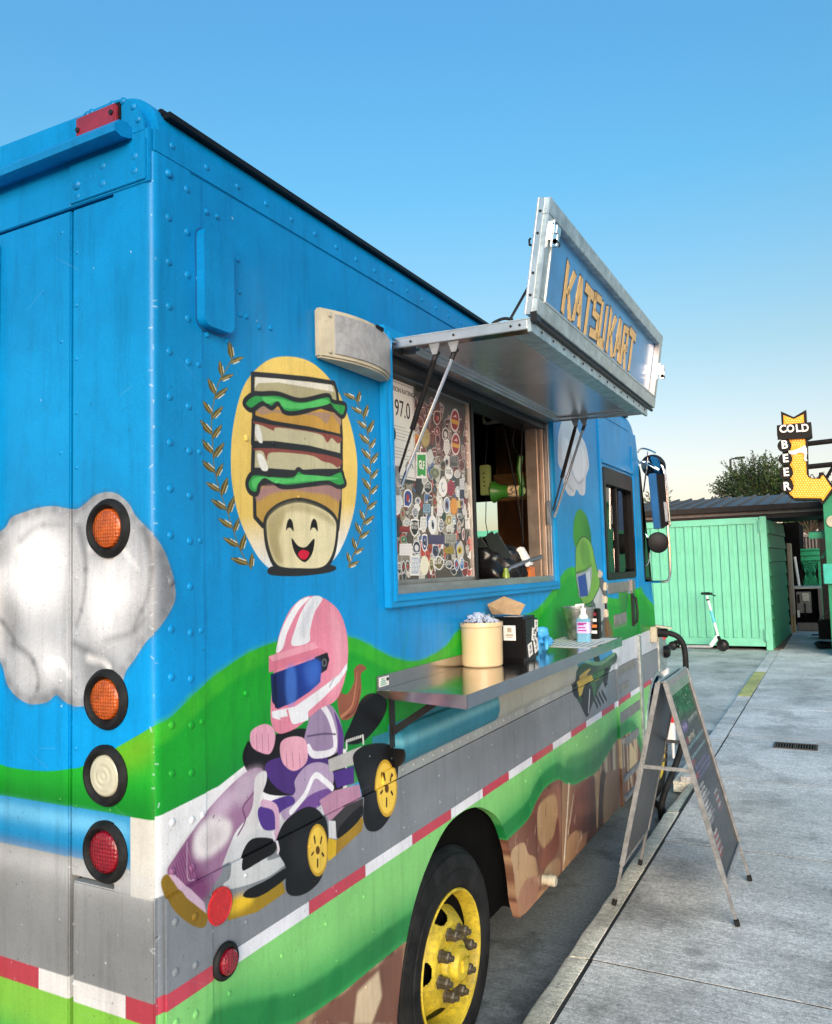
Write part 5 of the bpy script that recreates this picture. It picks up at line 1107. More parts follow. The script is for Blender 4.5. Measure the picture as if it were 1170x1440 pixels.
# background clutter of overlapping old stickers
rs_ = random.Random(21)
for k in range(360):
    a, b = rs_.uniform(1.16, 1.86), rs_.uniform(1.81, 2.5); col = rs_.choice([0x6b5c4e, 0x8a8478, 0x4d3a38, 0xb8b4a8, 0x3e4650, 0x7a3230, 0x989080, 0xc8c4b8, 0x2c2e30, 0xe8e6e0, 0xd8d4cc, 0x4c6c9c, 0xb84840])
    if b > 2.25: col = rs_.choice([0x7a4038, 0x8f6a62, 0x5a2c2a, 0xa08880, 0x6c3a36])
    w0, h0 = rs_.uniform(.012, .034), rs_.uniform(.016, .048); t0 = rs_.uniform(0, 6)
    P = [(a + w0 * math.cos(t0 + t) * rs_.uniform(.7, 1.2), b + h0 * math.sin(t0 + t) * rs_.uniform(.7, 1.2)) for t in np.linspace(0, 6.28, 9)[:-1]]
    cp.fill('uv', P, col, sm=rs_.random() < .6); cp.line('uv', P, 0xd8d4cc if rs_.random() < .5 else 0x242424, .0025, closed=True, sm=True)
    cp.line('uv', [(a - w0 * .5, b), (a + w0 * .5, b + .004)], rs_.choice([0xe8e4dc, 0x202020]), .003, sm=False)
for s_ in [('R', 895, 820, 115, 300, 'o', 0xe4dcd4, 0xa01c24, 'band'), ('R', 905, 1120, 115, 290, 'o', 0xe4dcd4, 0xa01c24, 'band'),
  ('R', 670, 790, 100, 190, 's', 0xd8b8a8, 0x54241f, 'b'), ('R', 470, 560, 60, 200, 'x', 0xb8a098, 0x6c4038, 'b'), ('R', 560, 700, 120, 200, 'x', 0xa88478, 0x5a2c28, 'b'), ('R', 670, 960, 90, 150, 'x', 0xc8a8a0, 0x6a1c1c, 'b'),
  ('R', 520, 1040, 120, 260, 'o', 0x9a8458, 0xb8a468, 't'), ('R', 410, 1090, 100, 240, 'x', 0xd89838, 0xc87828, 'b'), ('R', 775, 1000, 90, 180, 'o', 0xd8d4cc, 0x504038, 'k'), ('R', 790, 1160, 80, 200, 's', W_, 0xd4d0c8, 't'), ('R', 795, 1350, 95, 180, 'o', W_, 0xdad8d4, 'b'),
  ('R', 580, 1290, 110, 230, 'x', 0xc4c8c4, 0xd0d2cc, 't'), ('R', 880, 1340, 110, 140, 'r', 0x8c8884, 0x48484a, 't'), ('R', 320, 1320, 150, 290, 'o', 0x20342c, 0x2c4438, 'b'), ('R', 90, 1000, 110, 230, 'o', 0x30261c, 0xc88c3c, 't'), ('R', 250, 1090, 90, 90, 'r', 0xd8d4d0, 0xc8c4c0, 't'), ('R', 175, 1190, 110, 150, 'x', 0x9098a8, 0x3c4458, 't'), ('R', 440, 400, 90, 130, 'o', 0x3a3020, 0x28221c, 't'), ('R', 700, 1330, 90, 130, 'x', 0xb0aca0, 0x5c4a3c, 'b'), ('R', 680, 1060, 80, 180, 'x', 0xb89890, 0x78403a, 'b'),
  ('Q', 300, 160, 110, 190, 'r', 0x283830, 0x202c28, 't'), ('Q', 600, 130, 120, 160, 'x', 0x8c9478, 0x6c7450, 'b'), ('Q', 770, 130, 96, 150, 'o', W_, W_, 't'), ('Q', 700, 40, 90, 150, 'x', 0xa0a090, 0x3c4c30, 'b'), ('Q', 870, 140, 90, 120, 'x', W_, 0xa8a8a8, 't'), ('Q', 120, 270, 75, 150, 'o', 0xd8d4c8, 0x2c2c28, 't'), ('Q', 190, 255, 60, 150, 'o', 0xd8d4c8, 0x3c3a34, 't'), ('Q', 190, 130, 80, 120, 'x', 0xc0bcb0, 0x706c60, 't'),
  ('Q', 415, 280, 95, 230, 'o', K_, 0x26282c, 't'), ('Q', 520, 300, 95, 170, 'h', 0xd8d8d4, K_, 't'), ('Q', 600, 330, 70, 150, 'x', 0x8c7460, 0x3c2c20, 'b'), ('Q', 700, 300, 100, 230, 'o', W_, 0xf4f2ee, 'b'), ('Q', 793, 310, 88, 200, 'h', 0xb04050, 0x7c2438, 't'), ('Q', 873, 350, 50, 130, 'o', W_, 0xa8c0d0, 'k'), ('Q', 925, 260, 55, 130, 'r', 0xd8dce0, 0xc8c8cc, 't'), ('Q', 925, 380, 55, 100, 'r', 0x303c58, 0x283048, 't'), ('Q', 930, 490, 50, 140, 's', 0x384868, 0xc8b8c0, 'b'),
  ('Q', 145, 490, 130, 290, 'o', W_, 0xdfe0dc, 't'), ('Q', 280, 430, 130, 290, 'x', W_, 0x26408c, 'b'), ('Q', 400, 460, 70, 90, 'o', W_, 0xb0b0b4, 'b'), ('Q', 505, 550, 105, 120, 'r', 0x484c50, 0x90b8d0, 't'), ('Q', 600, 480, 80, 170, 'x', 0xc0b098, 0x6c5440, 'b'), ('Q', 665, 470, 60, 140, 'o', W_, 0xc8c4b0, 'k'), ('Q', 745, 510, 75, 200, 'o', W_, 0x8c9cb8, 'b'), ('Q', 830, 525, 90, 205, 'o', 0xd88830, 0xe09c48, 't'), ('Q', 890, 500, 60, 90, 'r', 0xd8b060, 0xe0c080, 't'), ('Q', 665, 590, 70, 100, 'r', W_, 0xd8d4d8, 't'), ('Q', 712, 650, 50, 110, 'o', 0x2c5040, 0x1c3c30, 'k'), ('Q', 220, 615, 65, 160, 'o', 0x8c8468, 0x9c9478, 'b'),
  ('Q', 370, 600, 95, 150, 'x', W_, 0x3c4860, 't'), ('Q', 160, 775, 115, 240, 'o', K_, 0x34383c, 'b'), ('Q', 270, 720, 110, 100, 'x', W_, 0x808488, 't'), ('Q', 240, 800, 120, 70, 'r', 0xa02c34, 0x701c24, 't'), ('Q', 360, 780, 110, 220, 's', W_, K_, 't'), ('Q', 468, 740, 85, 190, 's', W_, 0xc8ccc4, 't'), ('Q', 575, 745, 100, 225, 'o', W_, 0xe8eaea, 'b'), ('Q', 675, 750, 70, 180, 'x', W_, 0x505868, 't'), ('Q', 770, 690, 75, 130, 's', 0xd8d0b0, 0x98904c, 'b'), ('Q', 830, 700, 50, 80, 'r', W_, 0x50889c, 'k'), ('Q', 780, 790, 100, 100, 'x', W_, 0xb8b8a8, 't'), ('Q', 890, 770, 65, 200, 'x', 0xd0ccc8, 0x9c8c7c, 'b'), ('Q', 940, 860, 40, 180, 'x', W_, 0xc88888, 'b'), ('Q', 895, 640, 70, 80, 'x', W_, 0x303c50, 't'),
  ('Q', 120, 1010, 90, 250, 'o', 0xa82c38, 0xb83844, 't'), ('Q', 230, 920, 85, 110, 'x', 0x8cc0a0, 0x1c5c3c, 'b'), ('Q', 255, 1040, 145, 140, 'r', W_, 0xe4dcdc, 't'), ('Q', 385, 1020, 100, 180, 'o', 0xd8d8d8, 0x1c2438, 'k'), ('Q', 480, 960, 75, 220, 's', W_, 0x3c4c84, 'b'), ('Q', 620, 920, 190, 110, 'r', 0x484468, 0x3c3c60, 't'), ('Q', 545, 1030, 60, 130, 'x', 0xb85c48, 0x883428, 'b'), ('Q', 610, 1060, 90, 160, 's', 0xc0c4d0, 0x34405c, 'b'), ('Q', 790, 910, 140, 110, 'r', 0xa8a8a0, 0x84887c, 't'), ('Q', 770, 1050, 150, 110, 'x', 0x8c7c34, 0xa08c2c, 'b'), ('Q', 900, 1050, 75, 110, 'x', 0xd8c038, 0xb89820, 'b'),
  ('Q', 110, 1240, 60, 190, 'x', W_, 0x6088a0, 't'), ('Q', 180, 1270, 55, 140, 's', W_, 0x404448, 't'), ('Q', 228, 1250, 50, 190, 'x', W_, K_, 'b'), ('Q', 280, 1240, 60, 190, 'x', W_, 0x4c5054, 'b'), ('Q', 365, 1230, 105, 240, 'r', W_, 0xb8c0cc, 't'), ('Q', 478, 1230, 105, 235, 'o', 0xe8e4d0, 0xece8c8, 'k'), ('Q', 560, 1220, 60, 200, 'x', 0xd8d0a8, 0x5c5838, 't'), ('Q', 650, 1200, 150, 190, 'x', W_, 0x6c6034, 't'), ('Q', 770, 1220, 90, 130, 'x', W_, 0x3c4048, 't'), ('Q', 860, 1220, 70, 180, 'x', W_, 0x3c6ca0, 'b'), ('Q', 925, 1210, 60, 180, 'x', W_, 0x4c7cb0, 't')]:
    sticker(*s_)
sticker('R', 470, 1390, 130, 330, 'r', W_, 0x2c9c3c, None)
LIC = [f_pane(536 + a, 519 + b) for a, b in ((0, 0), (41, 17), (41, 96), (0, 82))]
y_a, y_b = 1.12, max(p[0] for p in LIC) + .02; z_a, z_b = 2.17, 2.53
cp.fill('uv', [(y_a, z_a), (y_b, z_a), (y_b, z_b), (y_a, z_b)], 0xe4e2da, sm=False); STK.append(([(y_a, z_a), (y_b, z_a), (y_b, z_b), (y_a, z_b)], 1))
cp.line('uv', [(y_a + .008, z_a + .008), (y_b - .008, z_a + .008), (y_b - .008, z_b - .008), (y_a + .008, z_b - .008)], 0x3a3a3a, .002, sm=False, closed=True)
for q in range(9):
    zz_ = 2.36 - q * .012 - (.02 if q > 4 else 0); cp.line('uv', [(y_a + .02, zz_), (y_b - (.03 if q % 3 else .07), zz_)], 0x50504c, .0018, sm=False, a=.8)
cp.line('uv', [(y_b - .08, 2.215), (y_b - .06, 2.235), (y_b - .05, 2.212), (y_b - .03, 2.23), (y_b - .02, 2.215)], 0x202428, .005)
cp.speckle(.05)
IMP = cp.image('sticker_print')
SM = mat('sticker_vinyl', (1, 1, 1), .35, 0, 0, coat=.15); n_ = SM.node_tree
ti = n_.nodes.new('ShaderNodeTexImage'); ti.image = IMP; uvn = n_.nodes.new('ShaderNodeUVMap'); n_.links.new(uvn.outputs[0], ti.inputs[0]); n_.links.new(ti.outputs[0], n_.nodes['Principled BSDF'].inputs['Base Color'])
def uv_pane(o):
    me = o.data; l = me.uv_layers.new(name='UVMap'); w_ = WP[o]
    for lp in me.loops:
        co = me.vertices[lp.vertex_index].co; l.data[lp.index].uv = ((co.y + w_.y - cp.u0) / cp.du, (co.z + w_.z - cp.v0) / cp.dv)
bm = BM(); box(bm, PX, PX + .0006, 1.086, 1.871, 1.801, 2.547); o_ = obj('sticker_layer', bm, SM, SPN, kind='stuff'); uv_pane(o_)
for i, (P, ar_) in enumerate(STK):
    bm = BM()
    try: prism(bm, P[::-1], PX + .0002, PX + .0010 + .00012 * (i % 9), 'x')
    except Exception: bm.free(); continue
    o_ = obj('sticker', bm, SM, SPN); uv_pane(o_)
def stext(txt, size, y, z, m, x, parent, bold=0, sx=1):
    return obj('lettering', place(text_bm(txt, size, bold, .0006, sx=sx), (x, y, z), (0, 1, 0), (0, 0, 1)), m, parent)
ink = mat('black_ink', (.015, .015, .016), .5, 0, 0)
stext('SANITATION RATING', .026, (y_a + y_b) / 2 + .0, 2.495, ink, PX + .0022, SPN)
stext('97.0', .088, (y_a + y_b) / 2 + .035, 2.425, ink, PX + .0022, SPN, sx=.8)
gy, gz = f_pane(540 + 470 * .1111, 500 + 1390 * .1111)
for t_, dz in (('C', .055), ('GLF', 0), ('T', -.055)): stext(t_, .046, gy, gz + dz, M['sign_w'], PX + .0026, SPN, .001, .62)

# ------------------------------------------------------------ interior
bm = BM()
def wallbox(a): box(bm, *a)
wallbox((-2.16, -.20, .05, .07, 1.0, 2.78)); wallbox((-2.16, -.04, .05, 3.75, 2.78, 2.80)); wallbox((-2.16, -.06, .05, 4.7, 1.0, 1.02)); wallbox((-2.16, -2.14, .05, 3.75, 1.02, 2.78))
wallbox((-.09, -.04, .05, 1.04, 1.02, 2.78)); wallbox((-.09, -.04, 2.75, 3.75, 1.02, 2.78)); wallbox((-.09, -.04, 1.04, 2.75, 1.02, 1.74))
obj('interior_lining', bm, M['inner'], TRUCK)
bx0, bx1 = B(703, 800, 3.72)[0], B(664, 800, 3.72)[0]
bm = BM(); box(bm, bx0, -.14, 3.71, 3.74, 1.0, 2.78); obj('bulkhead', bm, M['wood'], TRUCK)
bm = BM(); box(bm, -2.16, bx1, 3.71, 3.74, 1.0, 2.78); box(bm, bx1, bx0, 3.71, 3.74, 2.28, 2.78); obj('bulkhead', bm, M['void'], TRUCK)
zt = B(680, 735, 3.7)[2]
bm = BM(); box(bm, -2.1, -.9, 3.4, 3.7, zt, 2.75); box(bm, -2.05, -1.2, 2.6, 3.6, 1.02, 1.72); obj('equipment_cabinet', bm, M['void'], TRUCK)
bm = BM(); box(bm, bx0, -.45, 3.66, 3.70, 2.27, 2.45); obj('shelf_panel', bm, mat('varnished_panel', (.55, .34, .13), .25, 0, .25, 6, coat=.5), TRUCK)
bm = BM(); box(bm, -.9, -.15, 2.0, 3.5, 1.66, 1.70); CT = obj('worktop', bm, M['steel'], TRUCK)
bm = BM(); q0, q1 = B(680, 584, 2.9), B(707, 594, 2.9); box(bm, q0[0], q1[0], 2.88, 2.93, q1[2], q0[2]); lp_ = obj('ceiling_fixture', bm, M['cream'], TRUCK, bevel=.004)
bm = BM(); q_ = B(687, 589, 2.87); lathe(bm, [(0, 0), (.02, 0), (.02, .012), (0, .014)], (q_[0], 2.875, q_[2]), (0, -1, 0), 14); obj('camera_eye', bm, M['black'], lp_)
bm = BM(); q0 = B(663, 578, 3.2); box(bm, q0[0] - .02, q0[0] + .15, 3.1, 3.25, q0[2] - .02, q0[2] + .01); obj('ceiling_lamp', bm, M['cream'], TRUCK, bevel=.004)
# hanging pale green transmitter on its cord
yh = 2.6; q0, q1 = B(676, 655, yh), B(690, 696, yh)
HB = thing('pendant_remote', 'pale green pendant control box hanging on a black cord inside the window', 'remote', (float(q0[0] + q1[0]) / 2, yh, float(q1[2])))
bm = BM(); box(bm, q0[0], q1[0], yh - .02, yh + .02, q1[2], q0[2]); obj('box_body', bm, M['olive'], HB, bevel=.004)
for k in range(4):
    zz_ = q1[2] + (q0[2] - q1[2]) * (.3 + .14 * k); bm = BM(); box(bm, (q0[0] + q1[0]) / 2 - .004, (q0[0] + q1[0]) / 2 + .004, yh - .023, yh - .019, zz_ - .003, zz_ + .003); obj('button', bm, M['black'], HB)
qt, ql, qm = B(684, 592, yh), B(690, 770, yh), B(683, 735, yh)
bm = BM(); tube(bm, [(qt[0], yh, qt[2]), (qt[0] - .002, yh, (qt[2] + q0[2]) / 2), ((q0[0] + q1[0]) / 2, yh, q0[2])], .003, 6)
tube(bm, [((q0[0] + q1[0]) / 2, yh, q1[2]), (qm[0], yh, qm[2]), (ql[0] - .01, yh, ql[2] + .05), (ql[0] + .02, yh, ql[2])], .0025, 6); obj('cord', bm, M['black'], HB)
# green megaphone hanging
ym = 2.62; c0, c1 = B(694, 692, ym), B(740, 692, ym)
MG = thing('megaphone', 'green megaphone with a printed label hanging inside the serving window', 'megaphone', (float(c0[0] + c1[0]) / 2, ym, float(c1[2]) - .1))
bm = BM(); L_ = c1[0] - c0[0]; H0 = abs(B(695, 678, ym)[2] - B(697, 707, ym)[2]) / 2
lathe(bm, [(H0 * .9, .012), (H0 * 1.04, 0), (H0 * 1.06, .004), (H0 * .86, .02), (H0 * .66, L_ * .25), (H0 * .55, L_ * .5), (H0 * .5, L_ * .9), (H0 * .3, L_ * .95), (0, L_ * .95)], (c0[0], ym, c0[2]), (1, 0, -.03), 28); obj('horn', bm, M['mega'], MG, smooth=True)
bm = BM(); lathe(bm, [(H0 * .565, L_ * .5), (H0 * .57, L_ * .52), (H0 * .535, L_ * .82), (H0 * .53, L_ * .83)], (c0[0], ym, c0[2]), (1, 0, -.03), 28); obj('printed_label', bm, mat('megaphone_label', (.5, .38, .22), .5, 0, .8, 60), MG, smooth=True)
bm = BM(); cc = B(733, 660, ym); tube(bm, [(cc[0], ym, c0[2] + H0 * .4), (cc[0] - .012, ym, cc[2]), (cc[0], ym, cc[2] + .07)], .014, 8); obj('handle', bm, M['mega'], MG)
bm = BM(); tube(bm, spline([(cc[0], ym, cc[2] + .06), (cc[0] - .04, ym, cc[2] + .13), (cc[0] - .03, ym, cc[2] + .22), (cc[0] + .01, ym, cc[2] + .3)], False).tolist(), .005, 6); obj('strap', bm, M['black'], MG)
# cables
for k, (pts, r, lab) in enumerate((([(700, 570), (712, 620), (726, 690), (736, 760)], .004, 'straight black cable running down diagonally in front of the wooden board'), ([(735, 575), (733, 640), (734, 700), (735, 765)], .004, 'black cable hanging vertically beside the window jamb'))):
    bm = BM(); P = [B(px, py, 2.5) for px, py in pts]; tube(bm, [tuple(p) for p in P], r, 6); tag(obj('hanging_cable', bm, M['black']), lab, 'cable')
# counter clutter
def at_(px, py, y): return B(px, py, y)
ZC = 1.79
def clutter(name, label, cat, bm, m, **k): return tag(obj(name, bm, m, **k), label, cat)
b0 = B(684, 812, 2.3)
BG_ = thing('black_bag', 'black plastic bag with crumpled top on the counter inside the window', 'bag', (float(b0[0]), 2.35, 1.70))
bm = BM(); bmesh.ops.create_icosphere(bm, subdivisions=4, radius=1)
for v in bm.verts:
    d = .12 * math.sin(5 * v.co.x + 3 * v.co.z) + .08 * math.sin(11 * v.co.y + 7 * v.co.z) + .05 * math.sin(17 * v.co.x - 9 * v.co.y)
    v.co = Vector((b0[0] - .02 + v.co.x * .17 * (1 + d), 2.45 + v.co.y * .16 * (1 + d), 1.82 + v.co.z * .15 * (1 + d)))
obj('bag_body', bm, mat('bag_plastic', (.01, .01, .011), .22, 0, .1), BG_, smooth='all')
bm = BM()
for k in range(7):
    a = rnd.uniform(-.4, .4); x = b0[0] - .08 + k * .03; bar(bm, (x, 2.35, 1.88), (x - .05 + a * .04, 2.33, 1.99 + rnd.uniform(-.04, .05)), .035, .006, up=(0, 1, .3))
obj('bag_top', bm, mat('bag_plastic_grey', (.03, .04, .04), .2, 0, .1), BG_)
p = B(738, 783, 2.45)
PR = thing('card_reader', 'small white card reader tilted on a bent wire stand by the window jamb', 'card reader', (float(p[0]), 2.45, ZC - .08))
bm = BM(); bar(bm, (p[0] - .025, 2.45, p[2] + .045), (p[0] + .025, 2.45, p[2] - .045), .03, .05, up=(0, 1, 0)); obj('reader_body', bm, M['white'], PR, bevel=.005)
bm = BM(); tube(bm, spline([(p[0] - .06, 2.45, ZC - .07), (p[0] - .07, 2.45, ZC + .03), (p[0] - .05, 2.45, ZC + .12), (p[0] - .01, 2.45, p[2] + .05)], False).tolist(), .003, 6); obj('wire_stand', bm, M['chrome'], PR)
p = B(720, 790, 2.6); bm = BM(); box(bm, p[0] - .03, p[0] + .06, 2.58, 2.68, 1.70, float(B(720, 783, 2.6)[2])); clutter('cardboard_box', 'small tan cardboard box on the counter behind the card reader', 'box', bm, mat('tan_card', (.45, .27, .12), .7, 0, .1), bevel=.003)
p = B(737, 803, 2.5); bm = BM(); box(bm, p[0] - .03, p[0] + .03, 2.5, 2.58, 1.70, float(B(737, 797, 2.5)[2])); clutter('orange_packet', 'orange packet lying against the right window jamb', 'packet', bm, M['orange'], bevel=.004)
p = B(711, 795, 2.3); bm = BM(); lathe(bm, [(0, 0), (.017, 0), (.018, .05), (.012, .065), (.010, .08), (0, .082)], (p[0], 2.3, 1.70 + .0), (0, 0, 1), 16); bmesh.ops.translate(bm, verts=bm.verts[:], vec=(0, 0, .05)); clutter('green_bottle', 'little green bottle standing between the bag and the card reader', 'bottle', bm, mat('green_bottle_glass', (.2, .28, .03), .2, 0, .1), smooth=True)
p = B(728, 805, 2.35); bm = BM(); tube(bm, spline([(p[0] - .05, 2.3, 1.76), (p[0] - .04, 2.32, 1.82), (p[0], 2.4, 1.85), (p[0] + .07, 2.5, 1.88)], False).tolist(), .011, 8); clutter('sprayer_hose', 'curved grey hose end lying over the window sill', 'hose', bm, M['chrome'], smooth=True)

# ------------------------------------------------------------ awning and sign box
AW = thing('awning_placeholder', 'x', 'x', (0, 0, 0)) if False else None
ya, yb = 1.062, 2.772; xo = .505; zi, zo = 2.605, 2.592
def zA(x): return zi + (zo - zi) * x / xo
def abox(bm, x0, x1, y0, y1, zlo, zhi, mi=0):
    hexa(bm, [(x0, y0, zA(x0) + zlo), (x1, y0, zA(x1) + zlo), (x1, y1, zA(x1) + zlo), (x0, y1, zA(x0) + zlo)], [(x0, y0, zA(x0) + zhi), (x1, y0, zA(x1) + zhi), (x1, y1, zA(x1) + zhi), (x0, y1, zA(x0) + zhi)], mi)
bm = BM(); abox(bm, .012, xo, ya, ya + .012, -.012, .018); LID = obj('awning_lid', bm, M['alu'], TRUCK, bevel=.0015)
bm = BM(); abox(bm, .014, xo, ya + .0125, ya + .075, -.006, .0); obj('edge_flange', bm, M['steel'], LID)
bm = BM(); abox(bm, .012, xo, yb - .012, yb, -.012, .018); abox(bm, .014, xo, yb - .075, yb - .0125, -.006, .0); obj('edge_channel', bm, M['alu'], LID)
bm = BM(); abox(bm, xo + .001, xo + .013, ya, yb, -.022, .02); abox(bm, xo - .075, xo, ya + .076, yb - .076, -.006, 0); obj('front_channel', bm, M['galv'], LID)
bm = BM(); abox(bm, .014, .07, ya + .076, yb - .076, -.02, .0); abox(bm, .0705, .085, ya + .076, yb - .076, -.012, 0); obj('hinge_channel', bm, M['alu'], LID)
bm = BM(); abox(bm, .08, xo - .07, ya + .07, yb - .07, .0012, .006); obj('soffit_panel', bm, mat('polished_steel', (.55, .55, .56), .24, .6, .10, 3, .05, 8, rv=.05), LID)
bm = BM(); abox(bm, .012, xo + .012, ya, yb, .0185, .022); obj('top_skin', bm, M['galv'], LID)
bm = BM(); tube(bm, [(.01, ya, zi + .022), (.01, yb, zi + .022)], .008, 8); obj('hinge', bm, M['dark_metal'], LID)
s0 = None
for k, x in enumerate((.03, .09, .25, .45, .48)):
    if s0 is None:
        bm = BM(); lathe(bm, [(0, .0), (.0045, 0), (.004, .003), (0, .003)], (x, ya - .0005, zA(x) + .003), (0, -1, 0), 8); s0 = obj('screw', bm, M['dark_metal'], LID)
    else: inst(s0, (x, WP[s0].y, zA(x) + .003), LID)
s0 = None
for k in range(14):
    y = ya + .1 + k * .118
    if s0 is None:
        bm = BM(); lathe(bm, [(0, .0), (.0045, 0), (.004, .003), (0, .003)], (xo + .0135, y, zA(xo) - .002), (1, 0, 0), 8); s0 = obj('screw', bm, M['dark_metal'], LID)
    else: inst(s0, (WP[s0].x, y, WP[s0].z), LID)
# sign panel, hinged on the front edge, leaning out
P0 = Vector((.528, 0, 2.622)); P1 = Vector((.588, 0, 2.985)); up_ = (P1 - P0).normalized(); nrm = Vector((up_.z, 0, -up_.x)); Hs = (P1 - P0).length; sya, syb = 1.062, 2.85
def sb(bm, y0, y1, h0, h1, d0, d1, mi=0):
    c = [P0 + up_ * h + nrm * d for h, d in ((h0, d0), (h0, d1), (h1, d1), (h1, d0))]
    hexa(bm, [(p.x, y0, p.z) for p in c], [(p.x, y1, p.z) for p in c], mi)
fw = .052
bm = BM(); sb(bm, sya, syb, 0, fw, -.03, .012); SG = obj('sign_panel', bm, M['galv'], TRUCK, bevel=.002)
bm = BM(); sb(bm, sya, syb, Hs - fw, Hs, -.03, .012); obj('frame_rail', bm, M['galv'], SG, bevel=.002)
bm = BM(); sb(bm, sya, sya + fw, fw + .0005, Hs - fw - .0005, -.03, .012); obj('frame_stile', bm, M['galv'], SG, bevel=.002)
bm = BM(); sb(bm, syb - fw, syb, fw + .0005, Hs - fw - .0005, -.03, .012); obj('frame_stile', bm, M['galv'], SG, bevel=.002)
bm = BM(); sb(bm, sya - .002, sya - .0005, 0, Hs, -.028, -.008); sb(bm, sya - .004, sya - .0005, 0, Hs, -.032, -.028); sb(bm, sya - .004, sya - .0005, 0, Hs, .008, .012); obj('end_channel', bm, M['alu'], SG)
bm = BM(); sb(bm, sya + fw, syb - fw, fw, Hs - fw, -.022, -.014); fc = obj('sign_face', bm, M['sign_blue'], SG)
bm = BM()
for a, b, c, d in ((sya + fw - .002, syb - fw + .002, fw - .002, fw + .005), (sya + fw - .002, sya + fw + .006, fw + .005, Hs - fw), (syb - fw - .006, syb - fw + .002, fw + .005, Hs - fw)): sb(bm, a, b, c, d, -.012, .0145)
obj('inner_bead', bm, M['alu'], SG)
# letters: angular brush strokes
GL = {
 'K': ([[(.0, 0), (.22, -.06), (.24, 1.0), (.03, 1.08)], [(.24, .42), (.70, 1.0), (.98, .94), (.44, .40)], [(.30, .52), (.48, .58), (1.0, -.06), (.72, -.04)]], 1.0),
 'A': ([[(-.02, -.02), (.22, .0), (.50, 1.0), (.30, 1.02)], [(.34, 1.02), (.60, 1.0), (.92, -.08), (.66, -.04)], [(.2, .26), (.70, .20), (.66, .40), (.24, .42)]], .92),
 'T': ([[(.0, .84), (.95, .80), (.92, 1.02), (.02, 1.06)], [(.34, -.1), (.58, -.04), (.60, .84), (.38, .86)]], .92),
 'S': ([[(.1, .82), (.9, .86), (.88, 1.02), (.12, 1.0)], [(.08, .55), (.30, .55), (.30, .98), (.1, 1.0)], [(.08, .44), (.82, .40), (.84, .58), (.08, .62)], [(.64, .05), (.86, .0), (.84, .5), (.62, .5)], [(.0, -.06), (.84, -.02), (.84, .17), (.02, .15)]], .9),
 'U': ([[(.0, .1), (.22, .1), (.22, 1.02), (.02, 1.0)], [(.58, -.02), (.80, .0), (.82, 1.04), (.60, 1.0)], [(.0, -.1), (.80, -.06), (.80, .16), (.02, .18)]], .84),
 'R': ([[(.0, -.04), (.22, -.02), (.24, 1.02), (.02, 1.0)], [(.2, .84), (.82, .86), (.80, 1.04), (.2, 1.02)], [(.60, .46), (.82, .44), (.82, .98), (.62, .96)], [(.2, .36), (.82, .40), (.80, .58), (.2, .54)], [(.34, .40), (.56, .42), (.92, -.1), (.68, -.08)]], .92),
}
txt = [('K', .0), ('A', 0.02), ('T', -.02), ('S', .05), ('U', .0), (' ', 0), ('K', 0), ('A', 0.03), ('R', 0), ('T', .06)]
wtot = sum((GL[c][1] + .06) if c != ' ' else .22 for c, _ in txt); ty0, ty1 = 1.345, 2.40; ks = (ty1 - ty0) / wtot; u = ty0; lh = .165; lh0 = fw + .036
halo = BM()
for c, dz in txt:
    if c == ' ': u += .22 * ks; continue
    bm = BM()
    for st in GL[c][0]:
        for b_, g_, d0, d1 in ((bm, 0, -.014, -.0105), (halo, .007, -.014, -.0125)):
            cx_ = sum(p[0] for p in st) / 4; cy_ = sum(p[1] for p in st) / 4
            q = [(u + a * ks + (g_ if a > cx_ else -g_), lh0 + (h + dz) * lh + (g_ if h > cy_ else -g_)) for a, h in st]
            lo = [P0 + up_ * h + nrm * d0 for _, h in q]; hi = [P0 + up_ * h + nrm * d1 for _, h in q]
            hexa(b_, [(p.x, y_[0], p.z) for p, y_ in zip(lo, q)], [(p.x, y_[0], p.z) for p, y_ in zip(hi, q)])
    obj('letter', bm, M['gold'], SG); u += (GL[c][1] + .06) * ks
obj('letter_outline', halo, mat('dark_navy_vinyl', (.012, .03, .05), .4, 0, .1), SG)
# latches, hooks, stay
for yy_, h in ((sya + .035, .27), (syb + .004, .20)):
    bm = BM(); sb(bm, yy_ - .016, yy_ + .016, h - .03, h + .03, .0125, .018); sb(bm, yy_ - .01, yy_ + .03, h - .008, h + .02, .018, .034); sb(bm, yy_ - .012, yy_ + .006, h - .05, h - .012, .018, .040); obj('latch', bm, M['chrome'], SG, bevel=.002)
    bm = BM(); c = P0 + up_ * (h - .035) + nrm * .032; tube(bm, [(c.x, yy_ - .012, c.z), (c.x, yy_ + .022, c.z)], .009, 8); obj('latch_knob', bm, M['dark_metal'], SG)
for h in (.06, .13, .255, .325):
    bm = BM(); c = P0 + up_ * h + nrm * -.018; lathe(bm, [(0, 0), (.005, 0), (.004, .003), (0, .0035)], (c.x, sya - .0022, c.z), (0, -1, 0), 8); obj('screw', bm, M['dark_metal'], SG)
bm = BM(); c = P0 + up_ * .22 + nrm * -.033; tube(bm, [(c.x, sya + .01, c.z), (c.x - .012, sya + .01, c.z + .006), (c.x - .012, sya + .01, c.z + .022), (c.x - .006, sya + .01, c.z + .026)], .004, 6); obj('hook', bm, M['dark_metal'], SG)
bm = BM(); c = P0 + up_ * .10 + nrm * -.033; tube(bm, [(c.x, sya + .02, c.z), (.44, sya + .02, zA(.44) + .03)], .0045, 6); tube(bm, spline([(.45, sya + .02, zA(.45) + .03), (.42, sya + .02, zA(.42) + .038), (.385, sya + .02, zA(.39) + .03), (.38, sya + .02, zA(.38) + .022)], False).tolist(), .005, 6); obj('stay_rod', bm, M['dark_metal'], SG)
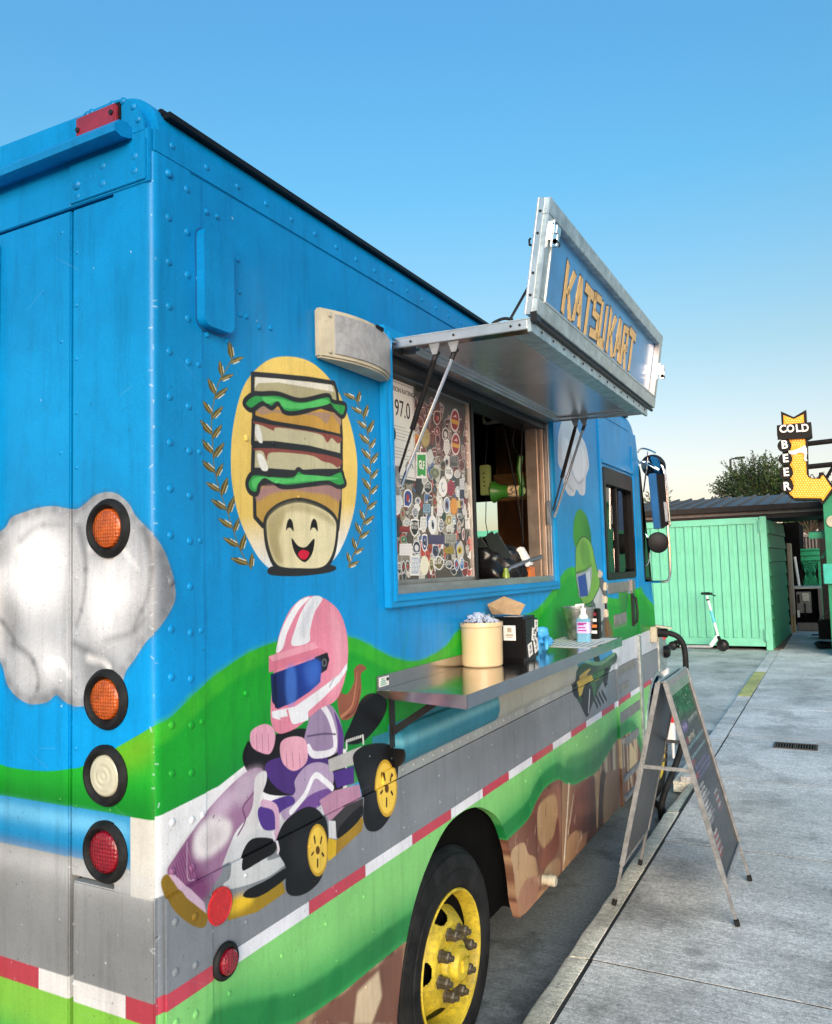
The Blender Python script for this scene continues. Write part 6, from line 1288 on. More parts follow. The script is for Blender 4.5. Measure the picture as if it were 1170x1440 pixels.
bm = BM(); tube(bm, [(.524, ya, 2.612), (.524, syb, 2.612)], .008, 8); box(bm, .518, .54, ya - .006, ya + .03, 2.60, 2.63); obj('piano_hinge', bm, M['dark_metal'], SG)
# gas struts and stays
def strut(a, b, name, rod):
    a = Vector(a); b = Vector(b); m_ = a.lerp(b, .62); bm = BM()
    if rod:
        tube(bm, [a, b], .0065, 10); m = M['chrome']
    else:
        tube(bm, [a.lerp(b, .06), m_], .0095, 10); m = M['black']
    s_ = obj(name, bm, m, TRUCK, smooth=True)
    if not rod:
        bm = BM(); tube(bm, [m_, b], .0045, 8); obj('piston_rod', bm, M['black'], s_)
    bm = BM(); tube(bm, [a, a.lerp(b, .07)], .009, 8); tube(bm, [a + Vector((0, -.012, 0)), a + Vector((0, .012, 0))], .008, 8); obj('end_fitting', bm, M['dark_metal'], s_)
    bm = BM(); d = .022; bw = a + Vector((0, 0, .0))
    prism(bm, [(a.x - d, zA(a.x) + .012 - .02), (a.x + d, zA(a.x) + .012 - .02), (a.x + .008, a.z - .010), (a.x - .008, a.z - .010)], a.y - .016, a.y - .012, 'y'); obj('bracket', bm, M['frame'], s_)
for y in (1.085, 2.735):
    xa, xb = (.175, .243) if y < 2 else (.161, .206)
    strut((xa, y, 2.56), (.012, y - .0, 2.155) if y < 2 else (.03, 2.70, 2.118), 'gas_strut', False)
    strut((xb, y + .004, 2.56), (.022, y + .004, 2.12) if y < 2 else (.035, 2.705, 2.085), 'support_rod', True)
bm = BM(); prism(bm, rrect(2.655, 2.70, 2.05, 2.17, .01), .012, .018, 'x', holes=[circ(2.678, 2.15 - .03 * k, .004, 8) for k in range(4)]); obj('strut_bracket', bm, M['frame'], TRUCK)
bm = BM(); box(bm, .013, .02, 1.066, 1.09, 2.09, 2.19); obj('strut_bracket', bm, M['frame'], TRUCK, bevel=.002)

# ------------------------------------------------------------ serving shelf
hy0, hy1, hx, hz = .929, 2.852, .314, 1.455
bm = BM(); box(bm, .002, hx, hy0, hy1, hz - .004, hz); SH = obj('serving_shelf', bm, M['steel'], TRUCK)
bm = BM(); box(bm, .0015, .006, hy0, 1.9, hz + .0003, hz + .045); obj('splash_back', bm, M['steel'], SH, bevel=.001)
bm = BM(); box(bm, hx + .0003, hx + .005, hy0, hy1, hz - .04, hz + .003); box(bm, hx - .02, hx, hy0 + .01, hy1 - .01, hz - .04, hz - .037); obj('front_apron', bm, M['steel'], SH, bevel=.001)
bm = BM(); prism(bm, [(.002, hz + .003), (hx + .005, hz + .003), (hx + .005, hz - .04), (.04, hz - .022), (.002, hz - .004)], hy0 - .005, hy0 - .0004, 'y'); obj('end_apron', bm, M['steel'], SH, bevel=.001)
bm = BM(); prism(bm, [(.002, hz + .003), (hx + .005, hz + .003), (hx + .005, hz - .04), (.04, hz - .022), (.002, hz - .004)], hy1 + .0004, hy1 + .005, 'y'); obj('end_apron', bm, M['steel'], SH, bevel=.001)
for y in (1.02, 1.9, 2.75):
    bm = BM(); box(bm, .002, .008, y - .015, y + .015, 1.26, hz - .006); bar(bm, (.006, y, 1.31), (.2, y, hz - .02), .006, .022, up=(0, 0, 1)); box(bm, .008, .26, y - .003, y + .003, hz - .02, hz - .006); obj('shelf_bracket', bm, M['dark_metal'], SH)
bm = BM(); box(bm, .0065, .0075, .94, 1.0, hz + .010, hz + .040); lbl = obj('warning_label', bm, M['paper'], SH)
bm = BM()
for k in range(4): box(bm, .0075, .0079, .945 + .002 * k, .985 - .004 * k, hz + .014 + k * .006, hz + .017 + k * .006)
obj('print_lines', bm, mat('green_ink', (.05, .3, .2), .5), lbl)
bm = BM(); lathe(bm, [(0, 0), (.006, 0), (.005, .003), (0, .003)], (.0076, .99, hz + .03), (1, 0, 0), 10); obj('screw', bm, M['dark_metal'], SH)

# tub of lids
tc_ = (.075, 1.615); TB = thing('beige_tub', 'round beige plastic tub filled with wrapped clear utensils on the shelf', 'tub', (*tc_, hz))
bm = BM(); r_ = .082; lathe(bm, [(0, .001), (r_ * .9, .001), (r_ * .96, .006), (r_ * .975, .03), (r_ * .985, .150), (r_ * 1.0, .151), (r_ * 1.03, .154), (r_ * 1.03, .166), (r_ * 1.01, .170), (r_ * .97, .168), (r_ * .95, .14), (r_ * .93, .10), (0, .10)], (*tc_, hz), (0, 0, 1), 48); obj('tub_body', bm, M['tub'], TB, smooth=True)
bm = BM()
for k in range(150):
    a = rnd.uniform(0, 6.28); r = r_ * .8 * math.sqrt(rnd.random()); x, y = tc_[0] + r * math.cos(a), tc_[1] + r * math.sin(a); z = hz + .150 + .035 * (1 - (r / r_) ** 2) + rnd.uniform(-.012, .012)
    s_ = rnd.uniform(.010, .020); m3 = Matrix.Rotation(rnd.uniform(0, 6.28), 3, Vector((rnd.random() - .5, rnd.random() - .5, rnd.random() - .5)).normalized())
    q = [Vector(v) * s_ for v in ((-1, -.5, 0), (0, -.35, .35), (1, -.5, 0), (1, .5, .1), (0, .35, -.3), (-1, .5, 0))]
    vs2 = [bm.verts.new(Vector((x, y, z)) + m3 @ v) for v in q]; bm.faces.new([vs2[0], vs2[1], vs2[4], vs2[5]]); bm.faces.new([vs2[1], vs2[2], vs2[3], vs2[4]])
obj('wrapped_utensils', bm, M['clear'], TB, kind='stuff')
bm = BM()
for k in range(30):
    a = rnd.uniform(0, 6.28); r = r_ * .75 * math.sqrt(rnd.random()); x, y = tc_[0] + r * math.cos(a), tc_[1] + r * math.sin(a); z = hz + .158 + rnd.uniform(0, .012)
    bar(bm, (x, y, z), (x + rnd.uniform(-.03, .03), y + rnd.uniform(-.03, .03), z + rnd.uniform(0, .015)), .006, .002)
obj('utensil_handles', bm, M['black'], TB, kind='stuff')
# napkin dispenser
nx0, nx1, ny0, ny1, nz1 = .055, .200, 1.76, 1.925, .178
NB = thing('napkin_dispenser', 'black napkin dispenser covered with small white stickers beside the tub', 'dispenser', (.13, 1.86, hz))
bm = BM(); box(bm, nx0, nx1, ny0, ny1, hz + .0005, hz + nz1); obj('dispenser_body', bm, mat('glossy_black', (.007, .007, .008), .25, 0, .1, spec=.25), NB, bevel=.012, smooth=True)
bm = BM()
nq = lambda px, py, y: tuple(float(v) for v in B(px, py, y))
L0_, PK, R0_, BL, BR, BK0, BK1 = nq(685, 850, 1.80), nq(709, 838.5, 1.84), nq(739, 850, 1.86), nq(692, 864, 1.80), nq(731, 865, 1.80), nq(700, 846, 1.92), nq(728, 846, 1.94)
MC = nq(711, 864, 1.765)
vv = {k: bm.verts.new(p) for k, p in dict(L=L0_, P=PK, R=R0_, a=BL, b=BR, c=MC, d=BK0, e=BK1).items()}
for q in ('LPca'.replace('c', 'c'), 'PRbc', 'LdP', 'dePP'[:3], 'eRP'): bm.faces.new([vv[k] for k in q])
obj('kraft_napkin', bm, M['kraft'], NB)
def nst(cx_, cz_, face, w_, h_, rot, logo=False):
    c, s_ = math.cos(rot), math.sin(rot); P = [(a * c - b * s_, a * s_ + b * c) for a, b in ((-w_, -h_), (w_, -h_), (w_, h_), (-w_, h_))]
    bm = BM()
    if face == 'y': prism(bm, [(cx_ + a, hz + cz_ + b) for a, b in P], ny0 - .0012, ny0 - .0002, 'y')
    else: prism(bm, [(cx_ + a, hz + cz_ + b) for a, b in P], nx1 + .0002, nx1 + .0012, 'x')
    o = obj('sticker', bm, M['paper'], NB); bm = BM()
    def dk(a0, a1, b0, b1):
        Q = [(a * c - b * s_, a * s_ + b * c) for a, b in ((a0 * w_, b0 * h_), (a1 * w_, b0 * h_), (a1 * w_, b1 * h_), (a0 * w_, b1 * h_))]
        if face == 'y': prism(bm, [(cx_ + a, hz + cz_ + b) for a, b in Q], ny0 - .0018, ny0 - .0013, 'y')
        else: prism(bm, [(cx_ + a, hz + cz_ + b) for a, b in Q], nx1 + .0013, nx1 + .0018, 'x')
    for k in range(4): dk(-.35, .35, .1 + k * .16, .2 + k * .16)
    dk(-.6, .6, -.35, -.2); dk(-.5, .5, -.6, -.5)
    obj('printed_badge', bm, mat('gold_brown_ink', (.22, .14, .04), .5) if logo else ink, o)
nst(.135, .115, 'y', .026, .030, .0, True); nst(.062 + .01, .06, 'y', .016, .03, .05)
nst(1.865, .10, 'x', .024, .026, -.25); nst(1.815, .045, 'x', .024, .026, .2); nst(1.885, .055, 'x', .024, .026, .3); nst(1.895, .135, 'x', .018, .024, -.1)
bm = BM(); prism(bm, [(.10, 1.79), (.16, 1.785), (.165, 1.85), (.11, 1.86)], hz + nz1 + .0002, hz + nz1 + .0012, 'z'); obj('sticker', bm, M['paper'], NB)
# crumpled blue glove
GLV = BM(); gp_ = (.10, 2.20)
bmesh.ops.create_icosphere(GLV, subdivisions=4, radius=1)
for v in GLV.verts:
    a = v.co.copy(); d = 1 + .22 * math.sin(4 * a.x + 6 * a.z) + .15 * math.sin(9 * a.y - 5 * a.x) + .08 * math.sin(21 * a.z + 13 * a.y)
    v.co = Vector((gp_[0] + a.x * .05 * d, gp_[1] + a.y * .075 * d, hz + .052 + a.z * .05 * d))
for x, y, l in ((.12, 2.13, .07), (.15, 2.16, .06), (.09, 2.26, .06)):
    tube(GLV, [(x, y, hz + .06), (x + .01, y - l * .4, hz + .035), (x + .015, y - l * .7, hz + .012)], [.013, .011, .007], 8)
tag(obj('crumpled_glove', GLV, M['glove'], smooth='all'), 'crumpled light blue disposable glove behind the black napkin dispenser', 'glove')
# printed mat under bucket
bm = BM(); prism(bm, [(.012, 2.36), (.295, 2.33), (.30, 2.84), (.015, 2.845)], hz + .0004, hz + .0014, 'z'); MT = obj('menu_sheet', bm, M['paper']); tag(MT, 'laminated printed sheet lying flat under the bucket and sanitizer', 'sheet')
bm = BM()
for k in range(9): box(bm, .03 + k * .03, .037 + k * .03, 2.38, 2.80 - rnd.uniform(0, .2), hz + .0016, hz + .0019)
obj('print_lines', bm, mat('grey_ink', (.2, .2, .2), .5), MT)
# galvanised bucket
bc = (.13, 2.74); BK_ = thing('metal_bucket', 'small galvanised metal bucket standing on the shelf end', 'bucket', (*bc, hz + .002))
bm = BM(); lathe(bm, [(0, 0), (.055, 0), (.058, .004), (.060, .01), (.082, .155), (.086, .158), (.086, .164), (.081, .165), (.077, .155), (.056, .012), (0, .012)], (*bc, hz + .002), (0, 0, 1), 36); obj('bucket_body', bm, mat('tarnished_zinc', (.36, .35, .32), .42, .85, .35, 25, .3, 60, dirt=.7), BK_, smooth=True)
bm = BM(); tube(bm, [(bc[0] + .084 * math.cos(t), bc[1] + .084 * math.sin(t), hz + .158 - .05 * math.sin(t / 1.0) * 0) for t in np.linspace(0, 6.28, 30)], .003, 6); obj('rim_bead', bm, M['galv'], BK_)
bm = BM(); box(bm, bc[0] + .03, bc[0] + .10, bc[1] + .03, bc[1] + .09, hz + .09, hz + .15); obj('dark_packets', bm, M['black'], BK_, bevel=.004) if False else bm.free()
# second sauce container with dark label behind the bottle
q_ = (.20, 2.77); bm = BM(); box(bm, q_[0] - .022, q_[0] + .028, q_[1] - .02, q_[1] + .04, hz + .0022, hz + .155)
SBX = obj('sauce_caddy', bm, M['black'], bevel=.004); tag(SBX, 'dark labelled caddy wedged between the bucket and sanitizer bottle', 'caddy')
for k in range(4):
    bm = BM(); box(bm, q_[0] - .018, q_[0] + .02, q_[1] - .0215, q_[1] - .0205, hz + .03 + k * .03, hz + .045 + k * .03); obj('printed_label', bm, (M['paper'], M['orange'], M['paper'], M['brick_red'])[k], SBX)
# sanitizer
sc0 = (.195, 2.60); SN = thing('sanitizer_bottle', 'clear pump bottle of blue hand sanitizer on the shelf', 'bottle', (*sc0, hz + .0015))
bm = BM()
prism(bm, rrect(sc0[0] - .033, sc0[0] + .033, sc0[1] - .02, sc0[1] + .02, .014), hz + .0018, hz + .118, 'z'); obj('bottle_body', bm, M['gel'], SN, bevel=.008, smooth=True)
bm = BM(); prism(bm, rrect(sc0[0] - .034, sc0[0] + .034, sc0[1] - .021, sc0[1] + .021, .0145), hz + .045, hz + .100, 'z'); lb_ = obj('bottle_label', bm, mat('label_film', (.50, .45, .72), .4, 0, .1), SN)
bm = BM()
for k in range(3): box(bm, sc0[0] - .022, sc0[0] + .02 - k * .006, sc0[1] - .0225, sc0[1] - .0213, hz + .056 + k * .014, hz + .062 + k * .014)
box(bm, sc0[0] - .022, sc0[0] + .022, sc0[1] - .0225, sc0[1] - .0213, hz + .090, hz + .097)
obj('label_print', bm, mat('magenta_ink', (.35, .03, .25), .5), lb_)
bm = BM(); lathe(bm, [(0, 0), (.024, 0), (.022, .012), (.014, .022), (.013, .035), (.015, .036), (.015, .048), (.006, .050), (.006, .066), (0, .066)], (*sc0, hz + .117), (0, 0, 1), 20); bar(bm, (sc0[0] + .008, sc0[1], hz + .186), (sc0[0] - .035, sc0[1] - .005, hz + .182), .016, .008); obj('pump_top', bm, M['white'], SN, smooth=True)

# ------------------------------------------------------------ mirrors on the cab
MR = thing('m', 'x', 'x', (0, 0, 0)) if False else None
mx_, my_ = .20, 4.98
def qp(px, py, y): p = B(px, py, y); return (p[0], y, p[2])
ym0 = 5.02
bm = BM()
P_ = [qp(894, 651, 4.97), qp(905, 650, ym0), qp(920, 649, ym0), qp(929, 653, ym0), qp(934, 665, ym0), qp(937, 700, ym0), qp(939, 740, ym0), qp(942, 780, ym0), qp(942, 808, ym0), qp(938, 817, ym0), qp(928, 818, ym0), qp(915, 818, 5.1)]
tube(bm, spline(P_, False, 4).tolist(), .010, 8); MA = obj('mirror_arm', bm, M['chrome'], TRUCK, smooth=True)
bm = BM(); tube(bm, [qp(905, 692, 5.0), qp(909, 660, 5.0), qp(911, 635, ym0)], .006, 6); tube(bm, [qp(893, 648, 5.0), qp(908, 652, 5.0), qp(926, 662, ym0)], .006, 6); tube(bm, spline([qp(897, 636, 5.0), qp(902, 631, ym0), qp(911, 632, ym0), qp(922, 637, ym0)], False).tolist(), .007, 6)
tube(bm, spline([qp(899, 756, 5.0), qp(902, 750, ym0), qp(909, 753, ym0), qp(913, 770, ym0), qp(912, 790, ym0), qp(904, 797, ym0), qp(899, 790, ym0)], False).tolist(), .007, 6); obj('brace_rod', bm, M['chrome'], MA)
def quadbox(name, pts, y, t, m, par, bev=.006):
    bm = BM(); q = [qp(px, py, y) for px, py in pts]; prism(bm, [(p[0], p[2]) for p in q], y, y + t, 'y'); return obj(name, bm, m, par, bevel=bev)
MH = quadbox('mirror_housing', [(911, 668), (913, 666), (922, 665), (928, 743), (919, 744)], ym0 - .06, .08, M['blued'], TRUCK)
quadbox('mirror_glass', [(923, 667), (934, 666), (940, 738), (930, 744)], ym0 - .035, .012, M['black'], MH, .002)
quadbox('mirror_edge', [(934.5, 666), (936.5, 667), (943, 739), (941, 741)], ym0 - .04, .03, M['chrome'], MH, .002)
quadbox('mirror_label', [(933, 706), (937, 706), (940, 732), (936, 734)], ym0 - .0385, .003, M['grille'], MH, 0)
c = qp(925, 763, ym0 - .05); bm = BM(); lathe(bm, [(0, .05), (.03, .048), (.068, .02), (.078, 0), (.080, -.012), (.076, -.018), (.072, -.012)], c, (-.35, .9, 0), 32); lathe(bm, [(.0725, -.012), (.04, -.020), (0, -.023)], c, (-.35, .9, 0), 32, mi=1)
obj('round_mirror', bm, None, TRUCK, smooth=True, mats=[M['black'], M['black']])
# fisheye mirror at the top
c = qp(920, 655, ym0 + .05); bm = BM(); lathe(bm, [(0, .05), (.05, .045), (.09, .015), (.1, -.02), (.095, -.03)], c, (.3, .9, .5), 28); lathe(bm, [(.095, -.03), (.06, -.04), (0, -.045)], c, (.3, .9, .5), 28, mi=1)
obj('hood_mirror', bm, None, TRUCK, smooth=True, mats=[M['black'], M['mirror']])
# seat, wheel seen through the cab glass
bm = BM(); box(bm, -.75, -.3, 3.95, 4.35, 1.0, 1.45); box(bm, -.75, -.3, 3.88, 4.0, 1.45, 2.15); obj('driver_seat', bm, M['black'], TRUCK, bevel=.04)
bm = BM(); tube(bm, [(-.5 + .2 * math.cos(t), 4.75 + .08 * math.sin(t), 1.72 + .17 * math.sin(t)) for t in np.linspace(0, 6.28, 24)], .014, 6); box(bm, -2.0, -.1, 4.95, 5.2, 1.2, 1.40); obj('dashboard', bm, M['black'], TRUCK)
# ------------------------------------------------------------ power cable
bm = BM(); g0 = G(936, 1108, .11)
tube(bm, spline([(.06, iy, 1.29), (.13, iy + .02, 1.285), (.20, iy + .03, 1.25), (.24, iy + .02, 1.15), (.245, iy - .05, .9), (.23, iy - .25, .5), (.13, iy - .5, .18), (.10, iy - .45, .02), (.05, iy - .2, .02), (-.3, iy + .3, .02)], False, 6).tolist(), .022, 12)
tube(bm, [(.04, iy, 1.29), (.12, iy + .018, 1.287)], .034, 12); CB = obj('power_cable', bm, M['rubber'], smooth=True); tag(CB, 'thick black power cable plugged into the truck front and dropping to the kerb', 'cable')
# ------------------------------------------------------------ sandwich board
AF = thing('a_frame_sign', 'black sandwich board menu with silver frame and colourful chalk lines on the sidewalk', 'sandwich board', (.52, 3.08, .14))
ZG = .1405
fl = dict(near_out=((.538, 2.785, 1.245), (.812, 2.785, ZG)), far_out=((.538, 3.37, 1.245), (.812, 3.37, ZG)), near_in=((.503, 2.785, 1.245), (.235, 2.785, ZG)), far_in=((.503, 3.37, 1.245), (.235, 3.37, ZG)))
for k, (a, b) in fl.items():
    bm = BM(); a = Vector(a); b = Vector(b); bar(bm, a, a.lerp(b, .82), .024, .016, up=(0, 1, 0)); bar(bm, a.lerp(b, .80), a.lerp(b, .985), .014, .012, up=(0, 1, 0)); leg = obj('leg', bm, M['frame'], AF, bevel=.002)
    bm = BM(); bar(bm, a.lerp(b, .972), b, .022, .022, up=(0, 1, 0)); obj('rubber_foot', bm, M['rubber'], leg, bevel=.003)
cm = Canvas(0, 0, .56, .92, 900, lambda a, b: (a, b), [.013, .013, .015])
rs = random.Random(4); VH = .92
def scrib(u0, u1, v, h, col, wd=.0035):
    u = u0
    while u < u1:
        l = h * rs.uniform(.3, .6); cm.line('uv', [(u, VH - v - h / 2), (u + l * rs.uniform(-.2, .6), VH - v + h * rs.uniform(.2, .5)), (u + l, VH - v - h * rs.uniform(-.3, .5))], col, wd, sm=rs.random() < .5); u += l + h * rs.uniform(.12, .5)
for k in range(60):  # green blotches, then pale flecks, over the top of the board
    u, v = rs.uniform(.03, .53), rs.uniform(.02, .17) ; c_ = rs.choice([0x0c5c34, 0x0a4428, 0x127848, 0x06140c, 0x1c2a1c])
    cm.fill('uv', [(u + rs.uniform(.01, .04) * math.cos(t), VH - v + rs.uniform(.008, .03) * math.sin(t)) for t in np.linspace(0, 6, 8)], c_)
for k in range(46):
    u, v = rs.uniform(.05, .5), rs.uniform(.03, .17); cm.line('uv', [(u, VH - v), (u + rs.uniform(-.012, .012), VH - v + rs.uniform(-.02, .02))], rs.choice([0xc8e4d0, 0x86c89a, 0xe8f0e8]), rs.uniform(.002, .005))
cm.fill('uv', [(.05, VH - .245), (.19, VH - .245), (.19, VH - .20), (.05, VH - .20)], 0x6a4a9c, sm=False); scrib(.07, .17, .222, .022, 0xd8ccec)
scrib(.24, .5, .215, .024, 0xe8e8e8); scrib(.05, .12, .285, .035, 0xd84838, .006); scrib(.12, .30, .285, .03, 0xe8e0c0, .005); scrib(.03, .52, .315, .018, 0x9cd4dc, .003)
scrib(.06, .5, .365, .016, 0xa8dce0, .003); scrib(.04, .13, .385, .04, 0xd84a3c, .006); scrib(.08, .42, .42, .014, 0x8a70c8, .003); scrib(.04, .13, .45, .04, 0xd84a3c, .006); scrib(.12, .5, .445, .013, 0x8a70c8, .003); scrib(.12, .46, .468, .013, 0x8a70c8, .003)
for k in range(9): scrib(.03 + .0 * k, .16 + .02 * (k % 4), .50 + k * .021, .015, 0xf0f0ee, .0032)
for k in range(3): scrib(.03, .12, .545 + k * .045, .03, 0xf0f0ee, .005)
for k in range(6): scrib(.33, .42, .60 + k * .016, .013, (0xf0f0f0, 0xe05848)[k % 2], .004)
for k in range(8): scrib(.05, .15, .72 + k * .014, .013, (0xf0f0f0, 0xe05848)[k % 2], .004)
for k in range(40):
    u, v = rs.uniform(.05, .5), rs.uniform(.3, .9); cm.line('uv', [(u, VH - v), (u + rs.uniform(-.05, .05), VH - v - rs.uniform(0, .08))], 0x4c5054, .0012, a=.5)
cm.fill('uv', [(.1, .0), (.5, .0), (.4, .4), (.2, .5)], 0x34383c, blur=30, a=.35)
IMM = cm.image('menu_print_and_blotches')
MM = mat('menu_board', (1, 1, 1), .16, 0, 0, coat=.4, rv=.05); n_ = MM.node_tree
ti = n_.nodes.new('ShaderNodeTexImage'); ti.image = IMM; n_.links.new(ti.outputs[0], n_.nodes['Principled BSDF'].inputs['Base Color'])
a, b = Vector(fl['near_out'][0]), Vector(fl['near_out'][1]); dn = (b - a).normalized(); nn_ = Vector((-dn.z, 0, dn.x)); nn_ = nn_ if nn_.x > 0 else -nn_
L0, L1 = .012, .945
bm = BM(); c0 = a + dn * L0 + nn_ * .002; c1 = a + dn * L1 + nn_ * .002
vv = [bm.verts.new((c1.x, 2.797, c1.z)), bm.verts.new((c1.x, 3.358, c1.z)), bm.verts.new((c0.x, 3.358, c0.z)), bm.verts.new((c0.x, 2.797, c0.z))]; f = bm.faces.new(vv); uvl = bm.loops.layers.uv.new('UVMap')
for lp, q in zip(f.loops, ((0, 0), (1, 0), (1, 1), (0, 1))): lp[uvl].uv = q
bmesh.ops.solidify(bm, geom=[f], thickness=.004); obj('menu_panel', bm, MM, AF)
bm = BM(); a2, b2 = Vector(fl['near_in'][0]), Vector(fl['near_in'][1]); d2 = (b2 - a2).normalized(); e0 = a2 + d2 * .012; e1 = a2 + d2 * .93
hexa(bm, [(e1.x, 2.797, e1.z), (e1.x + .006, 2.797, e1.z), (e0.x + .006, 2.797, e0.z), (e0.x, 2.797, e0.z)], [(e1.x, 3.358, e1.z), (e1.x + .006, 3.358, e1.z), (e0.x + .006, 3.358, e0.z), (e0.x, 3.358, e0.z)]); obj('rear_panel', bm, M['boardb'], AF)
for a_, d_, L_ in ((a, dn, .012), (a, dn, .945), (a2, d2, .012), (a2, d2, .93)):
    c = a_ + d_ * L_; bm = BM(); bar(bm, (c.x, 2.797, c.z), (c.x, 3.358, c.z), .034 if L_ < .1 else .024, .016, up=(d_.z, 0, -d_.x)); obj('cross_rail', bm, M['frame'], AF, bevel=.002)
c = a + dn * .04 + nn_ * .005; bm = BM(); bar(bm, (c.x, 2.797, c.z), (c.x, 3.358, c.z), .004, .060, up=(dn.x, 0, dn.z)); obj('header_strip', bm, M['alu'], AF)
for y in (2.772, 3.383):
    bm = BM(); xA = a.lerp(b, .37); xB = a2.lerp(b2, .37); mid = (xA + xB) / 2
    bar(bm, (xB.x, y, xB.z), (mid.x + .02, y, mid.z - .0), .018, .003, up=(0, 1, 0)); bar(bm, (mid.x, y - .0035, mid.z), (xA.x, y - .0035, xA.z), .018, .003, up=(0, 1, 0)); obj('spreader', bm, M['frame'], AF)
bm = BM(); tube(bm, [(.505, 2.79, 1.25), (.505, 3.365, 1.25)], .006, 8); tube(bm, [(.536, 2.79, 1.25), (.536, 3.365, 1.25)], .006, 8); box(bm, .503, .538, 2.82, 2.90, 1.238, 1.246); obj('hinge', bm, M['alu'], AF)

# ------------------------------------------------------------ mint steel enclosure
YG = 15.1; gx0, gx1 = -8.2, .02; zt, zb_ = 2.63, .20
GT = thing('steel_enclosure', 'mint green corrugated steel gate of the long enclosure behind the scooter', 'gate', (-2.6, YG, .13))
bm = BM(); box(bm, gx0, gx1, YG, YG + .02, zb_, zt); obj('gate_sheet', bm, M['mint'], GT)
r0 = None; x = gx1 - .20
while x > gx0 + .1:
    if r0 is None:
        bm = BM(); prism(bm, [(x - .048, YG + .001), (x - .028, YG - .032), (x + .028, YG - .032), (x + .048, YG + .001)], zb_ + .16, zt - .13, 'z'); r0 = obj('corrugation', bm, M['mint'], GT)
    else: inst(r0, (x, WP[r0].y, WP[r0].z), GT)
    x -= .162
for z0, z1 in ((zb_, zb_ + .15), (zt - .12, zt)):
    bm = BM(); box(bm, gx0, gx1, YG - .035, YG, z0, z1); obj('gate_rail', bm, M['mint'], GT, bevel=.004)
bm = BM(); box(bm, gx1 - .10, gx1, YG - .036, YG, zb_ + .151, zt - .121); obj('gate_stile', bm, M['mint'], GT, bevel=.004)
for z in (2.45, .42):
    bm = BM(); box(bm, gx1 - .015, gx1 + .055, YG - .075, YG - .037, z - .10, z + .10); tube(bm, [(gx1 + .02, YG - .085, z - .12), (gx1 + .02, YG - .085, z + .12)], .016, 8); obj('hinge', bm, M['mint'], GT, bevel=.004)
bm = BM(); box(bm, -8.0, 0, YG + .3, YG + 3.4, .13, 2.3); obj('bin_store', bm, M['void'], GT)
PO = obj('enclosure_post', (lambda b: (box(b, .03, .145, YG - .05, YG + .10, .13, zt + .01), b)[1])(BM()), M['mint'], bevel=.006); tag(PO, 'square mint green corner post between the gate and the siding wall', 'post')
SWL = thing('siding_wall', 'dark green lap siding wall running back from the mint gate', 'wall', (.18, 16.8, .13))
zz0 = .16; k = 0
while zz0 < 2.58:
    z1 = min(zz0 + .265, 2.60); bm = BM(); hexa(bm, [(.10, YG + .1, zz0), (.175, YG + .1, zz0), (.275, 18.5, zz0), (.10, 18.5, zz0)], [(.10, YG + .1, z1), (.148, YG + .1, z1), (.248, 18.5, z1), (.10, 18.5, z1)]); obj('siding_board', bm, M['mintd'], SWL); zz0 += .27; k += 1
bm = BM(); box(bm, .05, .30, YG + .1, 18.5, .13, .16); obj('base_plate', bm, M['rust'], SWL)

# ------------------------------------------------------------ pavilion roof
ye, yr_ = 16.2, 20.5; ze = B(1050, 712, ye)[2]; zr = B(1050, 698.5, yr_)[2]; rx0, rx1 = -4.6, float(B(1161, 712, ye)[0])
PV = thing('pavilion', 'low pavilion with dark standing seam metal roof behind the mint enclosure', 'pavilion', (-2.5, 18, .13))
bm = BM(); hexa(bm, [(rx0, ye, ze - .03), (rx1, ye, ze - .03), (rx1, yr_, zr - .03), (rx0, yr_, zr - .03)], [(rx0, ye, ze), (rx1, ye, ze), (rx1, yr_, zr), (rx0, yr_, zr)]); obj('roof_sheet', bm, M['roofm'], PV)
r0 = None; x = rx1 - .05
while x > rx0:
    if r0 is None:
        bm = BM(); hexa(bm, [(x - .016, ye - .01, ze), (x + .016, ye - .01, ze), (x + .016, yr_, zr), (x - .016, yr_, zr)], [(x - .012, ye - .01, ze + .05), (x + .012, ye - .01, ze + .05), (x + .012, yr_, zr + .05), (x - .012, yr_, zr + .05)]); r0 = obj('roof_seam', bm, M['roofm'], PV)
    else: inst(r0, (x, WP[r0].y, WP[r0].z), PV)
    x -= .31
f1 = B(1050, 718, ye)[2]; f2 = B(1050, 724, ye)[2]; f3 = B(1050, 729, ye)[2]
bm = BM(); box(bm, rx0, rx1, ye - .12, ye - .01, f1 - .02, ze + .01); obj('gutter', bm, M['fascia'], PV, bevel=.01)
bm = BM(); box(bm, rx0, rx1 - .02, ye - .02, ye + .12, f2, f1 - .02); obj('beam', bm, M['beam'], PV)
bm = BM(); box(bm, rx0, rx1 - .02, ye + .0, ye + .3, f3 - .02, f2 - .001); box(bm, rx0, rx1 - .02, ye + .13, yr_ - .1, f2, f2 + .02); obj('soffit', bm, M['fascia'], PV)
for x in (-4.4, rx1 - .15):
    bm = BM(); box(bm, x - .08, x + .08, yr_ - .3, yr_ - .14, .13, f2); obj('column', bm, M['fascia'], PV)

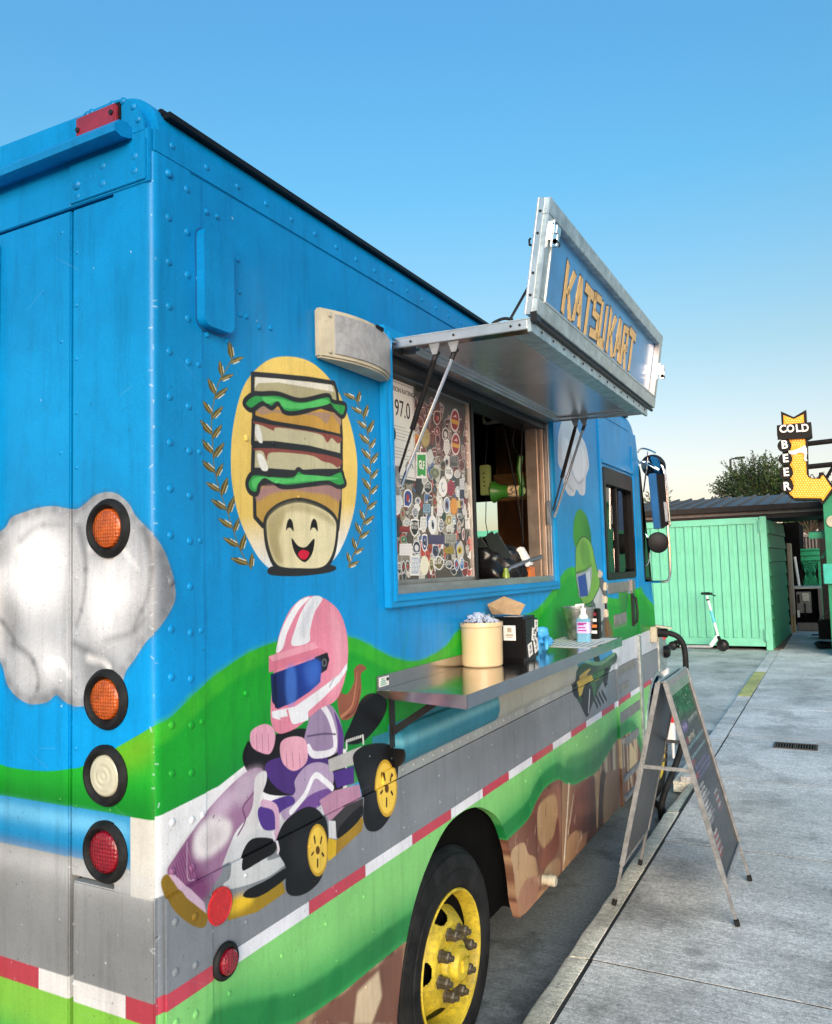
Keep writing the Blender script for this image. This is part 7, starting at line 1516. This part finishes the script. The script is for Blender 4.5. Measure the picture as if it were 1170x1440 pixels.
# ------------------------------------------------------------ beer sign
YB = 14.0
def wq(x, y, yy=YB): p = B(1070 + x * .1111, 560 + y * .1111, yy); return (float(p[0]), float(p[2]))
kx = wq(500, 500)[0] - wq(400, 500)[0]; PXW = kx / 100
arrow = [(252, 165), (415, 238), (572, 145), (580, 310), (636, 308), (650, 480), (590, 515), (600, 900), (605, 985), (640, 1012), (725, 1012), (735, 940), (785, 935), (920, 1110), (940, 1145), (780, 1345), (745, 1310), (730, 1290), (430, 1290), (360, 1250), (320, 1200), (300, 1150), (262, 480), (205, 480), (200, 355), (262, 335)]
BS = thing('beer_sign', 'tall yellow arrow sign reading COLD BEER in white letters on black above the roof', 'sign', (wq(500, 1300)[0], YB, wq(500, 1300)[1]))
bm = BM(); prism(bm, [wq(*p) for p in arrow], YB, YB + .28, 'y'); obj('sign_can', bm, M['sign_b'], BS)
inner = [(285, 215), (415, 265), (540, 205), (548, 330), (560, 480), (568, 720), (578, 960), (600, 1000), (640, 1020), (750, 1022), (768, 985), (790, 975), (898, 1140), (785, 1300), (765, 1265), (420, 1262), (370, 1215), (355, 1195), (400, 1150), (405, 1060), (370, 1010), (405, 900), (370, 850), (390, 740), (370, 690), (385, 590), (350, 505), (262, 470), (290, 335)]
bm = BM(); prism(bm, [wq(*p) for p in inner], YB - .015, YB - .001, 'y'); obj('yellow_face', bm, M['sign_y'], BS)
bm = BM()
from mathutils.geometry import intersect_point_line
def inside(P, x, y):
    c = False
    for i in range(len(P)):
        (x1, y1), (x2, y2) = P[i - 1], P[i]
        if (y1 > y) != (y2 > y) and x < (x2 - x1) * (y - y1) / (y2 - y1) + x1: c = not c
    return c
y = 230; row = 0
while y < 1300:
    x = 280 + (row % 2) * 17
    while x < 920:
        if inside(inner, x, y) and inside(inner, x + 14, y) and inside(inner, x - 14, y) and not (600 < y < 710 and x > 360) and not (320 < y < 480):
            q = wq(x, y); lathe(bm, [(PXW * 11, 0), (PXW * 9, PXW * 7), (0, PXW * 12)], (q[0], YB - .015, q[1]), (0, -1, 0), 6)
        x += 34
    y += 28; row += 1
obj('light_bulbs', bm, M['bulb'], BS, kind='stuff')
bm = BM(); prism(bm, [wq(*p) for p in [(350, 665), (400, 670), (480, 640), (560, 598), (582, 640), (585, 700), (575, 760), (592, 795), (560, 800), (548, 760), (555, 715), (520, 690), (480, 690), (440, 715), (390, 715), (355, 700)]], YB - .040, YB - .016, 'y'); obj('foam_shape', bm, M['sign_w'], BS)
bm = BM(); prism(bm, [wq(*p) for p in [(205, 350), (636, 308), (650, 480), (590, 512), (215, 530)]], YB - .07, YB - .016, 'y'); obj('letter_panel', bm, M['sign_b'], BS)
for (cx_, cy_, r_) in ((300, 605, 90), (312, 775, 88), (322, 950, 88), (332, 1120, 86)):
    q = wq(cx_, cy_); bm = BM(); lathe(bm, [(0, 0), (r_ * PXW, 0), (r_ * PXW, .04), (0, .04)], (q[0], YB - .016, q[1]), (0, -1, 0), 28); obj('letter_disc', bm, M['sign_b'], BS)
def letter(c, x, y, hpx, sx, yo):
    q = wq(x, y); bm = place(text_bm(c, hpx * PXW / .70, hpx * PXW * .045, .02, sx=sx), (q[0], yo, q[1]), (1, 0, 0), (0, 0, 1)); 
    bmesh.ops.rotate(bm, verts=bm.verts[:], cent=(q[0], yo, q[1]), matrix=Matrix.Rotation(R(-2.5 if yo > 0 and hpx < 106 else -1), 3, 'Y')); obj('letter', bm, M['sign_w'], BS)
for c, x, sx in (('C', 283, .9), ('O', 378, .82), ('L', 476, .95), ('D', 562, .85)): letter(c, x, 402 - (x - 283) * .05, 104, sx, YB - .085)
for c, x, y in (('B', 302, 598), ('E', 314, 770), ('E', 322, 944), ('R', 330, 1122)): letter(c, x, y, 112, .95, YB - .07)
px_ = 1.62
bm = BM()
for y_ in (563, 858): q = wq(600, y_); tube(bm, [(q[0] - .02, YB + .14, q[1]), (px_, YB + .14, q[1] + .02)], .045, 8)
q = wq(900, 930); tube(bm, [(q[0] - .1, YB + .14, wq(840, 1010)[1]), (px_, YB + .14, wq(840, 1010)[1] + .7)], .03, 6); obj('support_arm', bm, M['sign_b'], BS)
bm = BM(); box(bm, px_ - .07, px_ + .07, YB + .07, YB + .21, .13, 4.6); obj('sign_post', bm, M['sign_b'], BS)

# ------------------------------------------------------------ green kiosk at the right edge
KS = thing('green_kiosk', 'green painted kiosk with awning flap at the right edge under the beer sign', 'kiosk', (1.6, 14.8, .13))
k0 = float(B(1163, 800, 14.3)[0])
bm = BM(); box(bm, k0, k0 + .14, 14.3, 14.44, .13, 3.0); obj('corner_post', bm, M['teal'], KS, bevel=.006)
bm = BM(); box(bm, k0 + .141, 4.0, 14.4, 16.5, .13, 3.0); obj('wall', bm, M['teal'], KS)
bm = BM(); box(bm, k0 - .02, 4.0, 14.24, 16.5, 3.001, 3.05); obj('roof_cap', bm, M['teal'], KS, bevel=.006)
q0, q1 = B(1137, 749, 14.6), B(1162, 757, 14.6)
bm = BM(); hexa(bm, [(q0[0], 14.5, q1[2]), (k0, 14.5, q1[2] + .0), (k0, 15.6, q1[2] + .05), (q0[0], 15.6, q1[2] + .05)], [(q0[0], 14.5, q0[2]), (k0, 14.5, q0[2]), (k0, 15.6, q0[2] + .05), (q0[0], 15.6, q0[2] + .05)]); obj('awning_flap', bm, M['teal'], KS, bevel=.01)
bm = BM(); bar(bm, (B(1156, 785, 14.6)[0], 14.6, B(1156, 785, 14.6)[2]), (k0 + .02, 14.6, B(1162, 772, 14.6)[2]), .04, .04); obj('brace', bm, M['teal'], KS)
q0, q1 = B(1157, 793, 14.2), B(1166, 821, 14.2)
bm = BM(); box(bm, q0[0], q1[0] + .2, 14.18, 14.29, q1[2], q0[2]); obj('serving_ledge', bm, mat('pale_teal_paint', lin(0x34a894), .5), KS, bevel=.01)
bm = BM(); q = B(1171, 733, 14.25); lathe(bm, [(0, 0), (.10, 0), (.10, .03), (0, .03)], (q[0], 14.299, q[2]), (0, -1, 0), 24); obj('round_lamp', bm, M['cream'], KS)

# ------------------------------------------------------------ service yard items
def ybox(name, label, cat, p0, p1, y, dep, m, bev=.01, zf=None, **k):
    a_, b_ = B(*p0, y), B(*p1, y); bm = BM(); box(bm, a_[0], b_[0], y, y + dep, b_[2] if zf is None else zf, a_[2]); return tag(obj(name, bm, m, bevel=bev, **k), label, cat)
a_, b_ = B(1105, 764, 18.9), B(1118, 866, 18.9)
TN = thing('utility_cabinet', 'tall narrow tan metal cabinet standing behind the green siding wall', 'cabinet', (float(a_[0] + b_[0]) / 2, 18.9, .13))
bm = BM(); box(bm, a_[0], b_[0], 18.9, 19.3, b_[2], a_[2]); obj('cabinet_body', bm, M['tan'], TN, bevel=.015)
bm = BM(); box(bm, a_[0] + .02, b_[0] - .02, 18.885, 18.899, b_[2] + .05, a_[2] - .05); obj('cabinet_door', bm, M['tan'], TN, bevel=.005)
for px in (1113.5, 1117):
    q = B(px, 870, 19.0); bm = BM(); tube(bm, [(q[0], 19.0, .14), (q[0], 19.0, b_[2])], .025, 8); obj('conduit', bm, mat('tan_conduit_%d' % px, (.42, .30, .14), .5), TN)
q0, q1, q2 = B(1117.5, 783, 19.2), B(1124, 824, 19.2), B(1119, 778, 19.2)
bm = BM(); tube(bm, [(q0[0], 19.2, q0[2]), (q1[0], 19.2, q1[2])], .028, 8); tag(obj('white_pipe', bm, M['white']), 'thin white pipe leaning above the air conditioner', 'pipe')
a_, b_ = B(1118, 825, 19.6), B(1155, 887, 19.6); zc = .14
AC = thing('air_conditioner', 'grey metal air conditioning unit with a pale top behind the enclosure', 'air conditioner', (float(a_[0] + b_[0]) / 2, 19.9, zc))
bm = BM(); box(bm, a_[0], b_[0], 19.6, 20.3, .3, a_[2] - .05); obj('coil_housing', bm, M['void'], AC)
bm = BM(); box(bm, a_[0] - .05, b_[0] + .05, 19.5, 20.4, a_[2] - .05, a_[2]); obj('top_cover', bm, M['galv'], AC, bevel=.01)
e_ = B(1140, 832, 19.5); e2 = B(1150, 832, 19.5)
bm = BM(); box(bm, a_[0] + .02, e_[0], 19.5, 19.59, .55, a_[2] - .12); obj('control_panel', bm, M['grey'], AC, bevel=.008)
for (pa, pb, mm_) in (((1121, 836), (1125, 848), 'black'), ((1128, 834), (1138, 845), 'galv'), ((1121, 858), (1125, 868), 'paper'), ((1131, 848), (1134, 868), 'black')):
    u0_, u1_ = B(*pa, 19.49), B(*pb, 19.49); bm = BM(); box(bm, u0_[0], u1_[0], 19.475, 19.499, u1_[2], u0_[2]); obj('fitting', bm, M[mm_], AC, bevel=.003)
bm = BM(); box(bm, e2[0], e2[0] + .08, 19.52, 19.6, .3, a_[2] - .052); box(bm, a_[0], b_[0], 19.5, 19.6, .14, .32); obj('corner_post', bm, M['beam'], AC, bevel=.006)
a_, b_ = B(1150, 873, 17.5), B(1176, 890, 17.5)
BX = thing('black_crate', 'open black plastic crate on the concrete in front of the air conditioner', 'crate', (float(a_[0] + b_[0]) / 2, 17.7, .14))
bm = BM(); t_ = .03
box(bm, a_[0], b_[0], 17.5, 17.5 + t_, .145, a_[2]); box(bm, a_[0], b_[0], 18.0, 18.0 + t_, .145, a_[2]); box(bm, a_[0], a_[0] + t_, 17.531, 17.999, .145, a_[2]); box(bm, b_[0] - t_, b_[0], 17.531, 17.999, .145, a_[2]); box(bm, a_[0] + t_, b_[0] - t_, 17.531, 17.999, .145, .17); obj('crate_shell', bm, M['black'], BX, bevel=.004)
bm = BM(); box(bm, a_[0] - .015, b_[0] + .015, 17.48, 17.5, a_[2] - .06, a_[2] + .01); obj('crate_rim', bm, M['black'], BX, bevel=.004)
bm = BM(); q = B(1152, 874, 17.6); q2 = B(1166, 857, 17.6); bar(bm, (q[0], 17.6, q[2]), (q2[0], 17.6, q2[2]), .04, .02); tag(obj('metal_bar', bm, M['beam']), 'grey metal bar leaning out of the black crate', 'bar')
bm = BM(); q = G(1168, 909, .16)
for k in range(4): tube(bm, [(q[0] + (.22 + .015 * k) * math.cos(t), q[1] + (.5 + .03 * k) * math.sin(t) * .8, .155 + .018 * k + .01 * math.sin(3 * t)) for t in np.linspace(0, 6.28, 30)], .012, 6)
tag(obj('coiled_hose', bm, M['rubber'], smooth=True), 'coiled black hose lying on the concrete at the right edge', 'hose')
bm = BM(); q0, q1 = G(1141, 893, .15), G(1172, 893, .15); tube(bm, [(q0[0], q0[1], .155), (q1[0], q1[1], .155)], .015, 6); tag(obj('loose_pipe', bm, M['rubber']), 'straight black pipe lying on the ground below the crate', 'pipe')
# green outbuilding and fence behind
a_, b_ = B(1120, 772, 21.5), B(1170, 900, 21.5)
GB = thing('green_outbuilding', 'green outbuilding with lattice vent behind the air conditioner', 'building', (1.0, 22, .13))
bm = BM(); box(bm, a_[0], 4.0, 21.5, 23, .13, a_[2]); obj('wall', bm, M['teal'], GB)
for py in (772, 779, 786):
    q = B(1122, py, 21.45); bm = BM(); box(bm, q[0], 4, 21.45, 21.498, q[2] - .05, q[2]); obj('trim_board', bm, M['teal'], GB, bevel=.005)
q0, q1 = B(1127, 790, 21.4), B(1152, 824, 21.4)
bm = BM(); box(bm, q0[0], q1[0], 21.44, 21.448, q1[2], q0[2]); lv = obj('lattice_vent', bm, M['void'], GB)
r0 = None
for k in range(9):
    for s_ in (-1, 1):
        x0_ = q0[0] + (q1[0] - q0[0]) * (k + .5) / 9; bm = BM(); zc_ = (q0[2] + q1[2]) / 2; hh = (q0[2] - q1[2]) / 2
        xa, xb = max(q0[0], min(q1[0], x0_ - s_ * .16)), max(q0[0], min(q1[0], x0_ + s_ * .16)); bar(bm, (xa, 21.43, zc_ - hh), (xb, 21.43, zc_ + hh), .018, .01, up=(0, 1, 0)); obj('lattice_strip', bm, M['teal'], lv)
a_, b_ = B(1120, 753, 24), B(1166, 773, 24)
CF = thing('corrugated_screen', 'dark brown corrugated metal screen above the green outbuilding', 'screen', (1.0, 24, .13))
bm = BM(); box(bm, a_[0], 4.0, 24.0, 24.04, .13, a_[2]); obj('screen_sheet', bm, M['beam'], CF)
r0 = None
for k in range(22):
    x = a_[0] + .04 + k * .085
    if r0 is None: bm = BM(); box(bm, x - .015, x + .015, 23.97, 23.999, b_[2] - .3, a_[2] - .05); r0 = obj('corrugation', bm, M['fascia'], CF)
    else: inst(r0, (x, WP[r0].y, WP[r0].z), CF)
bm = BM(); box(bm, a_[0], 4.0, 23.96, 24.05, a_[2] - .049, a_[2] + .02); obj('cap_rail', bm, M['beam'], CF)
# far pale building
a_, b_ = B(1142, 728, 40), B(1185, 756, 40)
FB = thing('far_building', 'pale rendered building far behind the green kiosk under the roof edge', 'building', (2.5, 41, .13))
bm = BM(); box(bm, a_[0], a_[0] + 7, 40, 46, .13, a_[2] + .6); obj('wall', bm, M['concw'], FB)
bm = BM(); box(bm, a_[0] - .05, a_[0] + 7, 39.95, 39.999, B(1150, 746, 40)[2] - .12, B(1150, 746, 40)[2]); obj('ledge', bm, M['beam'], FB)
bm = BM(); box(bm, a_[0] + .35, a_[0] + 1.2, 39.96, 39.999, B(1150, 742, 40)[2], B(1150, 735, 40)[2]); obj('window', bm, M['dark_metal'], FB)
bm = BM(); box(bm, -.4, .45, 21.4, 24.5, .13, 2.75); tag(obj('shade_block', bm, M['void']), 'dark shed standing in for deep shade between the siding wall and the tan cabinet', 'block')  # near-black box added to stand in for a void in deep shade

# ------------------------------------------------------------ e-scooter
SX = lambda px, py: (lambda p: (float(p[0]), 14.62, float(p[2])))(B(px, py, 14.62))
dz_ = .14 - (SX(1016, 921)[2] - .0)
def sp_(px, py, yo=0): p = SX(px, py); return (p[0], 14.62 + yo, p[2] - (SX(1016, 921.5)[2] - .145))
SC = thing('electric_scooter', 'silver electric scooter with black wheels parked in front of the mint gate', 'scooter', (-1.1, 14.62, .14))
def cq(px, py): return (930 + px * .10256, 810 + py * .10256)
wr_ = .105
for nm, (cx_, cy_), rw in (('wheel', (845, 1005), .112), ('wheel', (160, 955), .085)):
    c = sp_(*cq(cx_, cy_)); c = (c[0], c[1], .142 + rw)
    bm = BM(); lathe(bm, [(rw * .6, -.02), (rw * .9, -.026), (rw, -.012), (rw, .012), (rw * .9, .026), (rw * .6, .02)], c, (0, 1, 0), 32); w_ = obj(nm, bm, M['rubber'], SC, smooth=True)
    bm = BM(); lathe(bm, [(0, -.028), (rw * .35, -.028), (rw * .6, -.015), (rw * .6, .015), (0, .028)], c, (0, 1, 0), 24); obj('hub', bm, M['dark_metal'], w_, smooth=True)
    if cx_ > 500: FW = c
    else: RW = c
bm = BM(); d0, d1 = sp_(*cq(690, 965)), sp_(*cq(255, 955)); dzk = .24
box(bm, d1[0], d0[0], 14.56, 14.68, dzk - .035, dzk + .01); DK = obj('deck', bm, mat('scooter_silver', (.55, .56, .57), .35, .8, .05), SC, bevel=.012)
bm = BM(); box(bm, d1[0] + .02, d0[0] - .02, 14.565, 14.675, dzk + .0102, dzk + .018); obj('grip_mat', bm, M['black'], DK)
bm = BM(); prism(bm, [(RW[0] + .02, RW[2] + .10), (RW[0] + .10, RW[2] + .11), (d1[0] + .12, dzk + .02), (d1[0], dzk - .0), (RW[0] + .06, RW[2] + .06)], 14.575, 14.665, 'y'); obj('rear_fender', bm, M['black'], SC, bevel=.006)
hd = (FW[0] - .075, 14.62, FW[2] + .17)
bm = BM(); bar(bm, (d0[0] - .02, 14.62, dzk - .01), hd, .07, .07, up=(0, 1, 0)); obj('neck', bm, M['white'], SC, bevel=.01)
bm = BM(); bar(bm, hd, (FW[0] - .01, 14.62, FW[2] + .02), .05, .09, up=(0, 1, 0)); bar(bm, (FW[0] - .07, 14.62, FW[2] + .10), (FW[0] + .07, 14.62, FW[2] + .09), .10, .012, up=(0, 0, 1)); obj('fork', bm, M['black'], SC, bevel=.008)
tp_ = (SX(*cq(618, 235))[0], 14.62, 1.13 + .06); h0_ = Vector(hd); t0_ = Vector(tp_)
bm = BM(); tube(bm, [h0_, h0_.lerp(t0_, .98)], .024, 14); ST_ = obj('stem', bm, mat('stem_paint', (.70, .74, .76), .3, .2, .05), SC, smooth=True)
bm = BM(); tube(bm, [h0_.lerp(t0_, .32), h0_.lerp(t0_, .62)], .0255, 14, caps=False); obj('stem_decal', bm, mat('cyan_decal', (.10, .50, .62), .35), ST_, smooth=True)
bm = BM(); tube(bm, [h0_.lerp(t0_, .86), h0_.lerp(t0_, .90)], .029, 12); obj('clamp', bm, M['black'], ST_)
bm = BM(); tube(bm, [(tp_[0] - .05, 14.38, tp_[2] + .035), (tp_[0] - .01, 14.52, tp_[2] + .02), (tp_[0] + .0, 14.62, tp_[2] + .03), (tp_[0] + .04, 14.75, tp_[2] + .02), (tp_[0] + .06, 14.86, tp_[2] + .02)], .017, 10)
box(bm, tp_[0] - .09, tp_[0] + .06, 14.60, 14.66, tp_[2], tp_[2] + .05); bar(bm, (tp_[0] + .02, 14.6, tp_[2] + .03), (tp_[0] + .17, 14.6, tp_[2] - .02), .02, .02); obj('handlebar', bm, M['black'], SC, smooth=True)
bm = BM(); tube(bm, [(d1[0] + .14, 14.56, dzk - .03), (d1[0] + .20, 14.50, .145), (d1[0] + .24, 14.50, .145)], .007, 6); obj('kickstand', bm, M['chrome'], SC)

# ------------------------------------------------------------ trees, lamp post
def tree(name, label, x, y, zc0, rx, ry, rz, nsh, seed, trunk_h=None, cat='tree', leaf=.085):
    rs = random.Random(seed); nr_ = np.random.RandomState(seed); T = thing(name, label, cat, (x, y, .13), 'trees beyond the pavilion' if cat == 'tree' else None)
    bm = BM(); tube(bm, [(x, y, .1), (x + .05, y, zc0 * .5), (x, y, zc0)], [.16, .12, .09], 10)
    V, F_ = [], []
    tips = []
    for k in range(nsh):
        a = rs.uniform(0, 6.28); ph = math.acos(rs.uniform(-.55, 1)); rr = rs.uniform(.35, .95)
        d = Vector((math.sin(ph) * math.cos(a), math.sin(ph) * math.sin(a), math.cos(ph)))
        p0 = Vector((x + d.x * rx * rr, y + d.y * ry * rr, zc0 + d.z * rz * rr)); dr = (Vector((d.x, d.y, .25 + d.z * .6)) + Vector((rs.uniform(-.5, .5), rs.uniform(-.5, .5), rs.uniform(-.1, .8)))).normalized()
        L = rs.uniform(.35, .8) * rx * .6; tips.append((p0, dr, L))
        n = int(14 + L * 26)
        for j in range(n):
            t = j / n; c = p0 + dr * L * t + Vector(nr_.normal(0, .05 * (1.15 - t) * rx * .6, 3)); ld = (dr + Vector(nr_.normal(0, .7, 3))).normalized(); sd = ld.cross(Vector(nr_.normal(0, 1, 3))).normalized(); s_ = leaf * rs.uniform(.6, 1.25)
            i = len(V); V += [c, c + ld * s_ * .5 + sd * s_ * .24, c + ld * s_, c + ld * s_ * .5 - sd * s_ * .24]; F_.append((i, i + 1, i + 2, i + 3))
    for k in range(0, nsh, 5):
        p0, dr, L = tips[k]; tube(bm, [(x, y, zc0 - rz * .55), Vector((x, y, zc0 - rz * .3)).lerp(p0, .6), p0, p0 + dr * L * .8], [.05, .03, .015, .006], 5)
    obj('trunk', bm, M['bark'], T)
    me = bpy.data.meshes.new('crown'); me.from_pydata([tuple(v - Vector((x, y, zc0))) for v in V], [], F_); me.materials.append(M['leafd']); me.materials.append(M['leafl'])
    mi = nr_.rand(len(F_)) < .45; me.polygons.foreach_set('material_index', mi.astype(np.int32)); o = bpy.data.objects.new('crown', me); COL.objects.link(o); o.parent = T; o.location = Vector((x, y, zc0)) - Vector(T.location); o['kind'] = 'stuff'
    return T
q = B(1062, 675, 30); tree('broadleaf_tree', 'bushy green tree rising above the roof left of the beer sign', float(q[0]) + .15, 30, float(B(1062, 697, 30)[2]) + .1, 1.45, 1.2, 1.05, 700, 5)
q = B(1135, 690, 29); tree('broadleaf_tree', 'darker tree behind the beer sign, showing under the roof edge', float(q[0]), 29, float(B(1135, 722, 29)[2]), .95, 1.0, 1.3, 460, 8)
q = B(936, 695, 30); tree('broadleaf_tree', 'small tree top peeking out behind the cab mirror', float(q[0]) - .25, 30, float(B(936, 700, 30)[2]) - .1, .55, .6, .5, 70, 12)
q0, q1, q2 = B(1027, 646, 34), B(1043, 643, 34), B(1027, 700, 34)
LPT = thing('street_lamp', 'thin dark street lamp with a short arm above the pavilion roof', 'street lamp', (float(q0[0]), 34, .13))
bm = BM(); tube(bm, [(q0[0], 34, .13), (q0[0], 34, q0[2])], .045, 8); obj('pole', bm, M['dark_metal'], LPT)
bm = BM(); tube(bm, [(q0[0], 34, q0[2]), (q1[0] - .1, 34, q1[2])], .03, 6); box(bm, q1[0] - .25, q1[0] + .12, 33.9, 34.1, q1[2] - .05, q1[2] + .02); obj('lamp_head', bm, M['dark_metal'], LPT)
